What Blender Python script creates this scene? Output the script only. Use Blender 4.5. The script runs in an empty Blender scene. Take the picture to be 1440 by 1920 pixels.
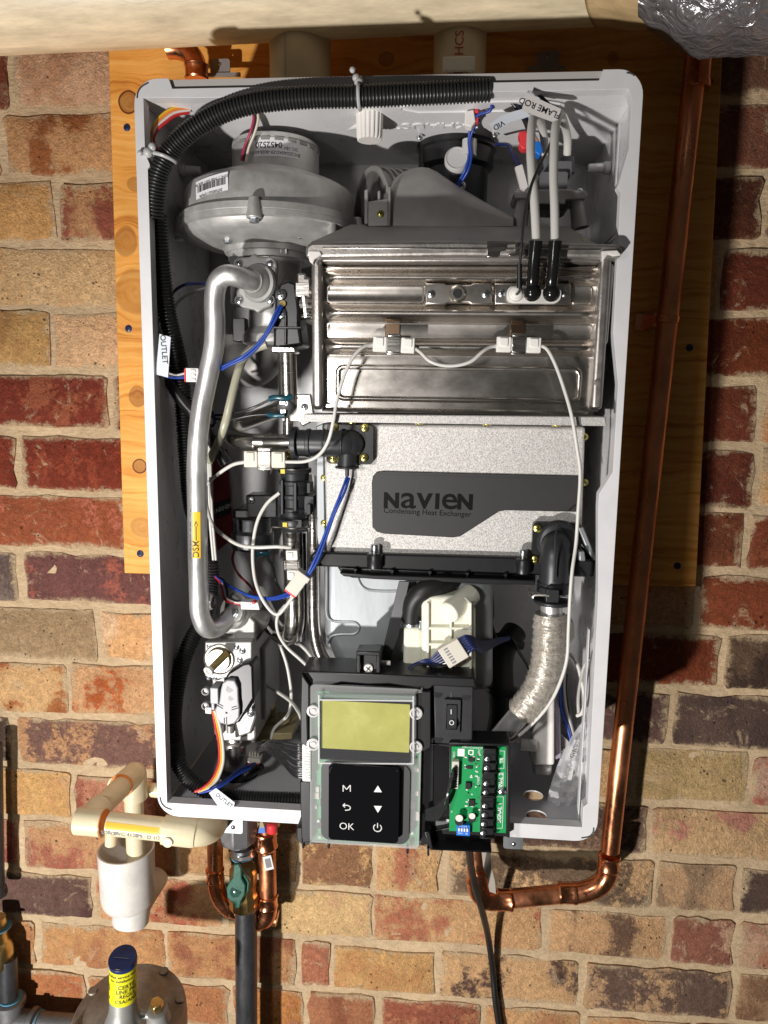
import bpy, bmesh, math, random
from mathutils import Vector, Matrix, noise
from mathutils.geometry import tessellate_polygon

random.seed(7)
sc = bpy.context.scene
col = sc.collection

# ------------------------------------------------------------------ camera
FPX = 1400.0
RR = ((0.9963845795, -0.0145509774, 0.0837020835),
      (0.0269372955, 0.9884977838, -0.1488170471),
      (-0.0805738906, 0.1505337187, 0.9853159126))
def w2b(v): return Vector((v[0], v[2], -v[1]))
RIGHT, DOWN, FWD = (w2b(r) for r in RR)
CAM = Vector((0.063439, -0.686794, 0.074977))
cd = bpy.data.cameras.new('camera')
cam = bpy.data.objects.new('camera', cd)
col.objects.link(cam)
up, back = -DOWN, -FWD
cam.matrix_world = Matrix(((RIGHT.x, up.x, back.x, CAM.x), (RIGHT.y, up.y, back.y, CAM.y), (RIGHT.z, up.z, back.z, CAM.z), (0, 0, 0, 1)))
cd.sensor_fit = 'VERTICAL'; cd.sensor_height = 24.0; cd.lens = 24.0 * FPX / 1920.0
cd.clip_start = 0.02; cd.clip_end = 50
sc.camera = cam

# ------------------------------------------------------------------ world, lamp, exposure
w = bpy.data.worlds.new('World'); sc.world = w; w.use_nodes = True
w.node_tree.nodes['Background'].inputs[0].default_value = (1.0, 0.93, 0.86, 1)
w.node_tree.nodes['Background'].inputs[1].default_value = 0.034
ld = bpy.data.lights.new('work_lamp', 'POINT')
ld.energy = 150.0; ld.shadow_soft_size = 0.035; ld.color = (1.0, 0.965, 0.93)
lamp = bpy.data.objects.new('work_lamp', ld); col.objects.link(lamp)
lamp.location = (-0.75, -1.40, -0.933)
fd = bpy.data.lights.new('interior_fill', 'SPOT'); fd.energy = 17.0; fd.shadow_soft_size = .05; fd.spot_size = math.radians(68); fd.spot_blend = 1.0; fd.color = (1.0, .97, .94)  # fill light added to lift the cabinet interior, no real torch
fill = bpy.data.objects.new('interior_fill', fd); col.objects.link(fill); fill.location = (-.31, -.80, .12)
fill.rotation_euler = (Vector((-.09, .1, -.17)) - Vector((-.31, -.80, .12))).to_track_quat('-Z', 'Y').to_euler()
sc.view_settings.view_transform = 'Standard'; sc.view_settings.look = 'None'
sc.view_settings.exposure = 0.0; sc.view_settings.gamma = 1.0
sc.render.engine = 'CYCLES'
sc.cycles.use_denoising = True
sc.cycles.max_bounces = 8; sc.cycles.transparent_max_bounces = 12
sc.cycles.caustics_reflective = False; sc.cycles.caustics_refractive = False
sc.cycles.sample_clamp_indirect = 3.0

# ------------------------------------------------------------------ rays from photo measurements to real depths
def ray(px, py): return RIGHT * ((px - 720) / FPX) + DOWN * ((py - 960) / FPX) + FWD
def P(px, py, Y):
    d = ray(px, py); return CAM + d * ((Y - CAM.y) / d.y)
def PZ(px, py, z):
    d = ray(px, py); return CAM + d * ((z - CAM.z) / d.z)
def PX(px, py, x):
    d = ray(px, py); return CAM + d * ((x - CAM.x) / d.x)
def S(px, py, Y): return (P(px, py, Y) - CAM).dot(FWD) / FPX

# ------------------------------------------------------------------ materials
MATS = {}
def lin(c):
    return tuple((x / 255 / 12.92 if x / 255 <= .04045 else ((x / 255 + .055) / 1.055) ** 2.4) for x in c) + (1,)
def N(nt, t, **kw):
    n = nt.nodes.new(t)
    for k, v in kw.items(): setattr(n, k, v)
    return n
def mat(name, c, rough=.5, metal=0, bump=0, bscale=400, var=0, vscale=60, rvar=0, coat=0, trans=0, spec=.5, stretch=None, sub=0, bdist=.001, aniso=0):
    """c: linear RGB. var: brightness variation by noise, bump: fine relief, stretch: (x,y,z) noise scale."""
    if name in MATS: return MATS[name]
    m = bpy.data.materials.new(name); m.use_nodes = True; nt = m.node_tree
    b = nt.nodes['Principled BSDF']
    c = tuple(c[:3]) + (1,)
    b.inputs['Base Color'].default_value = c; b.inputs['Roughness'].default_value = rough
    b.inputs['Metallic'].default_value = metal
    b.inputs['Specular IOR Level'].default_value = spec
    b.inputs['Coat Weight'].default_value = coat
    b.inputs['Transmission Weight'].default_value = trans
    if sub: b.inputs['Subsurface Weight'].default_value = sub; b.inputs['Subsurface Scale'].default_value = .004
    b.inputs['Anisotropic'].default_value = aniso
    if var or bump or rvar:
        tc = N(nt, 'ShaderNodeNewGeometry'); mp = N(nt, 'ShaderNodeMapping')
        nt.links.new(tc.outputs['Position'], mp.inputs[0])
        if stretch: mp.inputs['Scale'].default_value = stretch
        if var or rvar:
            nz = N(nt, 'ShaderNodeTexNoise'); nz.inputs['Scale'].default_value = vscale; nz.inputs['Detail'].default_value = 6; nz.inputs['Roughness'].default_value = .65
            nt.links.new(mp.outputs[0], nz.inputs['Vector'])
            if var:
                rmp = N(nt, 'ShaderNodeMapRange'); rmp.inputs[1].default_value = .25; rmp.inputs[2].default_value = .75
                rmp.inputs[3].default_value = 1 - var; rmp.inputs[4].default_value = 1 + var
                nt.links.new(nz.outputs[0], rmp.inputs[0])
                mx = N(nt, 'ShaderNodeMix', data_type='RGBA', blend_type='MULTIPLY'); mx.inputs[0].default_value = 1; mx.inputs[6].default_value = c
                nt.links.new(rmp.outputs[0], mx.inputs[7]); nt.links.new(mx.outputs[2], b.inputs['Base Color'])
            if rvar:
                r2 = N(nt, 'ShaderNodeMapRange'); r2.inputs[1].default_value = .3; r2.inputs[2].default_value = .7
                r2.inputs[3].default_value = max(.02, rough - rvar); r2.inputs[4].default_value = min(1, rough + rvar)
                nt.links.new(nz.outputs[0], r2.inputs[0]); nt.links.new(r2.outputs[0], b.inputs['Roughness'])
        if bump:
            n2 = N(nt, 'ShaderNodeTexNoise'); n2.inputs['Scale'].default_value = bscale; n2.inputs['Detail'].default_value = 4
            nt.links.new(mp.outputs[0], n2.inputs['Vector'])
            bp = N(nt, 'ShaderNodeBump'); bp.inputs['Strength'].default_value = bump; bp.inputs['Distance'].default_value = bdist
            nt.links.new(n2.outputs[0], bp.inputs['Height']); nt.links.new(bp.outputs[0], b.inputs['Normal'])
    MATS[name] = m
    return m

white = mat('white_painted_steel', (.70, .69, .695), .42, var=.05, vscale=40, rvar=.1, bump=.05, bscale=60)
inner = mat('white_painted_inside', (.81, .80, .80), .3, var=.05, vscale=18, rvar=.08)
galv = mat('galvanised_sheet', (.34, .355, .37), .42, .6, var=.25, vscale=11, stretch=(1.4, 1, .5), rvar=.1, bump=.06, bscale=120)  # tonal blotches painted in for soft dark reflections
cast = mat('cast_aluminium', (.60, .59, .57), .46, .55, var=.16, vscale=70, bump=.25, bscale=900, bdist=.0004, rvar=.08)
castd = mat('cast_aluminium_grey', (.36, .345, .33), .5, .45, var=.14, vscale=45, bump=.2, bscale=700, bdist=.0004)
diecast = mat('bright_die_casting', (.34, .335, .32), .46, .3, var=.10, vscale=90, bump=.2, bscale=600, bdist=.0004)
steel = mat('brushed_stainless', (.64, .61, .57), .22, 1, var=.08, vscale=40, stretch=(1, 1, 14), bump=.1, bscale=180, bdist=.0002, rvar=.07)
steelh = mat('stainless_sheet', (.68, .635, .585), .27, 1, var=.06, vscale=14, stretch=(.8, 1, 1.2), bump=.04, bscale=240, bdist=.0002, rvar=.07)
steeld = mat('tinted_stainless_rail', (.44, .41, .385), .40, .85, var=.16, vscale=60, bump=.35, bscale=420, bdist=.0005, rvar=.1)
alu = mat('aluminium_tube_metal', (.74, .73, .715), .38, .8, var=.24, vscale=55, stretch=(1, 1, .35), bump=.3, bscale=320, bdist=.0004, rvar=.14)
black = mat('black_plastic', (.011, .011, .012), .36, var=.2, vscale=80, bump=.1, bscale=900, bdist=.0002)
blackr = mat('black_conduit_plastic', (.024, .024, .024), .36, var=.15, vscale=120)
blackg = mat('black_nylon_grey', (.022, .023, .026), .40, var=.15, vscale=60, bump=.12, bscale=800, bdist=.0003)
gloss = mat('gloss_black_panel', (.005, .005, .006), .05, coat=.6)
nameblack = mat('satin_black_nameplate', (.030, .029, .028), .48, var=.08, vscale=120, bump=.1, bscale=1600, bdist=.0001)
glossr = mat('gloss_rubber', (.010, .010, .010), .16)
rubber = mat('black_rubber', (.010, .010, .010), .48, var=.25, vscale=40)
copper = mat('copper', (.72, .30, .15), .34, 1, var=.42, vscale=34, rvar=.17, bump=.06, bscale=90, stretch=(1, 1, .5))
copperd = mat('copper_fitting_metal', (.74, .30, .15), .24, 1, var=.28, vscale=60, rvar=.12, bump=.12, bscale=200)
brass = mat('brass', (.68, .49, .20), .34, 1, var=.2, vscale=80, bump=.3, bscale=260)
brassd = mat('yellow_brass_fitting', (.55, .42, .15), .4, .8, var=.15, vscale=90)
iron = mat('black_iron', (.085, .085, .09), .38, .6, var=.45, vscale=70, bump=.3, bscale=300, stretch=(1, 1, .4))
ironz = mat('grey_malleable_iron', (.22, .22, .225), .5, .6, var=.22, vscale=60, bump=.5, bscale=700)
regm = mat('regulator_casting', (.36, .30, .245), .5, .45, var=.35, vscale=60, bump=.5, bscale=380)
cream = mat('cream_cpvc', (.84, .74, .50), .36, var=.12, vscale=40)
pvc = mat('old_white_pvc', (.80, .67, .46), .42, var=.30, vscale=75, stretch=(.22, 1, 1), bump=.45, bscale=220, bdist=.0008, rvar=.12)
pvcw = mat('white_pvc', (.80, .77, .72), .36, var=.14, vscale=45)
pvct = mat('shaded_tan_pvc', (.58, .46, .31), .42, var=.14, vscale=30)  # tan pvc, colour lowered for the shadow over the vent pipes
milk = mat('milky_polypropylene', (.80, .79, .66), .34, var=.05, vscale=30, sub=.25)
offw = mat('offwhite_ceramic', (.80, .78, .73), .5, var=.05, vscale=200)
nylon = mat('white_nylon', (.83, .80, .76), .42, var=.04, vscale=60)
clearn = mat('natural_nylon', (.72, .71, .70), .3, trans=.25)
papr = mat('white_label_paper', (.80, .80, .82), .5)
paprg = mat('grey_label_tape', (.62, .66, .72), .4)
paprw = mat('pale_label_tape', (.72, .68, .66), .45)  # warm off-white tape
yell = mat('yellow_label', (.85, .52, .015), .45)
lemon = mat('lemon_label', (.88, .82, .015), .45)
redl = mat('red_label', (.28, .02, .025), .5)
ink = mat('print_ink', (.02, .02, .022), .6)
inkr = mat('red_print', (.35, .05, .05), .6)
inkg = mat('grey_print', (.25, .25, .26), .6)
inkw = mat('white_print', (.82, .82, .80), .5)
zinc = mat('zinc_screw', (.66, .69, .72), .28, 1, var=.1, vscale=300)
gold = mat('yellow_zinc_screw', (.70, .62, .16), .28, 1, var=.15, vscale=300)
dark = mat('dark_recess', (.006, .006, .006), .7)
wblue = mat('blue_wire', (.015, .055, .32), .36)
wnavy = mat('navy_wire', (.014, .022, .10), .4)
wred = mat('red_wire', (.55, .03, .03), .36)
wyel = mat('yellow_wire', (.75, .42, .02), .36)
wora = mat('orange_wire', (.75, .22, .05), .36)
wwht = mat('white_wire', (.66, .64, .60), .4)
wblk = mat('black_wire', (.024, .024, .025), .26)
wpink = mat('brown_pink_wire', (.45, .22, .14), .4)
wgry = mat('grey_wire', (.45, .43, .40), .4)
redp = mat('red_connector_plastic', (.80, .05, .06), .4)
bluep = mat('blue_connector_plastic', (.01, .17, .65), .4)
tealp = mat('teal_terminal_sleeve', (.015, .085, .12), .25, trans=.2)
green = mat('green_solder_mask', (.015, .30, .09), .32, var=.10, vscale=150)
greenh = mat('green_handle_paint', (.012, .10, .065), .4, var=.25, vscale=120, bump=.2, bscale=500)
navyc = mat('navy_cap_plastic', (.015, .03, .12), .35)
beigec = mat('beige_connector', (.62, .58, .50), .45)
tube_cl = mat('pale_silicone_tube', (.62, .60, .45), .25, trans=.35)
tan = mat('tan_plastic', (.33, .27, .14), .45, var=.15, vscale=60)
lcdm = mat('lcd_glass', (.44, .43, .10), .2, var=.13, vscale=38, rvar=.12, coat=.3)
greyp = mat('grey_plastic', (.36, .365, .38), .42)
mgrey = mat('dark_grey_potting', (.13, .13, .135), .45, var=.1, vscale=60)
gskt = mat('white_gasket', (.80, .76, .72), .7, var=.12, vscale=90)
kraft = mat('kraft_paper', (.52, .37, .19), .6, var=.25, vscale=60, stretch=(.3, 2, 2))
brn = mat('brown_gasket', (.25, .14, .07), .6)

def clearmat(name, c, a, rough=.06):
    m = bpy.data.materials.new(name); m.use_nodes = True; nt = m.node_tree
    for n in list(nt.nodes): nt.nodes.remove(n)
    o = N(nt, 'ShaderNodeOutputMaterial'); mix = N(nt, 'ShaderNodeMixShader'); t = N(nt, 'ShaderNodeBsdfTransparent')
    p = N(nt, 'ShaderNodeBsdfPrincipled'); p.inputs['Base Color'].default_value = c; p.inputs['Roughness'].default_value = rough
    lw = N(nt, 'ShaderNodeLayerWeight'); lw.inputs[0].default_value = .35
    mr = N(nt, 'ShaderNodeMapRange'); mr.inputs[3].default_value = a; mr.inputs[4].default_value = min(1, a + .3)
    nt.links.new(lw.outputs['Facing'], mr.inputs[0]); nt.links.new(mr.outputs[0], mix.inputs[0])
    nt.links.new(t.outputs[0], mix.inputs[1]); nt.links.new(p.outputs[0], mix.inputs[2]); nt.links.new(mix.outputs[0], o.inputs[0])
    MATS[name] = m; return m
clear = clearmat('clear_polycarbonate', (.5, .5, .52, 1), .02)
frost = clearmat('frosted_clear_housing', (.85, .86, .85, 1), .13, .2)
bagm = clearmat('clear_polythene', (.85, .85, .87, 1), .42, .1)

# speckled silver coat of the heat exchanger
def speckle():
    m = bpy.data.materials.new('speckled_silver_coat'); m.use_nodes = True; nt = m.node_tree; b = nt.nodes['Principled BSDF']
    g = N(nt, 'ShaderNodeNewGeometry'); v = N(nt, 'ShaderNodeTexNoise'); v.inputs['Scale'].default_value = 1150; v.inputs['Detail'].default_value = 3
    nt.links.new(g.outputs['Position'], v.inputs['Vector'])
    r = N(nt, 'ShaderNodeValToRGB'); e = r.color_ramp.elements
    e[0].position = .34; e[0].color = (.36, .345, .33, 1); e[1].position = .66; e[1].color = (.78, .755, .72, 1)
    nt.links.new(v.outputs[0], r.inputs[0])
    hs = N(nt, 'ShaderNodeTexNoise'); hs.inputs['Scale'].default_value = 700; nt.links.new(g.outputs['Position'], hs.inputs['Vector'])
    mx = N(nt, 'ShaderNodeMix', data_type='RGBA', blend_type='SOFT_LIGHT'); mx.inputs[0].default_value = .25
    nt.links.new(r.outputs[0], mx.inputs[6]); nt.links.new(hs.outputs['Color'], mx.inputs[7]); nt.links.new(mx.outputs[2], b.inputs['Base Color'])
    b.inputs['Metallic'].default_value = .25; b.inputs['Roughness'].default_value = .5
    bp = N(nt, 'ShaderNodeBump'); bp.inputs['Strength'].default_value = .5; bp.inputs['Distance'].default_value = .0004
    nt.links.new(v.outputs[0], bp.inputs['Height']); nt.links.new(bp.outputs[0], b.inputs['Normal'])
    return m
silver = speckle()

def brickmat():
    m = bpy.data.materials.new('weathered_brick'); m.use_nodes = True; nt = m.node_tree; b = nt.nodes['Principled BSDF']; L = nt.links.new
    def mth(op, a, c=None, d=None, cl=False):
        n = N(nt, 'ShaderNodeMath', operation=op, use_clamp=cl)
        for i, q in enumerate((a, c, d)):
            if q is None: continue
            if isinstance(q, (int, float)): n.inputs[i].default_value = q
            else: L(q, n.inputs[i])
        return n.outputs[0]
    def rng(x, a, c, lo=0.0, hi=1.0):
        n = N(nt, 'ShaderNodeMapRange'); n.interpolation_type = 'SMOOTHSTEP'; L(x, n.inputs[0])
        for i, q in enumerate((a, c, lo, hi)): n.inputs[i + 1].default_value = q
        return n.outputs[0]
    def nse(v, sc_, det=6, ro=.65, dist=0):
        n = N(nt, 'ShaderNodeTexNoise'); n.inputs['Scale'].default_value = sc_; n.inputs['Detail'].default_value = det; n.inputs['Roughness'].default_value = ro; n.inputs['Distortion'].default_value = dist
        L(v, n.inputs['Vector']); return n.outputs[0]
    def mix(f, a, c, blend='MIX'):
        n = N(nt, 'ShaderNodeMix', data_type='RGBA', blend_type=blend)
        for i, q in ((0, f), (6, a), (7, c)):
            if isinstance(q, (int, float, tuple)): n.inputs[i].default_value = q
            else: L(q, n.inputs[i])
        return n.outputs[2]
    a1 = N(nt, 'ShaderNodeAttribute', attribute_type='OBJECT', attribute_name='tint_one').outputs['Color']
    a2 = N(nt, 'ShaderNodeAttribute', attribute_type='OBJECT', attribute_name='tint_two').outputs['Color']
    rnd = N(nt, 'ShaderNodeObjectInfo').outputs['Random']; tc = N(nt, 'ShaderNodeTexCoord')
    cb = N(nt, 'ShaderNodeCombineXYZ'); L(rnd, cb.inputs[0]); L(rnd, cb.inputs[2])
    s3 = N(nt, 'ShaderNodeVectorMath', operation='SCALE'); s3.inputs['Scale'].default_value = 40; L(cb.outputs[0], s3.inputs[0])
    ad = N(nt, 'ShaderNodeVectorMath', operation='ADD'); L(tc.outputs['Object'], ad.inputs[0]); L(s3.outputs[0], ad.inputs[1]); v = ad.outputs[0]
    mp = N(nt, 'ShaderNodeMapping'); mp.inputs['Scale'].default_value = (1, 1, .22); L(v, mp.inputs[0])
    low = nse(v, 17, 5, .6); spk = nse(v, 130, 6, .75, .4); band = nse(mp.outputs[0], 22, 2, .5)
    f = mth('ADD', mth('MULTIPLY', low, .45), mth('ADD', mth('MULTIPLY', spk, .27), mth('MULTIPLY', band, .28)))
    col_ = mix(rng(f, .505, .57), a1, a2)
    col_ = mix(1.0, col_, rng(spk, .28, .72, .78, 1.28), 'MULTIPLY')
    fine = nse(v, 420, 4, .7); col_ = mix(1.0, col_, rng(fine, .3, .7, .78, 1.2), 'MULTIPLY')
    # mortar smears across the face and over the arrises
    sm = rng(nse(v, 30, 9, .8, .8), .565, .66, 0, .68)
    sp = N(nt, 'ShaderNodeSeparateXYZ'); L(tc.outputs['Generated'], sp.inputs[0])
    ex = mth('MULTIPLY', mth('MINIMUM', sp.outputs[0], mth('SUBTRACT', 1.0, sp.outputs[0])), 2.6); ez = mth('MINIMUM', sp.outputs[2], mth('SUBTRACT', 1.0, sp.outputs[2]))
    e = mth('ADD', mth('MINIMUM', ex, ez), mth('ADD', mth('MULTIPLY', mth('SUBTRACT', low, .5), .44), mth('MULTIPLY', mth('SUBTRACT', spk, .5), .34)))
    ed = rng(e, .105, -.01, 0, .92)
    mc = mix(rng(fine, .3, .7), (.52, .37, .215, 1), (.81, .61, .385, 1))
    col_ = mix(mth('MAXIMUM', sm, ed), col_, mc)
    # pits
    vo = N(nt, 'ShaderNodeTexVoronoi'); vo.inputs['Scale'].default_value = 120; L(v, vo.inputs['Vector'])
    pit = rng(mth('ADD', vo.outputs['Distance'], nse(v, 38, 2)), .46, .56)
    col_ = mix(1.0, col_, rng(pit, 0, 1, .36, 1), 'MULTIPLY')
    L(col_, b.inputs['Base Color']); b.inputs['Roughness'].default_value = .85; b.inputs['Specular IOR Level'].default_value = .3
    h = mth('ADD', mth('MULTIPLY', pit, .8), mth('ADD', mth('MULTIPLY', spk, 1.5), mth('ADD', mth('MULTIPLY', fine, .55), mth('MULTIPLY', low, 1.2))))
    bp = N(nt, 'ShaderNodeBump'); bp.inputs['Strength'].default_value = 1; bp.inputs['Distance'].default_value = .0038
    L(h, bp.inputs['Height']); L(bp.outputs[0], b.inputs['Normal'])
    return m
brickm = brickmat()
def mortarmat():
    m = bpy.data.materials.new('sandy_mortar'); m.use_nodes = True; nt = m.node_tree; b = nt.nodes['Principled BSDF']; L = nt.links.new
    g = N(nt, 'ShaderNodeNewGeometry'); mp = N(nt, 'ShaderNodeMapping'); mp.inputs['Scale'].default_value = (.7, 1, 1.3); L(g.outputs['Position'], mp.inputs[0])
    n1 = N(nt, 'ShaderNodeTexNoise'); n1.inputs['Scale'].default_value = 160; n1.inputs['Detail'].default_value = 8; n1.inputs['Roughness'].default_value = .72; L(mp.outputs[0], n1.inputs['Vector'])
    n2 = N(nt, 'ShaderNodeTexNoise'); n2.inputs['Scale'].default_value = 9; n2.inputs['Detail'].default_value = 5; L(g.outputs['Position'], n2.inputs['Vector'])
    r = N(nt, 'ShaderNodeValToRGB'); e = r.color_ramp.elements; e[0].position = .3; e[0].color = (.56, .40, .235, 1); e[1].position = .72; e[1].color = (.85, .645, .41, 1); L(n1.outputs[0], r.inputs[0])
    r2 = N(nt, 'ShaderNodeMapRange'); r2.inputs[1].default_value = .3; r2.inputs[2].default_value = .7; r2.inputs[3].default_value = .8; r2.inputs[4].default_value = 1.1; L(n2.outputs[0], r2.inputs[0])
    mu = N(nt, 'ShaderNodeMix', data_type='RGBA', blend_type='MULTIPLY'); mu.inputs[0].default_value = 1; L(r.outputs[0], mu.inputs[6]); L(r2.outputs[0], mu.inputs[7])
    L(mu.outputs[2], b.inputs['Base Color']); b.inputs['Roughness'].default_value = .9; b.inputs['Specular IOR Level'].default_value = .2
    bp = N(nt, 'ShaderNodeBump'); bp.inputs['Strength'].default_value = 1; bp.inputs['Distance'].default_value = .0045
    L(n1.outputs[0], bp.inputs['Height']); L(bp.outputs[0], b.inputs['Normal'])
    return m
mortarm = mortarmat()

def plymat(knots):
    m = bpy.data.materials.new('knotty_plywood'); m.use_nodes = True; nt = m.node_tree; b = nt.nodes['Principled BSDF']; L = nt.links.new
    g = N(nt, 'ShaderNodeNewGeometry')
    def val(op, a, c=None, clampv=False):
        n = N(nt, 'ShaderNodeMath', operation=op, use_clamp=clampv)
        for i, q in enumerate((a, c)):
            if q is None: continue
            if isinstance(q, (int, float)): n.inputs[i].default_value = q
            else: L(q, n.inputs[i])
        return n.outputs[0]
    nz = N(nt, 'ShaderNodeTexNoise'); nz.inputs['Scale'].default_value = 14; nz.inputs['Detail'].default_value = 4; L(g.outputs['Position'], nz.inputs['Vector'])
    sx = N(nt, 'ShaderNodeSeparateXYZ'); L(g.outputs['Position'], sx.inputs[0])
    total_k = None; bend = None
    for (c, r, dk, ks) in knots:
        df = N(nt, 'ShaderNodeVectorMath', operation='SUBTRACT'); L(g.outputs['Position'], df.inputs[0]); df.inputs[1].default_value = c
        sc_ = N(nt, 'ShaderNodeVectorMath', operation='MULTIPLY'); L(df.outputs[0], sc_.inputs[0]); sc_.inputs[1].default_value = (1 / r, .02 / r, (.8 + .5 * ((r * 9173) % 1)) / r)
        ln = N(nt, 'ShaderNodeVectorMath', operation='LENGTH'); L(sc_.outputs[0], ln.inputs[0])
        d = val('ADD', ln.outputs['Value'], val('MULTIPLY', val('SUBTRACT', nz.outputs[0], .5), 1.3))
        ins = val('SUBTRACT', 1.0, val('MULTIPLY', val('SUBTRACT', d, .86), 7, True), True)     # 1 inside
        rings = val('MULTIPLY_ADD' if False else 'MULTIPLY', val('SINE', val('MULTIPLY', d, 19)), .03)
        edge = val('SUBTRACT', 1.0, val('MULTIPLY', val('ABSOLUTE', val('SUBTRACT', d, .92)), 9), True)
        kk = val('ADD', val('MULTIPLY', ins, val('ADD', ks, rings)), val('MULTIPLY', edge, dk), True)
        total_k = kk if total_k is None else val('MAXIMUM', total_k, kk)
        # grain bends round the knot
        sp = N(nt, 'ShaderNodeSeparateXYZ'); L(df.outputs[0], sp.inputs[0])
        sg = val('DIVIDE', sp.outputs[2], val('ADD', val('MULTIPLY', ln.outputs['Value'], ln.outputs['Value']), .5))
        bend = sg if bend is None else val('ADD', bend, sg)
    zz = val('ADD', val('SUBTRACT', sx.outputs[2], val('MULTIPLY', bend, .75)), val('MULTIPLY', nz.outputs[0], .03))
    cb = N(nt, 'ShaderNodeCombineXYZ'); L(val('MULTIPLY', sx.outputs[0], 5), cb.inputs[0]); L(val('MULTIPLY', zz, 150), cb.inputs[2])
    n2 = N(nt, 'ShaderNodeTexNoise'); n2.inputs['Scale'].default_value = 1.0; n2.inputs['Detail'].default_value = 7; n2.inputs['Roughness'].default_value = .66; L(cb.outputs[0], n2.inputs['Vector'])
    r = N(nt, 'ShaderNodeValToRGB'); e = r.color_ramp.elements; e[0].position = .30; e[0].color = lin((184, 104, 38)); e[1].position = .62; e[1].color = lin((249, 186, 98))
    e2 = r.color_ramp.elements.new(.45); e2.color = lin((236, 162, 72)); L(n2.outputs[0], r.inputs[0])
    n3 = N(nt, 'ShaderNodeTexNoise'); n3.inputs['Scale'].default_value = 9; n3.inputs['Detail'].default_value = 3; L(g.outputs['Position'], n3.inputs['Vector'])
    r3 = N(nt, 'ShaderNodeMapRange'); r3.inputs[1].default_value = .3; r3.inputs[2].default_value = .7; r3.inputs[3].default_value = .78; r3.inputs[4].default_value = 1.12; L(n3.outputs[0], r3.inputs[0])
    mu = N(nt, 'ShaderNodeMix', data_type='RGBA', blend_type='MULTIPLY'); mu.inputs[0].default_value = 1; L(r.outputs[0], mu.inputs[6]); L(r3.outputs[0], mu.inputs[7])
    mk = N(nt, 'ShaderNodeMix', data_type='RGBA'); L(total_k, mk.inputs[0]); L(mu.outputs[2], mk.inputs[6]); mk.inputs[7].default_value = lin((96, 44, 20))
    L(mk.outputs[2], b.inputs['Base Color']); b.inputs['Roughness'].default_value = .6; b.inputs['Specular IOR Level'].default_value = .3
    bp = N(nt, 'ShaderNodeBump'); bp.inputs['Strength'].default_value = .3; bp.inputs['Distance'].default_value = .001; L(n2.outputs[0], bp.inputs['Height']); L(bp.outputs[0], b.inputs['Normal'])
    return m

def foilmat():
    m = bpy.data.materials.new('bubble_foil'); m.use_nodes = True; nt = m.node_tree; b = nt.nodes['Principled BSDF']; L = nt.links.new
    g = N(nt, 'ShaderNodeNewGeometry'); v = N(nt, 'ShaderNodeTexNoise'); v.inputs['Scale'].default_value = 60; v.inputs['Detail'].default_value = 3; v.inputs['Distortion'].default_value = 1.2; L(g.outputs['Position'], v.inputs['Vector'])
    b.inputs['Base Color'].default_value = (.40, .385, .40, 1); b.inputs['Metallic'].default_value = .75; b.inputs['Roughness'].default_value = .28
    bp = N(nt, 'ShaderNodeBump'); bp.inputs['Strength'].default_value = 1; bp.inputs['Distance'].default_value = .0055; L(v.outputs[0], bp.inputs['Height']); L(bp.outputs[0], b.inputs['Normal'])
    return m
foil = foilmat()
def wrapmat():
    m = bpy.data.materials.new('silvered_glass_cloth'); m.use_nodes = True; nt = m.node_tree; b = nt.nodes['Principled BSDF']; L = nt.links.new
    g = N(nt, 'ShaderNodeNewGeometry')
    n = N(nt, 'ShaderNodeTexNoise'); n.inputs['Scale'].default_value = 330; n.inputs['Detail'].default_value = 3; n.inputs['Distortion'].default_value = .8; L(g.outputs['Position'], n.inputs['Vector'])
    r = N(nt, 'ShaderNodeValToRGB'); e = r.color_ramp.elements; e[0].position = .3; e[0].color = (.36, .32, .27, 1); e[1].position = .65; e[1].color = (.60, .55, .48, 1); L(n.outputs[0], r.inputs[0])
    L(r.outputs[0], b.inputs['Base Color']); b.inputs['Metallic'].default_value = .35; b.inputs['Roughness'].default_value = .3; b.inputs['Coat Weight'].default_value = .4
    bp = N(nt, 'ShaderNodeBump'); bp.inputs['Strength'].default_value = .45; bp.inputs['Distance'].default_value = .0010; L(n.outputs[0], bp.inputs['Height']); L(bp.outputs[0], b.inputs['Normal'])
    return m
wrapm = wrapmat()

# ------------------------------------------------------------------ mesh helpers
WL = {}
def frame(axis):
    a = Vector(axis).normalized()
    u = a.cross(Vector((0, 0, 1)) if abs(a.z) < .9 else Vector((1, 0, 0))).normalized()
    return u, a.cross(u).normalized(), a
def crom(pts, n=6):
    pts = [Vector(p) for p in pts]
    if len(pts) < 3: return [pts[0].lerp(pts[-1], i / n) for i in range(n + 1)]
    q = [pts[0] * 2 - pts[1]] + pts + [pts[-1] * 2 - pts[-2]]
    out = []
    for i in range(1, len(q) - 2):
        p0, p1, p2, p3 = q[i - 1:i + 3]
        for k in range(n):
            t = k / n
            out.append(.5 * ((2 * p1) + (p2 - p0) * t + (2 * p0 - 5 * p1 + 4 * p2 - p3) * t * t + (3 * p1 - p0 - 3 * p2 + p3) * t ** 3))
    out.append(pts[-1]); return out
def resample(path, step):
    out = [path[0]]; need = step
    for a, b in zip(path, path[1:]):
        L = (b - a).length; pos = 0
        while L - pos >= need:
            pos += need; out.append(a.lerp(b, pos / L)); need = step
        need -= (L - pos)
    return out
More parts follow.
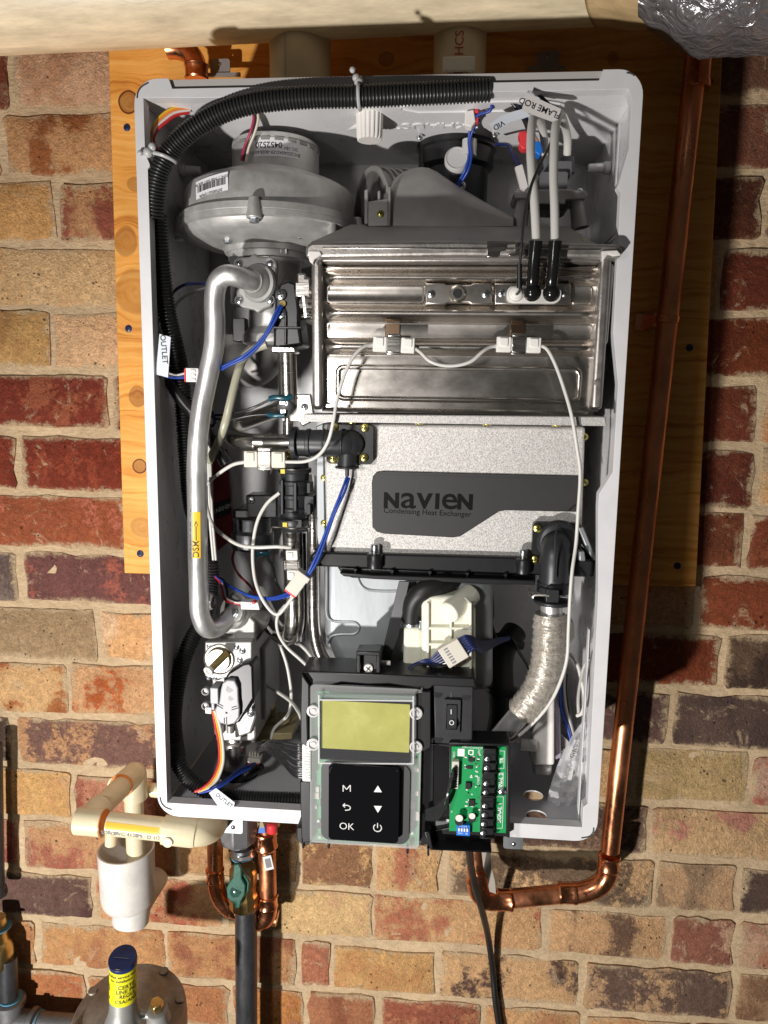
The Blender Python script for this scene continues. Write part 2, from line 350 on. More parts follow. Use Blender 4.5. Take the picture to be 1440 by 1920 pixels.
class MB:
    def __init__(s): s.v = []; s.f = []; s.m = []; s.cur = 0
    def add(s, vs, fs, m=None):
        o = len(s.v); s.v += [Vector(v) for v in vs]; s.f += [tuple(i + o for i in f) for f in fs]
        s.m += [s.cur if m is None else m] * len(fs); return s
    def obox(s, c, ax, ay, az, m=None):
        c, ax, ay, az = map(Vector, (c, ax, ay, az))
        vs = [c + ax * i + ay * j + az * k for i in (-1, 1) for j in (-1, 1) for k in (-1, 1)]
        return s.add(vs, [(0, 1, 3, 2), (4, 6, 7, 5), (0, 4, 5, 1), (2, 3, 7, 6), (0, 2, 6, 4), (1, 5, 7, 3)], m)
    def box(s, x0, x1, y0, y1, z0, z1, m=None):
        return s.obox(((x0 + x1) / 2, (y0 + y1) / 2, (z0 + z1) / 2), ((x1 - x0) / 2, 0, 0), (0, (y1 - y0) / 2, 0), (0, 0, (z1 - z0) / 2), m)
    def pbox(s, px0, py0, px1, py1, Y0, Y1, m=None):
        mx, my = (px0 + px1) / 2, (py0 + py1) / 2
        return s.box(P(px0, my, Y0).x, P(px1, my, Y0).x, Y0, Y1, P(mx, py1, Y0).z, P(mx, py0, Y0).z, m)
    def prism(s, poly, Y0, Y1, m=None):                       # poly of world points (x,_,z)
        n = len(poly); vs = [(p[0], Y0, p[2]) for p in poly] + [(p[0], Y1, p[2]) for p in poly]
        fs = [tuple(range(n)), tuple(range(2 * n - 1, n - 1, -1))] + [(i, i + n, (i + 1) % n + n, (i + 1) % n) for i in range(n)]
        return s.add(vs, fs, m)
    def pprism(s, pxs, Y0, Y1, m=None): return s.prism([P(x, y, Y0) for x, y in pxs], Y0, Y1, m)
    def plate(s, loops, Y0, Y1, m=None):                      # outer loop + holes, XZ world points
        tri = tessellate_polygon([[Vector((p[0], p[2], 0)) for p in l] for l in loops])
        flat = [p for l in loops for p in l]; n = len(flat)
        vs = [(p[0], Y0, p[2]) for p in flat] + [(p[0], Y1, p[2]) for p in flat]
        fs = [tuple(t) for t in tri] + [tuple(i + n for i in reversed(t)) for t in tri]
        o = 0
        for l in loops:
            k = len(l); fs += [(o + i, o + i + n, o + (i + 1) % k + n, o + (i + 1) % k) for i in range(k)]; o += k
        return s.add(vs, fs, m)
    def tube(s, path, r, n=10, cap=True, m=None, closed=False):
        path = [Vector(p) for p in path]; k = len(path)
        rad = (lambda i: r) if isinstance(r, (int, float)) else (lambda i: r[i])
        ref = None; vs = []
        for i, p in enumerate(path):
            t = ((path[(i + 1) % k] if closed else path[min(i + 1, k - 1)]) - (path[i - 1] if closed or i else path[0])).normalized()
            if ref is None: ref = frame(t)[0]
            ref = (ref - t * ref.dot(t)).normalized(); b = t.cross(ref)
            vs += [p + (ref * math.cos(a) + b * math.sin(a)) * rad(i) for a in (2 * math.pi * j / n for j in range(n))]
        fs = []
        for i in range(k if closed else k - 1):
            a, c = i * n, ((i + 1) % k) * n
            fs += [(a + j, a + (j + 1) % n, c + (j + 1) % n, c + j) for j in range(n)]
        if cap and not closed: fs += [tuple(range(n - 1, -1, -1)), tuple(range((k - 1) * n, k * n))]
        return s.add(vs, fs, m)
    def lathe(s, prof, o, axis=(0, 0, 1), n=28, m=None, a0=0, a1=2 * math.pi):     # prof: (radius, height)
        u, v, a = frame(axis); o = Vector(o); vs = []; full = abs(a1 - a0 - 2 * math.pi) < 1e-6
        cols = n if full else n + 1
        for (r, h) in prof: vs += [o + a * h + (u * math.cos(t) + v * math.sin(t)) * r for t in (a0 + (a1 - a0) * j / n for j in range(cols))]
        fs = []
        for i in range(len(prof) - 1):
            for j in range(n):
                j2 = (j + 1) % cols; fs.append((i * cols + j, i * cols + j2, (i + 1) * cols + j2, (i + 1) * cols + j))
        if full:
            if prof[0][0] > 1e-6: fs.append(tuple(range(cols - 1, -1, -1)))
            if prof[-1][0] > 1e-6: fs.append(tuple(range((len(prof) - 1) * cols, len(prof) * cols)))
        return s.add(vs, fs, m)
    def cyl(s, a, b, r, n=20, m=None, r2=None):
        a, b = Vector(a), Vector(b); return s.lathe([(r, 0), (r if r2 is None else r2, (b - a).length)], a, b - a, n, m)
    def ball(s, c, r, n=16, m=None, sc=(1, 1, 1)):
        k = n // 2; vs = []; fs = []
        for i in range(k + 1):
            ph = math.pi * i / k
            for j in range(n):
                th = 2 * math.pi * j / n
                vs.append(Vector(c) + Vector((math.sin(ph) * math.cos(th) * sc[0], math.sin(ph) * math.sin(th) * sc[1], math.cos(ph) * sc[2])) * r)
        for i in range(k):
            for j in range(n): fs.append((i * n + j, i * n + (j + 1) % n, (i + 1) * n + (j + 1) % n, (i + 1) * n + j))
        return s.add(vs, fs, m)
    def text(s, txt, M, size, m=None, bold=0, d=.0002, space=1, ext=0):
        vs, fs = text_geo(txt, bold, space, ext)
        if ext: d = size
        return s.add([M @ Vector((x * size, y * size, z * d)) for x, y, z in vs], fs, m)
    def build(s, name, mats, parent=None, bevel=0, smooth=38, kind=None, segs=2, tags=None):
        if not isinstance(mats, (list, tuple)): mats = [mats]
        if not s.v: raise ValueError(name)
        lo = Vector((min(v.x for v in s.v), min(v.y for v in s.v), min(v.z for v in s.v))); hi = Vector((max(v.x for v in s.v), max(v.y for v in s.v), max(v.z for v in s.v)))
        c = (lo + hi) / 2
        me = bpy.data.meshes.new(name); me.from_pydata([v - c for v in s.v], [], s.f)
        for m in mats: me.materials.append(m)
        me.polygons.foreach_set('material_index', s.m)
        bm = bmesh.new(); bm.from_mesh(me); bmesh.ops.remove_doubles(bm, verts=bm.verts, dist=1e-6); bmesh.ops.recalc_face_normals(bm, faces=bm.faces); bm.to_mesh(me); bm.free()
        me.polygons.foreach_set('use_smooth', [True] * len(me.polygons)); me.set_sharp_from_angle(angle=math.radians(smooth))
        o = bpy.data.objects.new(name, me); col.objects.link(o); put(o, c, parent)
        if bevel:
            b = o.modifiers.new('bevel', 'BEVEL'); b.width = bevel; b.segments = segs; b.limit_method = 'ANGLE'; b.angle_limit = math.radians(35); b.harden_normals = False
        if kind: o['kind'] = kind
        if tags: tag(o, *tags)
        return o
def put(o, wloc, parent):
    o.location = wloc; WL[o.name] = Vector(wloc)
    if parent:
        o.parent = parent; o.matrix_parent_inverse = Matrix.Translation(-WL[parent.name])
def tag(o, label=None, cat=None, group=None):
    if label: o['label'] = label
    if cat: o['category'] = cat
    if group: o['group'] = group
    return o
def thing(name, label, cat, loc, group=None):
    o = bpy.data.objects.new(name, None); col.objects.link(o); o.empty_display_size = .02
    put(o, loc, None); return tag(o, label, cat, group)
def inst(name, me, loc, parent=None, rot=(0, 0, 0), scale=1):
    o = bpy.data.objects.new(name, me); col.objects.link(o); put(o, loc, parent)
    o.rotation_euler = rot; o.scale = (scale,) * 3 if isinstance(scale, (int, float)) else scale
    return o
_txt = {}
def text_geo(t, bold=0, space=1, ext=0):
    k = (t, bold, space, ext)
    if k in _txt: return _txt[k]
    cu = bpy.data.curves.new('t', 'FONT'); cu.body = t; cu.align_x = 'CENTER'; cu.align_y = 'CENTER'; cu.size = 1; cu.offset = bold; cu.space_character = space; cu.resolution_u = 3; cu.extrude = ext
    ob = bpy.data.objects.new('t', cu); me = bpy.data.meshes.new_from_object(ob)
    vs = [tuple(v.co) for v in me.vertices]; fs = [tuple(p.vertices) for p in me.polygons]
    bpy.data.objects.remove(ob); bpy.data.meshes.remove(me); bpy.data.curves.remove(cu)
    _txt[k] = (vs, fs); return _txt[k]
def TM(c, xdir, ydir):
    x = Vector(xdir).normalized(); y = Vector(ydir); y = (y - x * y.dot(x)).normalized(); z = x.cross(y)
    return Matrix(((x.x, y.x, z.x, c[0]), (x.y, y.y, z.y, c[1]), (x.z, y.z, z.z, c[2]), (0, 0, 0, 1)))
def TF(px, py, Y, deg=0):                                      # text on a face towards the room, turned deg anticlockwise
    a = math.radians(deg); return TM(P(px, py, Y), (math.cos(a), 0, math.sin(a)), (-math.sin(a), 0, math.cos(a)))
def rrect(x0, x1, z0, z1, r, n=6):
    out = []
    for cx, cz, a in ((x1 - r, z1 - r, 0), (x0 + r, z1 - r, 90), (x0 + r, z0 + r, 180), (x1 - r, z0 + r, 270)):
        out += [(cx + r * math.cos(math.radians(a + 90 * i / n)), 0, cz + r * math.sin(math.radians(a + 90 * i / n))) for i in range(n + 1)]
    return out
def prrect(px0, py0, px1, py1, Y, rpx=6, n=5):
    mx, my = (px0 + px1) / 2, (py0 + py1) / 2
    return rrect(P(px0, my, Y).x, P(px1, my, Y).x, P(mx, py1, Y).z, P(mx, py0, Y).z, rpx * S(mx, my, Y), n)
def circ(c, r, n=20): return [(c[0] + r * math.cos(2 * math.pi * i / n), 0, c[2] + r * math.sin(2 * math.pi * i / n)) for i in range(n)]
def pp(pts): return [P(*p) for p in pts]
def wire_geo(mb, pts, rpx, n=8, m=None, sub=6):
    mid = pts[len(pts) // 2]
    return mb.tube(crom(pp(pts), sub), rpx * S(*mid), n, m=m)
def wire(name, label, cat, mt, pts, rpx, group=None, n=8, twin=False):
    mb = MB(); wire_geo(mb, pts, rpx, n)
    if twin: wire_geo(mb, [(x + 3.6 + 1.6 * math.sin(i * 2.1), y + 3.0, Y + .0008 * math.cos(i * 1.7)) for i, (x, y, Y) in enumerate(pts)], rpx, n)
    return mb.build(name, mt, smooth=60, tags=(label, cat, group))

# screws: head towards -Y, unit radius
def screw_mesh(name, mt, hexa=False):
    b = MB()
    if hexa:
        b.lathe([(1.25, 0), (1.25, .12), (1, .12), (1, .75), (.9, .85), (.25, .85), (0, .8)], (0, 0, 0), (0, -1, 0), 6)
    else:
        b.lathe([(1.0, -.1), (1, .12), (.88, .34), (.55, .5), (0, .55)], (0, 0, 0), (0, -1, 0), 16)
    o = MB(); o.v, o.f, o.m = b.v, b.f, b.m
    if not hexa:
        for a in (45, 135):
            c, s_ = math.cos(math.radians(a)), math.sin(math.radians(a))
            o.obox((0, -.44, 0), (c * .58, 0, s_ * .58), (-s_ * .12, 0, c * .12), (0, .13, 0), m=1)
    ob = o.build(name, [mt, dark], smooth=30); me = ob.data; WL.pop(ob.name); bpy.data.objects.remove(ob)
    # put the origin back at the head's base
    return me
SCREW = {'gold': screw_mesh('gold_screw', gold), 'zinc': screw_mesh('zinc_screw', zinc), 'hex': screw_mesh('hex_screw', zinc, True), 'blue': screw_mesh('blue_screw', navyc), 'white': screw_mesh('white_screw', nylon)}
def screw(kind, px, py, Y, rpx, parent, name='screw', rot=None):
    r = rpx * S(px, py, Y)
    return inst(name, SCREW[kind], P(px, py, Y) + Vector((0, -.1 * r, 0)), parent, rot or (0, random.uniform(-.7, .7), 0), r)
# ================================================================== brick wall
WALL = .24
PITCH = .0776; ZTOP = .4125                                    # bed joint n lies at ZTOP - PITCH * n
wall = thing('brick_wall', 'basement wall of weathered red, buff and brown bricks in sandy mortar', 'wall', (0, WALL, -.85))
mb = MB()
def mortar_y(x, z): return WALL + .0062 - .0020 * noise.noise(Vector((x * 30, z * 34, 3))) - .0012 * noise.noise(Vector((x * 90, z * 90, 9)))
nx, nz = 150, 190; gx = lambda i: -.75 + 1.6 * i / nx; gz = lambda j: -.9 + 1.65 * j / nz
mb.add([(gx(i), mortar_y(gx(i), gz(j)), gz(j)) for j in range(nz + 1) for i in range(nx + 1)],
       [(j * (nx + 1) + i, j * (nx + 1) + i + 1, (j + 1) * (nx + 1) + i + 1, (j + 1) * (nx + 1) + i) for j in range(nz) for i in range(nx)])
mb.build('mortar', mortarm, wall, smooth=180)
# head joints seen in each course (photo x at that course), course n lies between bed joints n and n+1
HEADS = {-3: [], -2: [150, 900], -1: [21], 0: [0, 1100], 1: [104, 1437], 2: [260], 3: [96], 4: [205, 1427], 5: [32], 6: [235, 1398], 7: [34, 1310], 8: [182, 1358],
         9: [127, 1258], 10: [25, 1190, 1409], 11: [133, 1219], 12: [37, 330, 560, 700, 830, 1228, 1387], 13: [173, 420, 698, 1024, 1257, 1381],
         14: [68, 310, 560, 622, 820, 1092, 1378], 15: [160, 430, 572, 705, 905, 1090, 1300], 16: [100, 400, 700, 1000, 1250], 17: []}
BC = [  # photo x, y, two tints
 (10,150,(150,110,85),(120,50,40)),(110,150,(208,165,128),(188,138,102)),(110,280,(200,148,100),(150,74,52)),(40,400,(208,156,96),(190,140,85)),(170,400,(192,140,95),(145,78,58)),
 (100,520,(216,176,126),(204,160,110)),(40,630,(192,148,90),(168,122,72)),(150,630,(222,176,130),(206,162,116)),(90,750,(122,42,36),(150,68,58)),(215,750,(120,42,36),(140,60,50)),
 (12,860,(130,46,38),(120,42,36)),(130,860,(124,42,34),(142,54,44)),(110,970,(158,70,56),(188,106,80)),(12,1080,(108,88,82),(130,110,100)),(140,1080,(118,74,68),(165,90,72)),
 (80,1190,(168,138,102),(138,112,82)),(235,1190,(224,168,112),(226,184,142)),(60,1290,(216,170,116),(168,84,60)),(210,1290,(212,160,112),(175,74,48)),(8,1390,(80,60,50),(110,80,60)),
 (150,1390,(128,92,80),(192,142,100)),(60,1490,(216,166,102),(206,150,100)),(170,1490,(192,130,98),(150,80,60)),(15,1590,(172,92,76),(190,130,100)),(110,1590,(204,152,106),(170,100,78)),
 (90,1690,(112,82,72),(92,62,56)),(230,1690,(212,156,106),(178,98,70)),(40,1780,(202,140,84),(190,130,84)),(110,1780,(206,150,96),(180,120,80)),(120,1880,(190,120,74),(168,92,60)),
 (440,1640,(196,150,100),(150,100,74)),(420,1740,(206,156,104),(150,100,76)),(380,1840,(200,140,92),(180,110,78)),(470,1840,(196,140,92),(160,100,70)),(300,1890,(190,125,80),(168,96,64)),
 (600,1640,(150,106,74),(212,166,110)),(740,1640,(216,170,116),(180,112,82)),(860,1640,(220,176,116),(206,160,110)),(600,1740,(222,182,126),(202,152,116)),(740,1740,(216,170,118),(172,96,66)),
 (590,1840,(180,112,82),(200,150,110)),(720,1840,(212,162,102),(196,140,88)),(900,1850,(212,166,116),(92,66,56)),(640,1905,(178,116,80),(150,90,62)),(520,1900,(200,130,70),(180,112,80)),(800,1905,(160,90,66),(184,120,84)),
 (1400,130,(120,79,60),(129,103,77)),(1400,260,(137,86,63),(120,65,48)),(1400,400,(89,39,30),(103,51,41)),(1400,530,(104,39,30),(120,51,39)),(1400,650,(120,48,30),(106,39,27)),
 (1370,780,(115,46,36),(104,41,32)),(1400,900,(96,36,29),(111,46,36)),(1350,1015,(125,56,44),(111,48,37)),(1420,1015,(120,48,37),(129,56,43)),(1380,1130,(129,53,39),(116,46,34)),
 (1320,1240,(125,49,34),(111,43,32)),(1410,1250,(103,79,60),(67,49,41)),(1200,1365,(108,78,70),(96,70,62)),(1370,1365,(98,76,66),(84,64,58)),(1330,1475,(190,158,108),(168,140,88)),
 (1430,1470,(192,152,126),(170,100,80)),(1190,1580,(104,78,64),(140,108,84)),(1330,1580,(208,168,120),(190,126,106)),(1170,1690,(120,96,74),(204,162,116)),(1310,1690,(198,156,114),(150,120,92)),
 (1420,1690,(92,70,60),(84,66,58)),(1130,1790,(204,158,112),(118,88,68)),(1320,1790,(150,94,74),(192,150,120)),(1420,1790,(192,152,122),(176,120,92)),(1010,1880,(196,150,108),(100,76,62)),
 (1090,1880,(90,72,62),(206,160,116)),(1200,1880,(206,160,112),(110,84,70)),(1250,1880,(112,86,72),(190,150,110)),(1420,1890,(172,132,96),(130,96,70)),(960,1740,(212,164,114),(180,110,80)),(1120,1740,(200,156,110),(170,130,96))]
PAL = [((210,160,108),(186,126,86)),((206,150,102),(160,94,70)),((212,166,112),(190,130,96)),((196,150,108),(120,88,70)),((216,170,118),(196,140,96))]
BCW = [(P(x, y, WALL), a, b) for x, y, a, b in BC]
def unred(c): return (c[0], c[1] * 1.22, c[2] * .98) if c[0] > 1.9 * c[1] else tuple(v + (.3 * c[0] + .59 * c[1] + .11 * c[2] - v) * .06 for v in c)
def brick_mesh(w, h, seed):
    rnd = random.Random(seed); b = MB(); pts = []
    def edge(ax, az, bx, bz, n): 
        for i in range(n):
            t = i / n; j = 0 if i == 0 else 1
            pts.append((ax + (bx - ax) * t + rnd.gauss(0, .0015), az + (bz - az) * t + rnd.gauss(0, .0013)))
    nw = 9 if w > .09 else 5
    c = .0035
    edge(-w + c, -h, w - c, -h, nw); edge(w - c, -h, w, -h + c, 1); edge(w, -h + c, w, h - c, 3); edge(w, h - c, w - c, h, 1); edge(w - c, h, -w + c, h, nw); edge(-w + c, h, -w, h - c, 1); edge(-w, h - c, -w, -h + c, 3); edge(-w, -h + c, -w + c, -h, 1)
    n = len(pts); tilt = rnd.gauss(0, .003), rnd.gauss(0, .008)
    def ring(k, y): return [(x - math.copysign(min(k, abs(x)), x), y + x * tilt[0] + z * tilt[1] + rnd.gauss(0, .0003), z - math.copysign(min(k, abs(z)), z)) for x, z in pts]
    vs = ring(0, .02) + ring(0, .0009) + ring(.0013 + rnd.random() * .0008, 0)
    fs = [tuple(range(2 * n, 3 * n))]
    for k in (0, 1): fs += [(k * n + i, k * n + (i + 1) % n, (k + 1) * n + (i + 1) % n, (k + 1) * n + i) for i in range(n)]
    b.add(vs, fs); return b
BL = .2325; JT = .0042
for n in range(-3, 18):
    zc = ZTOP - PITCH * (n + .5)
    def wx(px):
        py = 960
        for _ in range(12):
            p = P(px, py, WALL); py += (p.z - zc) / S(px, py, WALL)
        return P(px, py, WALL).x
    js = sorted(wx(p) for p in HEADS[n]) or [-.3 + .11 * (n % 2)]
    full = [js[0]]
    for a in js[1:]:
        gap = a - full[-1]; k = max(1, round(gap / BL))
        full += [full[-1] + gap * (i + 1) / k for i in range(k)]
    while full[0] > -.62: full.insert(0, full[0] - BL)
    while full[-1] < .74: full.append(full[-1] + BL)
    for a, b_ in zip(full, full[1:]):
        xc = (a + b_) / 2; hw = (b_ - a) / 2 - JT + random.gauss(0, .0006); hh = PITCH / 2 - .0052 + random.gauss(0, .0008)
        cands = [(abs(p.x - xc), c1, c2) for p, c1, c2 in BCW if abs(p.z - zc) < PITCH * .5 and a - .005 <= p.x <= b_ + .005]
        c1, c2 = min(cands)[1:] if cands else PAL[(n * 7 + int(a * 40)) % 5]
        m = brick_mesh(hw, hh, int(a * 1e4) + n * 77)
        o = m.build('brick', brickm, None, smooth=50)
        o.location = Vector((xc + random.gauss(0, .0008), WALL + .0136 + random.gauss(0, .0006), zc + random.gauss(0, .0012)))
        WL[o.name] = o.location.copy(); o.parent = wall; o.matrix_parent_inverse = Matrix.Translation(-WL[wall.name])
        o['tint_one'] = [min(.9, v * 1.16) for v in lin(unred(c1))[:3]]; o['tint_two'] = [min(.9, v * 1.16) for v in lin(unred(c2))[:3]]

# ================================================================== plywood backing board
PLY = .222
kn = []
for (x, y, r, dk, ks) in ((243, 192, 21, .95, .55), (237, 452, 26, .15, .42), (256, 548, 36, .1, .30), (258, 742, 16, .2, .45), (262, 873, 15, .95, .5), (268, 990, 24, .12, .3), (254, 345, 17, .1, .38), (724, 112, 18, .3, .4), (1150, 108, 10, .2, .3)):
    kn.append((tuple(P(x, y, PLY)), r * S(x, y, PLY), dk, ks))
plyw = plymat(kn)
board = thing('plywood_board', 'knotty orange plywood board screwed flat to the brick wall behind the open water heater', 'board', (0, PLY, -.15))
q = [P(233, 1075, PLY), P(1305, 1100, PLY), P(1357, 60, PLY), P(202, 60, PLY)]
q[2] = q[2] + (q[2] - q[1]) * .12; q[3] = q[3] + (q[3] - q[0]) * .12
MB().prism(q, PLY, PLY + .0175).build('panel', plyw, board, bevel=.0012)
for x, y in ((238, 239), (241, 616), (263, 1038), (1330, 153), (1293, 652), (1270, 1061)): screw('blue', x, y, PLY, 7, board)

# ================================================================== big pvc pipe and its foil lagging along the top
def crossz(px, py, Y, r):   # centre of a horizontal pipe whose lower edge shows at px,py
    p = P(px, py, Y); d = (p - CAM).normalized(); up_ = Vector((0, -d.z, d.y)).normalized(); return p + up_ * r
a, b_ = crossz(-60, 108, .13, .055), crossz(1205, 47, .13, .055)
pl = thing('drain_pipe', 'big cream plastic pipe running across above the water heater, partly in shadow', 'pipe', a)
a2 = a + (a - b_) * .2
MB().lathe([(.0550, 0), (.0552, .3), (.0548, .6), (.055, (b_ - a2).length)], a2, b_ - a2, 48).build('pipe', pvc, pl)
lag = thing('pipe_lagging', 'crinkled silver bubble foil wrapped round the right end of the top pipe', 'insulation', b_)
e1 = crossz(1215, 57, .10, .07); e2 = crossz(1345, 92, .085, .08); e3 = crossz(1560, 96, .07, .085)
ax = crom([e1, e2, e3, e3 + (e3 - e2)], 16); mb = MB(); nn = 64; vs = []
for i, p in enumerate(ax):
    t = (ax[min(i + 1, len(ax) - 1)] - ax[max(i - 1, 0)]).normalized(); u, v, _ = frame(t); r0 = .066 + .02 * min(1, i / 14)
    for j in range(nn):
        d = u * math.cos(2 * math.pi * j / nn) + v * math.sin(2 * math.pi * j / nn)
        k = p + d * r0; vs.append(p + d * (r0 + .006 * noise.noise(k * 26) + .0035 * noise.noise(k * 70)))
mb.add(vs, [(i * nn + j, i * nn + (j + 1) % nn, (i + 1) * nn + (j + 1) % nn, (i + 1) * nn + j) for i in range(len(ax) - 1) for j in range(nn)])
mb.build('foil_wrap', foil, lag, smooth=180)
mb = MB(); vs = []; k1, k2 = crossz(1095, 52, .128, .0555), crossz(1228, 56, .105, .068); nk = 14
for i in range(nk + 1):
    p = k1.lerp(k2, i / nk); t = (k2 - k1).normalized(); u, v, _ = frame(t); r0 = .0562 + .0135 * (i / nk) ** 1.2
    for j in range(nn):
        d = u * math.cos(2 * math.pi * j / nn) + v * math.sin(2 * math.pi * j / nn); q = p + d * r0
        vs.append(q + d * .003 * noise.noise(q * 45) + t * ((.022 * noise.noise(q * 14) + .008 * noise.noise(q * 60)) if i == 0 else 0))
mb.add(vs, [(i * nn + j, i * nn + (j + 1) % nn, (i + 1) * nn + (j + 1) % nn, (i + 1) * nn + j) for i in range(nk) for j in range(nn)])
mb.build('kraft_cuff', kraft, lag, smooth=180, tags=('torn brown paper edge of the foil lagging', None))

# ================================================================== vent pipes between board and heater
c = P(563, 120, .13); r = 57 * S(563, 115, .13)
t = thing('intake_pipe', 'cream plastic air intake pipe rising from the heater top, left of the red lettered one', 'pipe', (c.x, .13, .35))
MB().lathe([(r * .93, 0), (r * .93, .022), (r, .0225), (r, .2)], (c.x, .13, .35), (0, 0, 1), 40).build('pipe', pvct, t)
MB().lathe([(r * .95, 0), (r * .97, .004), (r * .95, .008)], (c.x, .13, .358), (0, 0, 1), 40).build('primer_ring', mat('purple_primer', (.06, .02, .10), .4), t)
MB().cyl((c.x - .3 * r, .13 - r * .955, .378), (c.x - .3 * r, .13 - r * .955, .45), .0007, 6).build('seam', mat('seam', (.45, .36, .26), .5), t)
c = P(862, 110, .13); r = 49 * S(860, 110, .13)
t = thing('exhaust_pipe', 'white plastic exhaust pipe with red printed letters above the heater', 'pipe', (c.x, .13, .35))
MB().lathe([(r * 1.08, 0), (r * 1.08, .018), (r, .0185), (r, .2)], (c.x, .13, .35), (0, 0, 1), 40).build('pipe', pvct, t)
mb = MB()
for s_, z in (('HCS', .418), ('1', .401), ('E', .392)): mb.text(s_, TM((c.x - .0005, .13 - r * 1.004, z), (0, 0, 1), (-1, 0, 0)), .012, bold=.01)
mb.build('lettering', inkr, t)
MB().pbox(830, 105, 890, 133, .13 - r * 1.14, .13 - r * 1.02).build('clip', nylon, t, bevel=.001)

# ================================================================== copper pipework
def fitting(mb, a, b_, r):   # a bead-ended socket from a to b_
    a, b_ = Vector(a), Vector(b_); L = (b_ - a).length
    mb.lathe([(r * 1.0, 0), (r * 1.16, .0004), (r * 1.22, L * .12), (r * 1.12, L * .26), (r * 1.12, L * .74), (r * 1.2, L * .9), (r * 1.1, L)], a, b_ - a, 24)
def elbow(mb, a, c, b_, r, n=10):
    a, c, b_ = map(Vector, (a, c, b_)); pts = []
    for i in range(n + 1):
        t = i / n; pts.append(a * (1 - t) ** 2 + c * 2 * t * (1 - t) + b_ * t * t)
    mb.tube(pts, r, 22)
YR = .192; rr = 19.5 * S(1250, 600, YR)
top = P(1312, 40, YR); bot = P(1143, 1600, YR); el = P(1136, 1668, YR); elr = P(1070, 1674, YR); hl = P(935, 1687, YR - .01); hup = P(895, 1650, YR - .02); hupt = P(893, 1560, YR - .02)
t = thing('copper_riser', 'tall copper water pipe down the right side of the heater with soldered elbows', 'pipe', el)
top2 = top + (top - bot).normalized() * .12
MB().cyl(bot + (bot - top).normalized() * -.004, top2, rr, 28).build('riser', copper, t)
MB().cyl(elr, hl, rr, 28).build('foot_pipe', copper, t)
f = MB(); fitting(f, P(1306, 168, YR), P(1311, 96, YR), rr * 1.02); f.build('coupling', copperd, t)
f = MB(); d_ = (bot - top).normalized(); fitting(f, bot + d_ * .002, bot + d_ * .022, rr); elbow(f, bot + d_ * .02, el + Vector((.002, 0, .001)), elr + Vector((.006, 0, 0)), rr * 1.1); fitting(f, elr + Vector((.008, 0, 0)), elr + Vector((-.016, 0, -.001)), rr); f.build('elbow', copperd, t)
f = MB(); fitting(f, hl + Vector((.018, 0, .001)), hl + Vector((-.003, 0, 0)), rr); elbow(f, hl + Vector((0, 0, 0)), P(893, 1692, YR - .02), hup, rr * 1.1); fitting(f, hup + Vector((0, 0, -.004)), hup + Vector((0, 0, .016)), rr); f.build('elbow', copperd, t)
MB().cyl(hup, hupt, rr * .97, 24).build('tail_pipe', copper, t)
f = MB(); m1 = P(1250, 600, YR); f.lathe([(rr * 1.05, 0), (rr * 1.16, .0005), (rr * 1.16, .008), (rr * 1.05, .0085)], m1 + Vector((0, 0, -.004)), (top - bot), 24)
f.box(m1.x - .028, m1.x - .012, PLY - .004, PLY - .001, m1.z - .009, m1.z + .009); f.box(m1.x - .014, m1.x - .006, YR, PLY - .001, m1.z - .007, m1.z + .007)
f.build('pipe_clip', copperd, t)
# white tape flag hanging by the tail pipe
mb = MB(); pth = pp([(903, 1598, YR - .038), (906, 1625, YR - .04), (914, 1650, YR - .042), (918, 1672, YR - .042)])
vs = []; 
for i, p in enumerate(pth): vs += [p, p + Vector((.011 - .003 * i / 3, .001, -.001 * i)), p + Vector((.011 - .003 * i / 3, .0014, -.001 * i)), p + Vector((0, .0004, 0))]
mb.add(vs, [(4 * i + j, 4 * i + (j + 1) % 4, 4 * i + 4 + (j + 1) % 4, 4 * i + 4 + j) for i in range(3) for j in range(4)] + [(0, 1, 2, 3), (12, 13, 14, 15)])
mb.build('tape_flag', mat('dull_tape', (.42, .38, .32), .5), tags=('strip of dull tape hanging beside the power cord below the control panel', 'tape'))

Y2 = .195; r2 = 14.5 * S(402, 1620, Y2)
t = thing('copper_stub', 'short copper pipe and elbow under the heater, left of the green handled gas valve', 'pipe', P(402, 1650, Y2))
MB().cyl(P(402, 1520, Y2), P(404, 1640, Y2), r2, 24).build('pipe', copper, t)
f = MB(); a, b_ = P(403, 1628, Y2), P(404, 1652, Y2); fitting(f, a, b_, r2); elbow(f, b_, P(408, 1690, Y2), P(432, 1704, Y2 + .01), r2 * 1.1); fitting(f, P(428, 1702, Y2 + .01), P(448, 1708, Y2 + .015), r2); f.build('elbow', copperd, t)
MB().cyl(P(440, 1705, Y2 + .012), P(520, 1722, Y2 + .012), r2, 20).build('cross_pipe', copper, t)
Y3 = .195; r3 = 16.5 * S(500, 1620, Y3)
t = thing('copper_drop', 'copper pipe with soldered couplings and a small sticker, right of the gas valve', 'pipe', P(500, 1680, Y3))
MB().cyl(P(500, 1550, Y3), P(503, 1700, Y3), r3, 24).build('pipe', copper, t)
f = MB(); fitting(f, P(498, 1558, Y3), P(499, 1590, Y3), r3 * 1.12); f.build('coupling', copperd, t)
f = MB(); a, b_ = P(502, 1676, Y3), P(502, 1700, Y3); fitting(f, a, b_, r3); elbow(f, b_, P(501, 1738, Y3), P(470, 1722, Y3 + .02), r3 * 1.1); f.build('elbow', copperd, t)
mb = MB(); o_ = P(503, 1618, Y3 - r3 * 1.02); mb.obox(o_, (.0052, .0012, .001), (0, .0003, 0), (-.002, 0, .0095)); mb.obox(o_ + Vector((.0, -.0007, 0)), (.0032, .0007, .0006), (0, .0002, 0), (-.0012, 0, .006), m=1); mb.build('sticker', [papr, inkg], t)
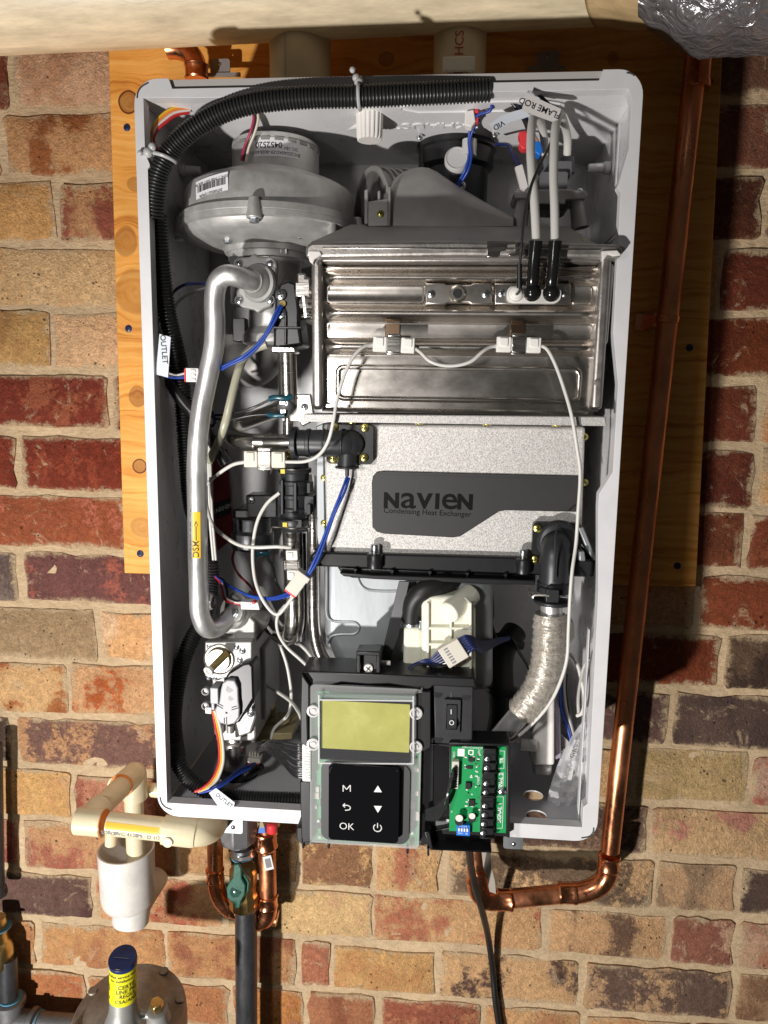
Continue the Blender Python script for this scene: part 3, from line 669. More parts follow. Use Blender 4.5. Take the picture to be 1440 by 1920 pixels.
f = MB(); f.lathe([(.0062, 0), (.0068, .001), (.0068, .011), (.005, .013), (0, .0135)], P(510, 1560, Y3 - .02), (0, 0, 1), 18); f.build('plug', redp, tags=('small shiny red plastic plug under the heater beside the copper pipe', 'plug'))
f = MB(); f.pprism([(486, 1552), (496, 1552), (492, 1540), (488, 1540)], Y3 - .045, Y3 - .035); f.pprism([(484, 1562), (497, 1562), (496, 1552), (486, 1552)], Y3 - .045, Y3 - .035, m=1); f.build('tag_tip', [tan, bluep], tags=('tiny blue and tan tag tip next to the red cap', 'tag'))

Y4 = .2; r4 = 19 * S(365, 110, Y4)
t = thing('copper_elbow', 'copper elbow pipe poking up behind the top left corner of the heater', 'pipe', P(368, 130, Y4))
f = MB(); elbow(f, P(315, 90, Y4 - .02), P(362, 86, Y4 - .02), P(368, 128, Y4 - .02), r4); fitting(f, P(368, 120, Y4 - .02), P(369, 150, Y4 - .02), r4 * .98); f.build('elbow', copperd, t)

# ================================================================== gas feed below the heater
YG = .188; s = S(450, 1700, YG)
t = thing('gas_pipe', 'black iron gas pipe rising to the heater with a brass ball valve and grey union', 'pipe', P(462, 1900, YG))
f = MB(); rg = 20.5 * s; f.cyl(P(463, 2050, YG), P(461, 1690, YG), rg, 28); f.build('pipe', iron, t)
f = MB(); f.lathe([(rg * 1.02, 0), (rg * 1.06, .002), (rg * 1.02, .004), (rg * 1.06, .006), (rg * 1.0, .008)], P(461, 1704, YG), (0, 0, 1), 24); f.build('thread', zinc, t)
f = MB(); f.lathe([(25 * s, 0), (27 * s, .003), (27 * s, .018), (24 * s, .022), (24 * s, .034), (26 * s, .037), (26 * s, .052), (23 * s, .056)], P(457, 1700, YG), (0, 0, 1), 12); f.build('valve_body', brass, t, smooth=25)
f = MB(); f.lathe([(18 * s, 0), (24 * s, .003), (20 * s, .006), (22 * s, .009), (20 * s, .012)], P(455, 1604, YG), (0, 0, 1), 26); f.build('nipple', zinc, t)
f = MB(); f.lathe([(24 * s, 0), (34 * s, .006), (36 * s, .014), (36 * s, .045)], P(447, 1582, YG), (0, 0, 1), 8); f.build('union_nut', ironz, t, bevel=.0015)
mb = MB(); mb.tube([P(456, 1603, YG) + Vector((math.cos(i * .4) * 22 * s, math.sin(i * .4) * 22 * s, .0012 * math.sin(i))) for i in range(16)], .0011, 6, closed=True); mb.build('pipe_dope', mat('blue_dope', (.10, .28, .42), .4), t)
h = MB(); h.cyl(P(441, 1672, .1605), P(441, 1672, .1590), 10 * S(441, 1674, .161), 18); h = h.build('valve_handle', greenh, t)
out = [(438, 1622), (447, 1620), (452, 1628), (453, 1648), (460, 1660), (459, 1678), (452, 1690), (449, 1703), (440, 1704), (436, 1694), (426, 1684), (424, 1666), (430, 1654), (436, 1646)]
MB().pprism(out, .161, .166).build('lever', greenh, h, bevel=.0012)
mb = MB(); mb.pprism([(447, 1621), (453, 1630), (468, 1655), (466, 1672), (458, 1682), (453, 1650)], .166, .175); mb.build('wing', greenh, h, bevel=.0012)
screw('zinc', 440, 1674, .1595, 5.5, h, 'nut')

# ================================================================== cream condensate drain line and cup
rc = 25 * S(250, 1550, .02)
DY = .02
def pipe_thing(): pass
t = thing('condensate_line', 'cream plastic drain line of elbows with yellow print stripes, left of the gas pipe', 'pipe', P(200, 1545, .03))
A = P(168, 1540, .03); B = P(320, 1556, .03); Cc = P(385, 1560, .05); D_ = P(252, 1452, .155)
f = MB(); f.cyl(P(205, 1544, .03), P(318, 1556, .03), rc * .88, 28); f.build('front_pipe', cream, t)
f = MB(); f.lathe([(rc, 0), (rc * 1.02, .003), (rc * 1.02, .03)], P(196, 1543, .03), P(160, 1540, .03) - P(196, 1543, .03), 28); f.ball(P(165, 1540, .031), rc * 1.02, 20); f.lathe([(rc * 1.0, 0), (rc * 1.0, .028)], P(165, 1540, .031), P(205, 1492, .082) - P(165, 1540, .031), 28); f.build('front_elbow', cream, t)
f = MB(); f.cyl(P(190, 1512, .065), P(250, 1453, .15), rc * .88, 26); f.build('slant_pipe', cream, t)
f = MB(); f.ball(D_, rc * 1.05, 20); f.lathe([(rc * 1.04, 0), (rc * 1.04, .036)], D_, P(222, 1478, .12) - D_, 26); f.lathe([(rc * 1.04, 0), (rc * 1.04, .032)], D_, (0, 0, -1), 26); f.build('upper_elbow', cream, t)
f = MB(); f.cyl(D_ + Vector((-.002, 0, -.02)), D_ + Vector((-.002, 0, -.12)), rc * .82, 24); f.build('drop_pipe', cream, t)
f = MB(); f.cyl(P(209, 1530, .15), P(208, 1583, .15), 11 * S(208, 1570, .15), 18); f.build('stub_pipe', cream, t)
f = MB(); f.cyl(P(258, 1478, .175), P(330, 1486, .175), 13 * S(290, 1482, .175), 20); f.build('branch_pipe', cream, t)
f = MB(); f.lathe([(rc * .9, 0), (rc * 1.08, .001), (rc * 1.08, .032), (rc * 1.0, .036)], P(306, 1555, .03), P(350, 1560, .032) - P(306, 1555, .03), 28)
f.tube(crom(pp([(345, 1559, .032), (372, 1561, .036), (392, 1556, .052), (402, 1545, .075), (406, 1535, .1)]), 5), rc * 1.02, 24); f.build('end_elbow', cream, t)
f = MB(); f.lathe([(.0055, 0), (.0052, .0012), (0, .0014)], P(324, 1564, .03) + Vector((0, -rc * 1.07, 0)), (0, -1, 0), 16); f.build('gate_mark', cream, t)
org = mat('orange_primer', (.75, .22, .03), .4)
for (p, q_, k) in ((P(193, 1543, .03), P(318, 1556, .03), 1.0), (P(309, 1555, .03), P(330, 1557, .03), .98), (P(228, 1473, .118), P(190, 1512, .065), .99)):
    f = MB(); f.lathe([(rc * .9 * k, 0), (rc * 1.03 * k, .0004), (rc * 1.03 * k, .0016), (rc * .9 * k, .002)], p, q_ - p, 26); f.build('primer_ring', org, t)
def stripe(mb, a, b_, r, ang, wid, m=None, n=4):        # strip of a cylinder's skin, ang 0 faces the room, 90 up
    a, b_ = Vector(a), Vector(b_); t_ = (b_ - a).normalized(); f_ = Vector((0, -1, 0)); f_ = (f_ - t_ * f_.dot(t_)).normalized(); u_ = Vector((0, 0, 1)); u_ = (u_ - t_ * u_.dot(t_) - f_ * u_.dot(f_)).normalized()
    vs = []
    for p in (a, b_):
        for rr_ in (r, r - .0004):
            vs += [p + (f_ * math.cos(math.radians(ang + wid * (i / n - .5))) + u_ * math.sin(math.radians(ang + wid * (i / n - .5)))) * rr_ for i in range(n + 1)]
    k = n + 1; fs = []
    for i in range(n): fs += [(i, i + 1, 2 * k + i + 1, 2 * k + i), (k + i, k + i + 1, 3 * k + i + 1, 3 * k + i)]
    fs += [(0, k, 3 * k, 2 * k), (n, k + n, 3 * k + n, 2 * k + n)]
    mb.add(vs, fs, m)
f = MB(); stripe(f, P(206, 1544, .03), P(306, 1555, .03), rc * .893, 22, 34); stripe(f, P(203, 1499, .083), P(226, 1476, .116), rc * .893, 12, 55); f.build('print_stripe', mat('yellow_stripe', (.85, .52, .03), .45), t)
f = MB(); pa = P(250, 1549, .03)
for i, s_ in enumerate(('SDR 11', 'CPVC 4120', 'IPS', 'D 1/2')):
    f.text(s_, TM(P(215 + i * 27, 1547 + 3 * i, .03) + Vector((0, -rc * .893, -rc * .12)), (1, 0, -.02), (0, -.12, 1)), .0062, bold=.01)
f.build('lettering', inkg, t)

YC = .165; cc = P(237, 1600, YC); s = S(237, 1640, YC)
t = thing('drain_cup', 'white plastic drain cup hanging under the cream drain line', 'drain', P(240, 1690, YC))
R1 = 51 * s; zt = P(237, 1590, YC).z; zb = P(239, 1688, YC).z
f = MB(); f.lathe([(R1 * .93, zt - .045 - zb), (R1 * .94, zt - zb), (R1, zt - zb), (R1 * .97, .012), (R1 * .93, .002), (R1 * .84, -.004), (R1 * .62, -.008)], (cc.x, YC, zb), (0, 0, 1), 44); f.lathe([(0, zt - .05 - zb), (R1 * .93, zt - .05 - zb)], (cc.x, YC, zb), (0, 0, 1), 44); f.build('cup', pvcw, t)
f = MB(); a = Vector((cc.x + .006, YC, zb - .004)); f.lathe([(R1 * .66, 0), (R1 * .66, .022), (R1 * .60, .026), (R1 * .5, .027), (0, .027)], a, (-.08, -.25, -1), 32); f.build('reducer', pvcw, t)
f = MB(); f.tube([Vector((cc.x + .009, YC, zb - .016)), Vector((cc.x + .012, YC + .03, zb - .010)), Vector((cc.x + .015, YC + .06, zb - .006))], R1 * .44, 24); f.build('outlet', pvcw, t)

# ================================================================== gas regulator, left valve
YE = .03
t = thing('gas_regulator', 'brown round cast gas regulator with a yellow labelled blue capped tower', 'regulator', P(245, 1930, YE))
ctr = P(242, 1905, .07); s = S(242, 1890, YE); Rr = 104 * S(242, 1900, .07); nrm = Vector((0, -.25, 1)).normalized()
f = MB(); f.lathe([(Rr * .98, -.03), (Rr, -.012), (Rr, 0), (Rr * .97, .003), (Rr * .82, .004), (Rr * .70, .010), (Rr * .5, .016), (Rr * .3, .02), (0, .02)], ctr, nrm, 56); f.build('body', regm, t)
u, v, _ = frame(nrm)
for i in range(8):
    a = math.radians(22 + 45 * i); p = ctr + (u * math.cos(a) + v * math.sin(a)) * Rr * .9 + nrm * .003
    f = MB(); f.lathe([(.0058, 0), (.0058, .002), (.005, .003), (0, .0032)], p, nrm, 12); f.build('bolt', regm, t)
tb = P(231, 1905, .02); tt = P(231, 1800, .02); rt = 25 * S(231, 1840, .02); axt = (tt - tb).normalized(); Lt = (tt - tb).length
f = MB(); f.lathe([(rt * 1.35, -.006), (rt * 1.1, .004), (rt, .012), (rt * .97, Lt)], tb, axt, 32); f.build('tower', diecast, t)
f = MB(); f.lathe([(rt * 1.0, Lt * .34), (rt * .995, Lt * .92)], tb, axt, 40, a0=0, a1=2 * math.pi - .0001); f.build('label_band', lemon, t)
f = MB()
def cyltext(mb, txt, zf, ang, size, bold=.0):
    vs, fs = text_geo(txt, bold); Rt = rt * 1.012; out_ = []
    for x, y, z in vs:
        th = math.radians(ang) + x * size / Rt; out_.append(tb + axt * (Lt * zf + y * size) + Vector((math.sin(th), -math.cos(th), 0)) * Rt)
    mb.add(out_, fs)
for txt, zf, an, sz in (('certified service label', .86, 12, .0044), ('for installation', .79, 16, .0044), ('CERTIF', .68, 40, .0062), ('LINE PRE', .60, 40, .0062), ('REGUL', .52, 44, .0062), ('CSA/ANSI', .43, 40, .0062), ('1/2', .66, -52, .005), ('PSI', .60, -52, .005), ('10', .45, -52, .005)): cyltext(f, txt, zf, an, sz, .012)
f.build('lettering', ink, t)
f = MB(); f.lathe([(rt * 1.03, 0), (rt * 1.03, .005), (rt * .98, .0062), (0, .0062)], tt - axt * .001, (axt + Vector((0, -.42, 0))).normalized(), 36); f.build('tower_cap', navyc, t)
f = MB(); f.obox(tt + axt * .0058 + Vector((0, -.0035, 0)), (.0085, 0, 0), (0, .0006, -.0002), (0, 0, .0004)); f.build('cap_slot', dark, t)
pb = P(297, 1905, .035); f = MB(); f.lathe([(.0135, -.004), (.0115, 0), (.0115, .01), (.009, .0115)], pb, (0, -.2, 1), 24); f.build('vent_boss', diecast, t)
f = MB(); f.lathe([(.0072, 0), (.0078, .002), (.0078, .009), (.0068, .011), (0, .0112)], pb + Vector((0, -.002, .0115)), (0, -.28, 1), 6); f.build('vent_plug', brass, t, bevel=.0006)
f = MB(); f.cyl(P(258, 1898, .03), P(290, 1906, .03), .0045, 12); f.build('rib', diecast, t)
YV = .214
t = thing('gas_tee', 'grey iron tee and pipe joining the regulator at the bottom left corner', 'pipe', P(40, 1900, YV))
s = S(20, 1850, YV)
f = MB(); f.cyl(P(17, 1880, YV), P(14, 1795, YV), 17 * s, 22); f.build('upper_pipe', iron, t)
f = MB(); f.lathe([(24 * s, 0), (27 * s, .002), (27 * s, .008), (22 * s, .010)], P(20, 1884, YV), (0, 0, 1), 24); f.cyl(P(20, 1990, YV), P(20, 1880, YV), 23 * s, 24); f.cyl(P(20, 1915, YV), P(62, 1918, YV), 22 * s, 24); f.lathe([(22 * s, 0), (26 * s, .002), (26 * s, .008), (20 * s, .01)], P(56, 1916, YV), (1, 0, -.05), 24); f.build('tee', ironz, t)
f = MB(); f.cyl(P(60, 1916, YV), P(160, 1924, YV), 19 * s, 22); f.build('side_pipe', ironz, t)
dope = mat('blue_dope', (.10, .28, .42), .4)
f = MB()
for (pc, axx, r) in ((P(20, 1872, YV), (0, 0, 1), 20 * s), (P(72, 1917, YV), (1, 0, 0), 21 * s)): f.lathe([(r * .9, 0), (r * 1.03, .0005), (r * 1.03, .0022), (r * .9, .0028)], pc, axx, 22)
f.build('pipe_dope', dope, t)
t = thing('brass_valve', 'brass gas valve cut by the left edge of the picture', 'valve', P(4, 1800, YV))
f = MB(); f.lathe([(20 * s, 0), (24 * s, .006), (25 * s, .028), (22 * s, .036), (18 * s, .040), (17 * s, .052), (19 * s, .056), (17 * s, .075)], P(2, 1812, YV), (-.04, 0, 1), 14); f.build('body', brass, t, smooth=28)
f = MB(); f.cyl(P(-3, 1680, YV), P(-8, 1395, YV), 11 * s, 18); f.lathe([(12 * s, 0), (15 * s, .004), (14 * s, .012), (11 * s, .016)], P(-1, 1680, YV), (-.04, 0, 1), 18); f.build('pipe', iron, t)
f = MB(); f.lathe([(18 * s, 0), (20.5 * s, .0006), (20.5 * s, .002), (18 * s, .0026)], P(0, 1740, YV), (-.04, 0, 1), 20); f.build('pipe_dope', dope, t)
# ================================================================== heater cabinet
HX, HZ, BK = .22, .35, .2
cab = thing('heater_cabinet', 'open white steel water heater cabinet with rounded rim and its front cover off', 'cabinet', (0, .1, -.35))
outer = rrect(-HX, HX, -HZ, HZ, .021, 8)
MB().box(-.2174, .2174, BK - .0015, BK, -.3475, .3475).build('back_panel', inner, cab)
f = MB(); f.box(-.2185, -.217, .012, BK - .002, -.345, .345); f.build('side_panel', inner, cab)
f = MB(); f.box(.217, .2185, .012, BK - .002, -.345, .345); f.build('side_panel', inner, cab)
f = MB(); f.box(-.2165, .2165, .012, BK - .002, .3345, .336); f.build('top_panel', inner, cab)
# bottom panel with knock-out holes
def holes(pts, z): return [(PZ(x, y, z), r) for x, y, r in pts]
hb = holes([(1000, 1491, .0105), (1006, 1529, .0105)], -.3455)
hb += [(Vector((c_.x - .05 * k, .06 + .03 * k, 0)), .0) for k, (c_, r_) in enumerate(hb) if False]
lo = [(-.2165, 0, .012), (.2165, 0, .012), (.2165, 0, BK - .002), (-.2165, 0, BK - .002)]
f = MB(); f.plate([lo] + [[(c_.x + r_ * math.cos(-2 * math.pi * i / 24), 0, c_.y + r_ * math.sin(-2 * math.pi * i / 24)) for i in range(24)] for c_, r_ in hb], -.347, -.3455)
f.v = [Vector((v.x, v.z, v.y)) for v in f.v]; f.build('bottom_panel', mat('shaded_white_inside', (.55, .55, .57), .3, var=.06, vscale=18), cab)  # shade on the floor put into a greyer copy of the inside white
# rim: the outer edge steps back between the top corner caps
rim = []
for p in outer:
    rim.append(p)
i_top = [i for i, p in enumerate(rim) if p[2] > HZ - .0005]
x1, x0 = .186, -.188
tops = [(x1, 0, HZ), (x1 - .003, 0, HZ - .0085), (x0 + .003, 0, HZ - .0085), (x0, 0, HZ)]
k = max(i for i, p in enumerate(rim) if p[0] > 0 and p[2] > HZ - 1e-6)
rim = rim[:k + 1] + tops + rim[k + 1:]
innr = [(HX - .0125, 0, HZ - .0157), (x1 - .012, 0, HZ - .0159), (x0 + .018, 0, HZ - .0164), (x0 + .006, 0, HZ - .0158), (-HX + .0085, 0, HZ - .0157), (-HX + .0085, 0, HZ - .062), (-HX + .0125, 0, HZ - .071), (-HX + .0125, 0, HZ - .073), (-HX + .0105, 0, HZ - .075), (-HX + .010, 0, -HZ + .0145), (HX - .0145, 0, -HZ + .0150),
        (HX - .0145, 0, -HZ + .036), (HX - .0105, 0, -HZ + .04), (HX - .0125, 0, -.10), (HX - .017, 0, -.02), (HX - .017, 0, -.008), (HX - .006, 0, .012), (HX - .006, 0, .09), (HX - .013, 0, .135), (HX - .0135, 0, .252), (HX - .0165, 0, .257), (HX - .009, 0, .287), (HX - .009, 0, .325)]
innr = list(reversed(innr))
MB().plate([rim, innr], 0, .0125).build('rim', white, cab, bevel=.0016, segs=3)
f = MB(); f.prism([(x1, 0, HZ), (x0, 0, HZ), (x0, 0, HZ - .0086), (x1, 0, HZ - .0086)], .0035, .0125); f.build('top_trim', mat('shaded_trim_white', (.50, .47, .45), .45), cab)  # shadow of the lip on this band put into its darker colour
so = [(HX - .0006, 0, -HZ + .001)] + rrect(-HX + .0006, HX - .0006, -HZ, HZ - .0006, .02, 8)[:18] + [(-HX + .0006, 0, -HZ + .001)]; si = [(HX - .0025, 0, -HZ + .001)] + rrect(-HX + .0025, HX - .0025, -HZ, HZ - .0025, .018, 8)[:18] + [(-HX + .0025, 0, -HZ + .001)]
MB().prism(so + list(reversed(si)), .0126, BK - .0005).build('shell', white, cab)
# inner side returns of the rim, seen edge on at the right
f = MB(); f.box(HX - .0155, HX - .0147, .0130, .0185, .262, .312); f.build('side_return', white, cab); f = MB(); f.box(HX - .0165, HX - .0157, .013, .021, -.335, -.14); f.build('side_return', white, cab)
for (pts) in ([(257, 184), (259, 172), (266, 162), (278, 155)], [(1175, 136), (1184, 138), (1190, 142)], [(300, 1495), (303, 1505), (310, 1513), (322, 1518)], [(1113, 1552), (1112, 1560), (1105, 1568), (1090, 1571)]):
    f = MB(); f.tube(crom(pp([(x, y, -.0001) for x, y in pts]), 4), .0007, 8); f.build('corner_slot', mat('slot_shade', (.05, .05, .052), .6), cab)  # open slit drawn as a dark tube, its shade put into the colour
for (x, z) in ((-.2165, P(352, 311, .09).z), (.2165, P(1135, 306, .09).z)):
    sgn = 1 if x < 0 else -1; yy = .105
    f = MB(); f.cyl((x, yy, z), (x + sgn * .006, yy, z), .006); f.cyl((x + sgn * .006, yy, z), (x + sgn * .021, yy, z), .0048, r2=.0038); f.build('locating_peg', inner, cab, bevel=.0006)
# rating plate on the right inner wall
f = MB(); cn = [PX(1141, 402, .2168), PX(1175, 381, .2168), PX(1178, 470, .2168), PX(1142, 476, .2168)]
cn = [Vector((.2167, p.y, p.z)) for p in cn]
ya, yb = min(p.y for p in cn), max(p.y for p in cn); za, zb = .20, cn[1].z
f.box(.2163, .2169, .054, .125, .172, .232, m=0); f.box(.2160, .2163, .056, .123, .174, .230, m=1)
for i in range(9):
    z = .226 - i * .0055
    if i % 3 == 2: f.box(.2158, .2160, .058, .121, z - .0003, z + .0003)
    else:
        y_ = .059
        while y_ < .114: l = random.uniform(.003, .010); f.box(.2158, .2160, y_, y_ + l, z - .0009, z + .0009); y_ += l + .003
f.build('rating_plate', [inkg, papr], cab)
f = MB(); wr = pp([(393, 848, .195), (424, 842, .195), (438, 1008, .195), (408, 1033, .195)]); f.prism(wr, .1945, .1965); m0 = pp([(403, 944, .1942), (430, 933, .1942), (433, 962, .1942), (406, 974, .1942)]); f.prism(m0, .1940, .1945, m=1)
f.text('WARNING', TM(P(418, 953, .1938), (1, 0, .42), (-.1, 0, 1)), .0075, m=2, bold=.02); f.build('warning_sticker', [redl, ink, inkw], cab)
# galvanised liner plate low down behind the trap, with pressed grooves
gl = [(604, 1040), (925, 1040), (925, 1300), (700, 1300), (660, 1278), (625, 1238), (606, 1190)]
gp = MB().pprism(gl, .035, .1975).build('liner_plate', galv, cab, bevel=.012, segs=6)
f = MB()
for pts in ([(613, 1050), (613, 1110), (613, 1150), (622, 1163), (640, 1166), (665, 1167), (674, 1177), (665, 1188), (640, 1189), (622, 1193), (614, 1206)], [(672, 1055), (672, 1085), (684, 1103), (710, 1108), (760, 1108)]):
    f.tube(crom(pp([(x, y, .0352) for x, y in pts]), 6), .0016, 8)
f.build('pressed_groove', galv, gp)
f = MB(); f.text('EXHAUST', TM((P(815, 225, .075).x, .078, .3344), (-1, 0, 0), (0, 1, 0)), .019, space=1.1, bold=.006, ext=.05); f.build('embossed_lettering', inner, cab)
f = MB(); f.tube([(x, y, .3344) for x, y in ((.03, .022), (.14, .022), (.155, .03), (.155, .036), (.14, .044), (.03, .044), (.015, .036), (.015, .03))], .0012, 6, closed=True); f.build('pressed_groove', inner, cab)
f = MB(); pa = [(P(1092, 330, .198)), (P(1092, 600, .198))]; f.tube(pp([(1040, 310, .1985), (1085, 310, .1985), (1097, 320, .1985), (1097, 360, .1985), (1095, 700, .1985)]), .0016, 8); f.build('pressed_groove', inner, cab)
# wall brackets of the cabinet
def bracket(x0, y0, x1_, y1_, Y, m_, hx, hy, up_=True, nm='mounting_bracket'):
    f = MB(); o = prrect(x0, y0, x1_, y1_, Y, 5); s_ = S(hx, hy, Y); h = list(reversed(circ(P(hx, hy, Y), 4.2 * s_, 14)))
    f.plate([o, h], Y, Y + .002); b = f.build(nm, m_, cab, bevel=.0003)
    screw('zinc', hx, hy, Y + .001, 3.4, b)
bracket(394, 110, 431, 142, .199, castd, 411, 119); bracket(1007, 96, 1048, 132, .199, castd, 1026, 105)
bracket(418, 1528, 455, 1563, .086, galv, 437, 1551); bracket(944, 1562, 981, 1592, .15, galv, 964, 1583)
f = MB(); f.pbox(990, 124, 1062, 131, .197, .2); f.build('bracket_foot', castd, cab); f = MB(); f.pbox(380, 136, 450, 143, .197, .2); f.build('bracket_foot', castd, cab)
# white ribbed plug on a bent arm below the top panel
t = thing('ribbed_cap', 'white ribbed plastic plug cap hanging inside the top of the cabinet', 'cap', P(693, 212, .05))
YK = .05; zt, zb = P(693, 210, YK).z, P(693, 264, YK).z; cx = P(693, 240, YK).x; r = 25 * S(693, 240, YK); vs = []; nn = 72
for z, k in ((zt, .98), (zb + .003, .92), (zb, .86)): vs += [(cx + r * k * (1 + .05 * (1 if (j // 2) % 2 else -1)) * math.cos(2 * math.pi * j / nn), YK + r * k * (1 + .05 * (1 if (j // 2) % 2 else -1)) * math.sin(2 * math.pi * j / nn), z) for j in range(nn)]
MB().add(vs, [(i * nn + j, i * nn + (j + 1) % nn, (i + 1) * nn + (j + 1) % nn, (i + 1) * nn + j) for i in (0, 1) for j in range(nn)] + [tuple(range(nn)), tuple(range(2 * nn, 3 * nn))]).build('cap', nylon, t)
f = MB(); f.tube(crom([Vector((cx, YK + .012, zt - .004)), P(650, 236, .09), P(600, 244, .12), P(560, 246, .15)], 5), .0045, 10); f.build('strap', nylon, t)

# ================================================================== blower
YB = .105; bx = P(507, 380, YB).x; Rb = 163 * S(507, 385, YB)
bl = thing('blower', 'round cast aluminium combustion fan with labelled motor on top', 'fan', (bx, YB, P(505, 440, YB).z))
def zf(py, r): return P(507, py, YB - r).z
rm = 81 * S(518, 280, YB)
z0, z1, z2, z3, z4 = zf(404, Rb), zf(376, Rb), zf(319, Rb * .95), zf(308, rm), zf(250, rm)
mx = P(517, 280, YB).x
f = MB(); f.lathe([(Rb * 1.00, z0), (Rb * 1.035, z0 + .001), (Rb * 1.035, (z0 + z1) / 2 - .0005), (Rb * 1.03, (z0 + z1) / 2), (Rb * 1.035, (z0 + z1) / 2 + .0005), (Rb * 1.03, z1), (Rb * .975, z1 + .002), (Rb * .955, z2 - .004), (Rb * .93, z2 + .001), (Rb * .84, z2 + .006), (Rb * .55, z3 - .001), (0, z3)], (bx, YB, 0), (0, 0, 1), 72); f.build('volute', cast, bl, smooth=30)
f = MB(); zi = z0 - .012; f.lathe([(Rb * .48, zi - .014), (Rb * .48, zi - .008), (Rb * .52, zi - .0075), (Rb * .54, zi - .003), (Rb * .66, zi - .002), (Rb * .80, zi + .001), (Rb * .91, z0 - .008), (Rb * .97, z0 - .004), (Rb * 1.0, z0 + .0004)], (bx, YB, 0), (0, 0, 1), 72); f.lathe([(0, zi - .0125), (Rb * .48, zi - .0125)], (bx, YB, 0), (0, 0, 1), 72); f.build('bottom_cover', cast, bl, smooth=30)
f = MB(); f.lathe([(rm, z3 - .002), (rm, z4 - .004), (rm * .985, z4 - .002), (rm * 1.0, z4 - .0015), (rm * .985, z4 + .002), (rm * .93, z4 + .0035), (0, z4 + .004)], (mx, YB, 0), (0, 0, 1), 56); mo = f.build('motor', cast, bl, smooth=30)
f = MB()
for i in range(9):
    a = math.radians(-90 + (i - 2) * 17); 
    f.obox((mx + math.cos(a) * rm * 1.0, YB + math.sin(a) * rm * 1.0, z4 - .004), (math.sin(a) * .0042, -math.cos(a) * .0042, 0), (math.cos(a) * .0005, math.sin(a) * .0005, 0), (0, 0, .0016))
f.build('vent_slot', castd, mo)
def cylpatch(mb, c, R, a0, a1, za, zb_, th=.0004, n=10, m=None):
    vs = []
    for rr_ in (R, R - th):
        for z in (za, zb_): vs += [(c[0] + rr_ * math.sin(math.radians(a0 + (a1 - a0) * i / n)), c[1] - rr_ * math.cos(math.radians(a0 + (a1 - a0) * i / n)), z + (0 if len(c) < 3 else c[2] * i / n)) for i in range(n + 1)]
    k = n + 1; fs = []
    for i in range(n): fs += [(i, i + 1, k + i + 1, k + i), (2 * k + i, 3 * k + i, 3 * k + i + 1, 2 * k + i + 1)]
    fs += [(0, k, 3 * k, 2 * k), (n, 2 * k + n, 3 * k + n, k + n)]
    mb.add(vs, fs, m)
def cyltxt(mb, c, R, ang, z, txt, size, rot180=True, m=1, bold=0, rise=0):
    vs, fs = text_geo(txt, bold); sg = -1 if rot180 else 1
    mb.add([(c[0] + R * math.sin(math.radians(ang) + sg * x * size / R), c[1] - R * math.cos(math.radians(ang) + sg * x * size / R), z + sg * y * size + rise * sg * x * size) for x, y, zz in vs], fs, m)
zl0, zl1 = z4 - .0035, z3 + .0075
f = MB(); cylpatch(f, (mx, YB), rm * 1.006, -16, 42, zl1, zl0); 
cyltxt(f, (mx, YB), rm * 1.010, 4, (zl0 * .62 + zl1 * .38), '0452520', .0075, bold=.012); cyltxt(f, (mx, YB), rm * 1.010, 32, (zl0 * .5 + zl1 * .5), 'DC-18V', .0042); cyltxt(f, (mx, YB), rm * 1.010, 12, (zl0 * .22 + zl1 * .78), '3DC202A0ADZR-8028-60111', .0042)
f.build('motor_label', [papr, ink], bl)
RV = Rb * .968; za = zf(352, RV); 
f = MB(); cylpatch(f, (bx, YB, .0042), RV * 1.004, -40, -13, zf(361, RV) - .001, zf(361, RV) + .0148)
c3 = (bx, YB); R_ = RV * 1.007
cyltxt(f, c3, R_, -26.5, zf(361, RV) + .0135, '02NCT PV08 5VN 1 003K 84', .0034, rise=.1); cyltxt(f, c3, R_, -26.5, zf(361, RV) + .0025, '20750026217(94)96', .0036, bold=.01, rise=.1)
a = -38.0
while a < -15:
    wd = random.choice((.25, .25, .5, .8)); zz = zf(361, RV) + .0048 + .0042 * (a + 40) / 27 - .0005
    cylpatch(f, c3, R_, a, a + wd, zz, zz + .006, n=1, m=1); a += wd + random.choice((.3, .3, .6))
f.build('barcode_label', [papr, ink], bl)
for ang, rr_ in ((4, 1.05), (-80, 1.05), (84, 1.04), (145, 1.04), (-145, 1.05)):
    a = math.radians(ang); p = Vector((bx + Rb * rr_ * math.sin(a) * .985, YB - Rb * rr_ * math.cos(a) * .985, 0))
    f = MB(); f.cyl(p + Vector((0, 0, z0 - .003)), p + Vector((0, 0, z1 + .003)), .0075, 16, r2=.0045); f.build('lug', cast, bl, bevel=.001)
    inst('bolt', SCREW['hex'], p + Vector((0, 0, z0 - .005)), bl, (math.radians(90), 0, 0), .0046)
for px, py in ((427, 440), (559, 432), (470, 430), (622, 440)):
    p = P(px, py, YB - Rb * .56)
    f = MB(); f.cyl(p + Vector((0, 0, .018)), p + Vector((0, 0, -.005)), .0048, 14); f.build('lug', diecast, bl, bevel=.0006)
    inst('bolt', SCREW['hex'], p + Vector((0, 0, -.0065)), bl, (math.radians(90), 0, 0), .0038)
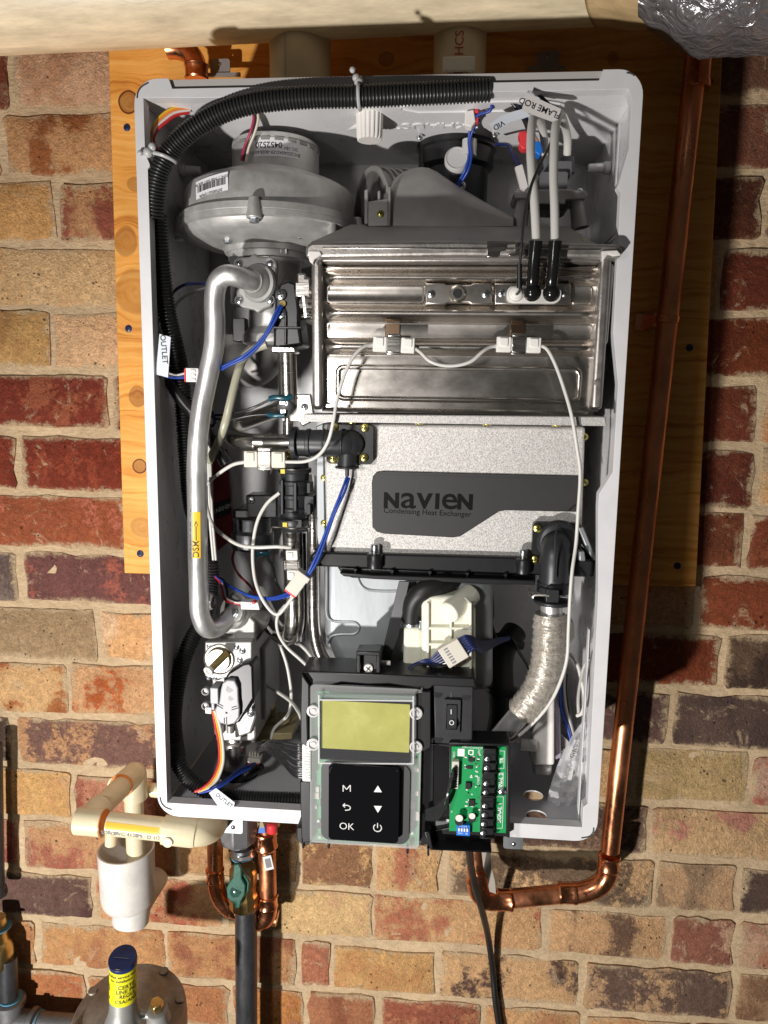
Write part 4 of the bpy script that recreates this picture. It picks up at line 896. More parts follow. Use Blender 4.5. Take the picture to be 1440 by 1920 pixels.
# mixing neck under the fan
f = MB(); Yn = .10; rn = 58 * S(510, 500, Yn); nx_ = P(512, 500, Yn).x; zz = lambda py: P(512, py, Yn - rn).z
f.lathe([(rn * 1.25, zz(442)), (rn * 1.25, zz(456)), (rn * .98, zz(458)), (rn * .86, zz(530)), (rn * .80, zz(610)), (rn * 1.0, zz(625)), (rn * 1.0, zz(640)), (rn * .8, zz(645))], (nx_, Yn, 0), (0, 0, 1), 40); f.build('neck', cast, bl, smooth=30)
f = MB(); f.text('13/I', TM(P(517, 466, Yn - rn * 1.02), (1, 0, 0), (0, 0, 1)), .016, ext=.06); f.build('cast_lettering', cast, bl)
f = MB(); f.tube(crom(pp([(505, 632, .125), (500, 665, .13), (470, 690, .14), (440, 668, .15), (440, 640, .155)]), 6), .022, 24); f.cyl(P(480, 596, .1), P(480, 596, .09), .006, 16); f.build('inlet_bend', castd, bl)
f = MB(); f.pbox(430, 480, 470, 570, .07, .10); f.pbox(436, 596, 460, 640, .11, .13); f.build('servo_block', black, bl, bevel=.001)

# ================================================================== gas pipe
gpx = [(490, 531, .040), (474, 529, .026), (452, 521, .016), (426, 516, .012), (408, 530, .014), (402, 562, .016), (403, 605, .017), (401, 650, .017), (390, 705, .015), (379, 760, .013), (372, 815, .012), (369, 880, .012), (370, 960, .012), (371, 1040, .012), (373, 1110, .012), (375, 1150, .014), (387, 1177, .022), (408, 1176, .036), (428, 1160, .05), (446, 1143, .062)]
gp_ = thing('gas_tube', 'thick bent aluminium gas tube bolted to the fan with a yellow sticker', 'tube', P(371, 1150, .012))
rg = 18.6 * S(371, 900, .012)
f = MB(); f.tube(crom(pp(gpx), 7), rg, 28); f.build('tube', alu, gp_)
fl = [(440, 488), (447, 483), (468, 481), (477, 474), (484, 481), (505, 481), (517, 486), (519, 500), (516, 530), (513, 560), (508, 575), (493, 580), (483, 587), (476, 581), (455, 577), (443, 570), (441, 545), (439, 515)]
FM = MB().pprism(fl, .036, .046).build('flange', diecast, gp_, bevel=.0015)
f = MB(); ce = P(484, 531, .036); f.lathe([(.0185, 0), (.0175, .003), (.0145, .0035), (.0135, .007), (.0115, .0085), (.0105, .012)], ce, Vector((-.25, -1, 0)), 36); f.build('ferrule', diecast, gp_)
for x, y in ((447, 494), (506, 493), (448, 563), (506, 562)):
    f = MB(); f.cyl(P(x, y, .037), P(x, y, .0345), 8.5 * S(x, y, .036), 18); f.build('boss', diecast, gp_)
    screw('zinc', x, y, .0345, 6.5, gp_)
ta, tb_ = P(371.2, 957, .012), P(372, 1043, .012)
f = MB(); axs = (tb_ - ta); fdir = Vector((0, -1, 0)); vs = []; n_ = 10
def tubept(h, ang, R): # ang 0 front, + right
    p = ta + axs * h; return p + Vector((math.sin(math.radians(ang)) * R, -math.cos(math.radians(ang)) * R, 0))
for R in (rg * 1.012, rg * .99):
    for h in (0, 1): vs += [tubept(h, -85 + 117 * i / n_, R) for i in range(n_ + 1)]
kk = n_ + 1; fs = []
for i in range(n_): fs += [(i, i + 1, kk + i + 1, kk + i)]
fs += [(2 * kk + a, 2 * kk + a + 1, 3 * kk + a + 1, 3 * kk + a) for a in range(n_)] + [(0, kk, 3 * kk, 2 * kk), (n_, kk + n_, 3 * kk + n_, 2 * kk + n_)] + [(i, i + 1, 2 * kk + i + 1, 2 * kk + i) for i in range(n_)] + [(kk + i, kk + i + 1, 3 * kk + i + 1, 3 * kk + i) for i in range(n_)]
f.add(vs, fs, 0)
def tubetxt(txt, h, ang, size, bold=0):   # text reads downwards-up like the sticker: turned by 90 degrees
    vs, fs = text_geo(txt, bold); f.add([tubept(h - x * size / axs.length * 1, ang + math.degrees(-y * size / rg) * -1 * -1, rg * 1.03) for x, y, z in [(v[0], v[1], v[2]) for v in vs]], fs, 1)
tubetxt('NPE-210.240A2/S2가스관', .5, -36, .0050, .02); tubetxt('DSM', .80, 6, .0085, .01)
vs = [tubept(h, a, rg * 1.02) for h, a in ((.62, 4), (.62, 10), (.30, 10), (.30, 18), (.18, 7), (.30, -4), (.30, 4))]; f.add(vs, [(0, 1, 2, 6), (3, 4, 5)], 1)
f.build('sticker', [yell, ink], gp_)

# ================================================================== gas valve
gv = thing('gas_valve', 'die cast gas valve with grey stepper motor and brass dial under the gas tube', 'valve', P(440, 1430, .08))
f = MB(); ce = P(446, 1146, .066); axv = Vector((-.55, -.75, .35)); f.lathe([(.0195, 0), (.0195, .006), (.0165, .0075), (.0155, .011), (.0125, .012)], ce, axv, 36); f.lathe([(.019, -.03), (.019, 0)], ce, axv, 30); fl_ = f.build('inlet_flange', diecast, gv, smooth=30)
u, v, aa = frame(axv)
for px, py in ((449, 1151), (396, 1128)):
    p = P(px, py, .052); f = MB(); f.lathe([(.009, 0), (.009, .004), (.007, .0055)], p, axv, 20); f.build('lug', diecast, gv); inst('bolt', SCREW['hex'], p + axv.normalized() * .007, gv, (math.radians(-22), 0, math.radians(-36)), .0042)
f = MB(); f.pprism([(408, 1168), (425, 1160), (468, 1156), (478, 1166), (478, 1200), (440, 1208), (408, 1203)], .055, .105); f.build('inlet_block', diecast, gv, bevel=.0015)
f = MB(); f.pbox(422, 1186, 442, 1199, .0542, .056); f.build('recess', castd, gv)
f = MB(); f.pprism([(384, 1204), (472, 1203), (472, 1255), (430, 1270), (405, 1275), (384, 1268)], .042, .062); f.build('front_plate', diecast, gv, bevel=.0012)
f = MB(); f.pprism([(392, 1206), (476, 1206), (480, 1390), (405, 1390)], .062, .16); f.build('body', castd, gv, bevel=.002)
f = MB(); f.pbox(478, 1215, 498, 1350, .09, .16); f.pprism([(440, 1320), (476, 1290), (480, 1345), (470, 1375), (440, 1385)], .05, .064); f.build('side_block', diecast, gv, bevel=.002)
s = S(411, 1238, .042); cp = P(411, 1236, .042)
f = MB(); f.lathe([(29 * s, 0), (29 * s, .0015), (27 * s, .002), (26.5 * s, .0008), (24 * s, .0008), (23.5 * s, .0025), (21 * s, .0042), (0, .0046)], cp, (0, -1, 0), 40); f.build('dial', mat('polished_dial', (.36, .34, .29), .35, .8, var=.1), gv, smooth=30)
f = MB(); f.cyl(P(424, 1226, .036), P(394, 1256, .012), 7 * s, 18, r2=6.5 * s); f.build('brass_spindle', brassd, gv)
f = MB(); a_ = P(394, 1256, .0125); d_ = (P(394, 1256, .012) - P(424, 1226, .036)).normalized(); f.lathe([(6 * s, 0), (9.5 * s, .0003), (9.5 * s, .0035), (4.5 * s, .0037), (4.3 * s, .001), (0, .001)], a_, d_, 22); f.build('spindle_cap', nylon, gv); 
for x, y, r in ((392, 1212, 5), (444, 1213, 6), (455, 1220, 7), (450, 1237, 6.5), (391, 1271, 5), (404, 1272, 4.5), (470, 1250, 5), (470, 1338, 7)):
    screw('zinc', x, y, .0425, r, gv)
st = MB(); st.pprism([(421, 1274), (428, 1262), (455, 1245), (468, 1243), (474, 1250), (476, 1310), (448, 1356), (430, 1358), (404, 1346)], .034, .062); st.build('stepper_motor', black, gv, bevel=.002)
key = [(414, 1292), (417, 1281), (426, 1275), (440, 1276), (446, 1290), (447, 1315), (449, 1330), (448, 1345), (440, 1357), (427, 1360), (412, 1356), (404, 1344), (403, 1330), (411, 1316)]
f = MB(); f.pprism(key, .028, .036); ky = f.build('stepper_cover', greyp, gv, bevel=.0012)
f = MB(); f.cyl(P(430, 1292, .0285), P(430, 1292, .0272), 6.5 * S(430, 1292, .028), 20); f.cyl(P(433, 1309, .0285), P(433, 1309, .0274), 5 * S(430, 1292, .028), 20); f.build('boss', mat('bright_boss', (.62, .62, .62), .35), ky)
f = MB(); f.cyl(P(425, 1336, .0283), P(425, 1336, .0278), 2.4 * S(430, 1292, .028), 12)
for x, y, a in ((412, 1325, -30), (441, 1329, 20), (425, 1351, 90)):
    c_ = P(x, y, .0281); a = math.radians(a); f.obox(c_, (math.cos(a) * .004, 0, math.sin(a) * .004), (0, .0003, 0), (-math.sin(a) * .0004, 0, math.cos(a) * .0004)); f.obox(c_ + Vector((-math.sin(a), 0, math.cos(a))) * .0024, (math.cos(a) * .003, 0, math.sin(a) * .003), (0, .0003, 0), (-math.sin(a) * .0004, 0, math.cos(a) * .0004))
f.build('snap_slot', dark, ky)
f = MB()
for y in (1293, 1320): f.lathe([(5.5 * s, 0), (7.5 * s, .0005), (7.5 * s, .006), (5 * s, .0065), (4.5 * s, .004)], P(388, y, .045), (0, -1, 0), 18)
f.pbox(385, 1327, 396, 1338, .038, .046); f.build('port', diecast, gv)
f = MB(); f.pbox(394, 1290, 409, 1320, .03, .05); f.pbox(396, 1318, 402, 1332, .033, .042); f.build('plug', greyp, gv, bevel=.0008)
f = MB(); f.lathe([(.0205, 0), (.0215, .002), (.0215, .006), (.019, .007)], P(437, 1370, .085), (0, 0, 1), 30); f.pprism([(444, 1338), (472, 1336), (476, 1362), (446, 1366)], .058, .09); f.build('outlet_collar', diecast, gv, bevel=.001)
for x in (414, 432, 452, 466): 
    f = MB(); f.lathe([(.0042, -.004), (.0042, .004)], P(x, 1366, .06), (0, 0, 1), 12); f.build('lug', diecast, gv)
f = MB(); f.lathe([(.0195, 0), (.0195, .008), (.021, .009), (.021, .030), (.0175, .033), (.0175, .04)], P(445, 1432, .085), (0, 0, 1), 34); f.build('outlet_pipe', steel, gv, smooth=30)
f = MB(); f.lathe([(.026, 0), (.026, .006), (.021, .008), (.021, .014)], P(448, 1462, .085), (0, 0, 1), 30)
for k_ in range(7): f.ball(P(462 + k_ * 4.5, 1452 - k_ * 2.2, .07), .006 - .0003 * k_, 12)
f.build('rubber_grommet', rubber, gv)
# ================================================================== corrugated conduits
def conduit(name, label, pts, rpx, group=None, pitch=.0030, ri=.84):
    mid = pts[len(pts) // 2]; r = rpx * S(*mid); dense = resample(crom(pp(pts), 10), pitch / 6); path = []; rad = []
    for i, p in enumerate(dense):
        k = i % 6; path.append(p); rad.append(r if k in (0, 1, 2) else (r * ri if k in (4,) else r * (ri + .04)))
    for k in range(len(rad)): 
        if k % 6 in (0, 2): rad[k] *= .985
    f = MB(); f.tube(path, rad, 20); return f.build(name, blackr, smooth=25, tags=(label, 'conduit', group))
G_ = 'black corrugated conduits looping round the inside of the cabinet'
conduit('corrugated_conduit', 'black corrugated conduit running along the top and curving down the left side', [(918, 169, .006), (850, 173, .002), (760, 177, -.002), (670, 181, -.004), (570, 183, -.004), (480, 192, -.003), (415, 211, -.001), (362, 242, .002), (322, 278, .006), (300, 318, .008), (291, 362, .010), (288, 410, .012)], 20, G_)
conduit('corrugated_conduit', 'thinner black corrugated conduit hanging down the left inner wall beside the OUTLET tag', [(296, 402, .022), (298, 450, .024), (304, 520, .028), (314, 590, .034), (328, 650, .045), (338, 700, .055), (344, 760, .06), (350, 850, .065), (358, 940, .07), (376, 1000, .08), (395, 1060, .08), (392, 1120, .076), (374, 1170, .066), (350, 1220, .055), (333, 1280, .045), (325, 1350, .038), (332, 1420, .036)], 16, G_)
conduit('corrugated_conduit', 'black corrugated conduit lying along the cabinet floor at the lower left', [(326, 1390, .034), (334, 1430, .032), (354, 1462, .03), (390, 1484, .028), (430, 1495, .026), (480, 1499, .026), (530, 1500, .026), (590, 1502, .028)], 15, G_)
f = MB(); f.tube(crom(pp([(424, 870, .05), (400, 830, .05), (375, 790, .05), (345, 757, .05), (322, 722, .05), (310, 690, .05)]), 6), .006, 12)
f.build('conduit_branch', blackr, tags=('short black sleeve branching from the conduit below the white OUTLET tag', 'sleeve'))
f = MB(); f.tube(crom(pp([(912, 157, .028), (800, 152, .03), (700, 158, .034), (600, 168, .03), (480, 172, .028), (400, 200, .028)]), 6), .0035, 10)
f.build('cable_sleeve', blackr, tags=('thin black cable lying along the back of the top conduit', 'cable'))
# zip ties
def ziptie(label, c, axis, r, head):
    f = MB(); u, v, a = frame(axis); f.tube([c + (u * math.cos(i * math.pi / 12) + v * math.sin(i * math.pi / 12)) * r for i in range(24)], .0017, 8, closed=True)
    for h in head: f.ball(h[0], h[1], 14)
    f.build('zip_tie', clearn, tags=(label, 'cable tie', 'white cable ties round the conduit'))
ziptie('white cable tie at the top middle of the conduit', P(674, 180, -.004), (1, 0, .02), .0104, [(P(668, 146, -.008), .0034), (P(661, 131, -.010), .0026), (P(673, 154, -.008), .0042)])
ziptie('white cable tie at the upper left bend of the conduit', P(308, 296, .006), (.3, 0, 1), .0100, [(P(278, 286, -.002), .0045), (P(286, 275, -.002), .0036), (P(263, 287, -.003), .0026)])

# ================================================================== heat exchanger upper shell (burner box)
YF = .010
bb = thing('burner_box', 'ribbed shiny stainless burner box across the upper right of the cabinet', 'burner', P(860, 775, .1))
xl, xr = P(604, 620, YF).x, P(1122, 620, YF).x
def zy(py): return P(862, py, YF).z
prof = [(488, 6), (494, 6), (497, 0), (504, -1)]
def rib(y0, y1, h): return [(y0 + (y1 - y0) * i / 10, -h * math.sin(math.pi * i / 10)) for i in range(11)]
prof = [(486, 4), (493, 4), (498, 1)] + rib(499, 508, 2.5) + [(508, 0), (510, 1)] + rib(511, 532, 7) + [(534, 2), (536, 3), (570, 3), (573, 1)] + rib(576, 601, 7) + [(603, 2), (606, 3), (634, 3), (636, 1)] + rib(639, 664, 7) + [(666, 1.5), (669, 2), (682, 2), (756, 2), (764, 2), (768, -2), (776, -3)]
cut = 1
f = MB(); nX = 40; xs = [xl + (xr - xl) * i / nX for i in range(nX + 1)]; vs = []
for i, x in enumerate(xs):
    e = min(1, min(x - xl, xr - x) / .012); e = e * e * (3 - 2 * e)
    vs += [(x, YF + (o_ * .0011) * (e if o_ < 0 else 1) + (.0 if e >= 1 else 0), zy(py)) for py, o_ in prof]
k = len(prof); f.add(vs, [(i * k + j, i * k + j + 1, (i + 1) * k + j + 1, (i + 1) * k + j) for i in range(nX) for j in range(k - 1)])
f.box(xl, xr, .036, .16, zy(776), zy(486)); f.build('front_panel', steelh, bb, smooth=60)
def pressed(x0, y0, x1_, y1_, Y, wpx, h, m_, nm='pressed_frame'):
    o = prrect(x0, y0, x1_, y1_, Y, 12, 6); path = [Vector((p[0], Y, p[2])) for p in o]; f = MB()
    f.tube(path, wpx * S((x0 + x1_) / 2, (y0 + y1_) / 2, Y) / 2, 10, closed=True); f.v = [Vector((v.x, Y + (v.y - Y) * h, v.z)) for v in f.v]; return f.build(nm, m_, bb)
pressed(634, 690, 1086, 750, YF + .0022, 11, .8, steelh)
for (x0, x1_, y) in ((612, 795, 534), (1072, 1112, 534), (612, 1112, 605)):
    f = MB(); f.plate([prrect(x0, y + 2, x1_, y + (34 if y == 534 else 27), YF + .0028, 6), list(reversed(prrect(x0 + 3, y + 4, x1_ - 3, y + (32 if y == 534 else 25), YF + .0028, 5)))], YF + .0025, YF + .0036); f.build('pressed_lip', steelh, bb)
f = MB(); f.pbox(606, 762, 1122, 768, YF - .001, YF + .01); f.build('lower_seam', steelh, bb)
# side rails and top rail
def rail(pts, r, nm): f = MB(); f.tube(crom(pp(pts), 5), r, 16); return f.build(nm, steeld, bb)
for x0, x1_, xa, xb in ((583, 603, 585, 605), (1126, 1148, 1108, 1130)):
    f = MB(); f.pprism([(x0, 478), (x1_, 478), (xb, 768), (xa, 768)], YF - .010, YF + .02); f.build('side_rail', steeld, bb, bevel=.0035, segs=4)
f = MB(); f.pprism([(1146, 492), (1152, 500), (1140, 640), (1132, 655), (1130, 600)], YF - .002, YF + .12); f.build('side_panel', steeld, bb, bevel=.001)
f = MB(); f.pprism([(572, 462), (582, 453), (860, 451), (1158, 457), (1168, 466), (1166, 482), (1130, 484), (860, 480), (600, 484), (572, 482)], YF - .024, YF + .03); f.build('top_rail', steeld, bb, bevel=.004, segs=4)
f = MB(); f.pprism([(604, 485), (1126, 485), (1126, 491), (604, 491)], YF - .014, YF + .02); f.build('rail_lip', steeld, bb, bevel=.0015)
f = MB(); f.pprism([(604, 463), (1126, 466), (1126, 469), (604, 466)], YF - .0252, YF - .02); f.build('weld_bead', steel, bb, bevel=.0004)
for pts in ([(577, 470), (600, 470), (604, 478), (590, 485), (586, 495), (580, 490)], [(1128, 470), (1158, 468), (1166, 478), (1150, 480), (1140, 476), (1130, 490)]):
    f = MB(); f.pprism(pts, YF - .0265, YF - .018); f.build('gasket_end', gskt, bb, bevel=.001)
cl = MB(); cl.pprism([(913, 452), (966, 453), (966, 458), (950, 459), (947, 470), (936, 472), (934, 482), (913, 482)], YF - .0268, YF - .022); cl.pprism([(966, 453), (985, 453), (985, 478), (960, 481), (952, 479), (966, 474)], YF - .0268, YF - .022); cl.build('rail_clip', steel, bb, bevel=.0005)
# hood above the rail
f = MB(); a = pp([(580, 453, YF - .018), (1120, 457, YF - .018), (1068, 424, .058), (656, 420, .058)])
f.add([v for v in a] + [v + Vector((0, .004, -.014)) for v in a], [(0, 1, 2, 3), (7, 6, 5, 4), (0, 4, 5, 1), (1, 5, 6, 2), (2, 6, 7, 3), (3, 7, 4, 0)]); f.build('hood', castd, bb, bevel=.002)
for x, y in ((640, 494), (862, 494), (1088, 494)): screw('gold', x, y, YF + .003, 6, bb)
for x, y in ((862, 451), (1092, 451), (642, 451)): inst('screw', SCREW['gold'], P(x, y, YF - .004), bb, (math.radians(-80), 0, 0), .0036)
# igniter plates
def plate2(x0, y0, x1_, y1_, nm):
    f = MB(); mx_ = (x0 + x1_) / 2; poly = [(x0, y0), (mx_ - 28, y0), (mx_ - 22, y0 + 3), (mx_ + 22, y0 + 3), (mx_ + 28, y0), (x1_, y0), (x1_, y1_), (mx_ + 24, y1_), (mx_ + 20, y1_ - 3), (mx_ - 20, y1_ - 3), (mx_ - 24, y1_), (x0, y1_)]
    f.pprism(poly, YF - .005, YF + .002); return f.build(nm, steelh, bb, bevel=.0012)
p1 = plate2(797, 531, 922, 571, 'igniter_plate'); p2 = plate2(927, 531, 1070, 571, 'igniter_plate')
s = S(858, 551, YF); f = MB(); f.lathe([(17 * s, 0), (15 * s, .002), (12 * s, .0034), (8.5 * s, .0034), (8 * s, .001), (0, .001)], P(858, 551, YF - .005), (0, -1, 0), 30); f.build('sight_boss', steelh, p1)
f = MB(); f.cyl(P(858, 551, YF - .007), P(858, 551, YF - .0092), 8 * s, 20); f.build('sight_hole', dark, p1)
for x in (809, 911): screw('zinc', x, 551, YF - .005, 8, p1)
for x in (941, 1059): screw('zinc', x, 550, YF - .005, 7.5, p2)
f = MB(); f.plate([prrect(950, 536, 1052, 569, YF - .009, 14, 7)], YF - .010, YF - .003); f.build('insulator_seat', mat('pale_ceramic', (.74, .72, .68), .35), p2, bevel=.002, segs=3)
s = S(970, 551, YF); f = MB(); f.lathe([(15 * s, 0), (13 * s, .004), (10 * s, .005), (10 * s, .008), (7 * s, .009), (0, .009)], P(967, 551, YF - .010), (0, -1, 0), 26); f.build('flame_rod_seat', offw, p2)
f = MB(); f.tube(crom(pp([(968, 552, YF - .018), (974, 546, YF - .022), (975, 535, YF - .022)]), 5), .0014, 8); f.build('rod_pin', steel, p2)
for x in (735, 970):
    f = MB(); f.pbox(x - 13, 607, x + 15, 632, YF + .0015, YF + .004); f.build('brass_tab', mat('bronze_tab', (.30, .20, .13), .3, 1), bb, bevel=.0005)
f = MB(); f.lathe([(6.5 * s, 0), (6.2 * s, .0006), (0, .001)], P(1120, 717, YF - .0102), (0, -1, 0), 16); f.build('spot_weld', steeld, bb)

# ignition leads
YI = .0
def boot(label, pts, ball, rb):
    f = MB(); pts2 = crom(pp(pts), 4); s_ = S(pts[0][0], pts[0][1], pts[0][2]); n = len(pts2)
    f.tube(pts2, [12.5 * s_ * (1 - .1 * i / (n - 1)) for i in range(n)], 20); f.ball(P(*ball), rb * s_, 20)
    return f.build('rubber_boot', glossr, smooth=50, tags=(label, 'boot', 'black rubber boots on the ignition leads'))
boot('left black rubber boot plugged on the igniter', [(1005, 452, -.026), (1001, 490, -.024), (998, 530, -.020), (997, 549, -.012)], (998, 548, -.018), 17.5)
boot('right black rubber boot plugged on the igniter', [(1041, 452, -.026), (1038, 490, -.024), (1034, 530, -.020), (1034, 552, -.012)], (1034, 549, -.018), 17)
GI = 'white ignition leads'
wire('ignition_lead', 'left thick white ignition lead looping down to a black boot', 'cable', wwht, [(1021, 299, .085), (1020, 260, .07), (1013, 228, .045), (1003, 216, .016), (997, 238, 0), (995, 280, -.01), (997, 320, -.016), (1002, 380, -.022), (1006, 455, -.026)], 8.2, GI, 14)
wire('ignition_lead', 'right thick white ignition lead looping down to a black boot', 'cable', wwht, [(1063, 300, .085), (1064, 260, .07), (1058, 232, .045), (1050, 214, .016), (1042, 236, 0), (1039, 280, -.01), (1038, 330, -.016), (1040, 390, -.022), (1041, 455, -.026)], 8.2, GI, 14)
wire('earth_lead', 'thin black lead hanging from the top wiring down to the flame rod pin', 'wire', wblk, [(918, 167, .03), (970, 168, .03), (1010, 185, .02), (1034, 215, .01), (1035, 260, 0), (1012, 310, -.018), (995, 350, -.024), (984, 400, -.026), (978, 460, -.026), (974, 505, -.022)], 2.6)
f = MB(); f.tube(pp([(974, 495, -.022), (974, 540, -.018)]), 5 * S(974, 520, 0), 10); f.build('terminal_sleeve', black, tags=('small black sleeve on the flame rod pin at the end of the thin black lead', 'sleeve'))
# FLAME ROD tag
def flagtag(label, poly, Y, txt, tx, ty, deg, size, m_, bend=.002, name='wire_tag'):
    f = MB(); f.pprism(poly, Y, Y + .0006); f.text(txt, TF(tx, ty, Y - .0003, deg), size, m=1, bold=.012); return f.build(name, [m_, ink], tags=(label, 'tag', 'folded paper tags on the wiring'))
flagtag('pale tag reading FLAME ROD on the white ignition leads', [(989, 176), (1052, 204), (1047, 224), (1035, 228), (978, 207), (981, 196)], -.010, 'FLAME ROD', 1012, 202, 180 - 22, .0069, paprw)
flagtag('blue grey tag reading VID at the top wiring', [(917, 233), (940, 217), (962, 209), (985, 203), (993, 218), (975, 224), (955, 230), (929, 247)], .02, 'VID', 935, 235, 180 + 30, .0064, paprg)
t1 = flagtag('white tag reading OUTLET hanging on the left wall wiring', [(299, 626), (320, 632), (315, 708), (292, 702)], .004, 'OUTLET', 307, 655, -86, .0072, paprg)
flagtag('white tag reading OUTLET lying on the conduit at the cabinet floor', [(392, 1487), (405, 1478), (440, 1505), (438, 1514), (412, 1516)], -.002, 'OUTLET', 420, 1501, -38, .0056, paprg)

# ================================================================== duct, clamp, igniter box, exhaust collar
xs = [(712, 412), (716, 395), (722, 378), (732, 358), (745, 342), (760, 331), (778, 324), (792, 322), (806, 324), (820, 331), (838, 344), (860, 360), (890, 379), (920, 398), (945, 413), (955, 419)]
f = MB(); vs = []; nA = 14; zb = P(830, 426, .056).z
for x, y in xs:
    p = P(x, y, .105); h = max(.002, p.z - zb)
    for i in range(nA + 1):
        a = math.pi * i / nA; vs.append((p.x, .105 - math.copysign(abs(math.cos(a)) ** .7, math.cos(a)) * .052, zb + h * math.sin(a) ** .6))
k = nA + 1; f.add(vs, [(i * k + j, i * k + j + 1, (i + 1) * k + j + 1, (i + 1) * k + j) for i in range(len(xs) - 1) for j in range(nA)])
duct = thing('mixture_duct', 'grey cast duct dome with a ribbed clamp between fan and burner box', 'duct', P(800, 422, .105))
f.build('duct', castd, duct, smooth=60)
cc_ = P(728, 405, .105); s = S(728, 390, .1); f = MB()
for i, dx in enumerate((-.018, -.010, -.004, .004, .012)): pass
r_ = P(745, 318, .105).z - cc_.z
for (dx0, dx1, k_) in ((-.020, .018, .93), (-.020, -.017, 1.02), (-.009, -.007, 1.0), (-.003, -.001, 1.0), (.005, .007, 1.0), (.015, .018, 1.03)):
    f.lathe([(r_ * k_, dx0), (r_ * k_, dx1)], cc_, (1, .55, .06), 36)
f.build('clamp_ring', castd, duct, bevel=.0008)
f = MB(); f.pprism([(690, 378), (728, 372), (728, 424), (690, 424)], .048, .062); f.pprism([(683, 356), (690, 354), (690, 420), (683, 420)], .05, .08); f.pprism([(708, 358), (713, 357), (713, 378), (708, 378)], .05, .08); f.pprism([(728, 350), (733, 350), (731, 424), (728, 424)], .046, .075); f.build('clamp_bracket', castd, duct, bevel=.0008)
screw('gold', 714, 401, .048, 7, duct)

ex = thing('exhaust_collar', 'black plastic exhaust collar with a frosted cap in the upper middle', 'collar', P(855, 420, .14))
YX = .14; s = S(855, 300, YX); cx_ = P(855, 300, YX).x; zz = lambda py: P(855, py, YX - 60 * s).z
f = MB(); f.lathe([(60 * s, zz(460)), (60 * s, zz(305)), (70 * s, zz(298)), (70 * s, zz(268)), (74 * s, zz(264)), (74 * s, zz(246)), (70 * s, zz(243)), (50 * s, zz(243))], (cx_, YX, 0), (0, 0, 1), 52); f.pbox(788, 252, 796, 312, .12, .16); f.build('collar', black, ex, smooth=30)
f = MB(); p = P(856, 306, .085); f.lathe([(20.5 * s, 0), (21 * s, .002), (21 * s, .010), (18 * s, .0125), (16.5 * s, .0115), (0, .0112)], p, (0, -1, .1), 36); f.build('frosted_cap', clearn, ex)
for x, y in ((856, 283), (866, 348)): screw('zinc', x, y, .082, 8, ex)
screw('zinc', 787, 256, .10, 6, ex); screw('zinc', 928, 252, .10, 6, ex)
f = MB(); a_ = P(880, 277, .075); f.lathe([(12 * s, -.007), (12.5 * s, -.007), (12.5 * s, .007), (12 * s, .007)], a_, (0, 0, 1), 24); f.pprism([(862, 276), (872, 272), (872, 286), (862, 288)], .078, .08); f.build('cable_clip', clearn, ex)

ig = thing('igniter', 'grey potted ignition transformer on a dark bracket at the upper right', 'igniter', P(1030, 420, .09))
f = MB(); f.plate([prrect(1012, 322, 1064, 365, .065, 5)], .065, .12); f.plate([prrect(1040, 302, 1072, 330, .07, 4)], .07, .12); f.build('body', mgrey, ig, bevel=.002)
f = MB()
for x in (1021, 1064): f.cyl(P(x, 326, .085), P(x, 296, .085), 13 * S(x, 300, .085), 20)
f.build('lead_tower', mgrey, ig)
f = MB(); f.pprism([(962, 362), (968, 356), (1060, 354), (1098, 357), (1103, 365), (1096, 373), (1060, 374), (1060, 382), (1005, 382), (1000, 372), (966, 372)], .06, .10); f.build('bracket', castd, ig, bevel=.0012)
for (xa, ya, xb, yb) in ((982, 374, 972, 428), (1080, 374, 1088, 428)):
    f = MB(); f.cyl(P(xb, yb, .07), P(xa, ya, .07), 17 * S(xa, 400, .07), 18, r2=12 * S(xa, 400, .07)); f.build('post', castd, ig)
for x, y in ((974, 357), (1086, 356)): inst('screw', SCREW['zinc'], P(x, y, .075), ig, (math.radians(-90), 0, 0), .0042)
f = MB(); f.pprism([(1000, 378), (1065, 378), (1068, 388), (1058, 394), (1000, 392)], .062, .095); f.build('coil_foot', black, ig, bevel=.001)

# ================================================================== lower heat exchanger
hx = thing('heat_exchanger', 'speckled silver condensing heat exchanger with a black NAVIEN nameplate', 'heat exchanger', P(850, 1050, .1))
YH = .030
MB().pprism([(570, 776), (1136, 781), (1138, 799), (570, 791)], -.012, .06).build('top_flange', silver, hx, bevel=.001)
MB().pprism([(606, 793), (1098, 800), (1090, 1053), (612, 1041)], YH, .17).build('body', silver, hx, bevel=.003, segs=3)
f = MB(); f.pprism([(592, 800), (606, 793), (610, 1030), (594, 1020)], YH + .01, .15); f.build('side_plate', galv, hx, bevel=.001)
for x, y, Y in ((608, 896, YH + .003), (608, 981, YH + .003), (1096, 819, YH + .002), (1096, 905, YH + .004), (1080, 960, YH + .004)): screw('gold', x, y, Y, 7, hx)
for x, y in ((660, 794), (786, 794), (913, 796), (1043, 798)): inst('screw', SCREW['gold'], P(x, y, .024), hx, (math.radians(85), 0, 0), .0048)
np_ = [(697, 905), (699, 893), (706, 885), (718, 883), (1086, 892), (1083, 960), (948, 957), (936, 959), (872, 1000), (862, 1006), (850, 1008), (720, 1001), (706, 997), (698, 988)]
n1 = MB().pprism(np_, YH - .0016, YH + .001).build('nameplate', nameblack, hx, bevel=.0008)
inn = pp([(702, 906, YH), (704, 897, YH), (710, 890, YH), (719, 889, YH), (1084, 898, YH), (1083, 955, YH), (946, 952, YH), (932, 955, YH), (868, 997, YH), (850, 1003, YH), (721, 996, YH), (709, 992, YH), (702, 985, YH)])
f = MB(); ring_o = pp([(x, y, YH) for x, y in np_]); f.prism(inn, YH - .00185, YH - .0012); f.build('nameplate_field', nameblack, n1)
lm = mat('embossed_black', (.008, .008, .008), .22)
f = MB()
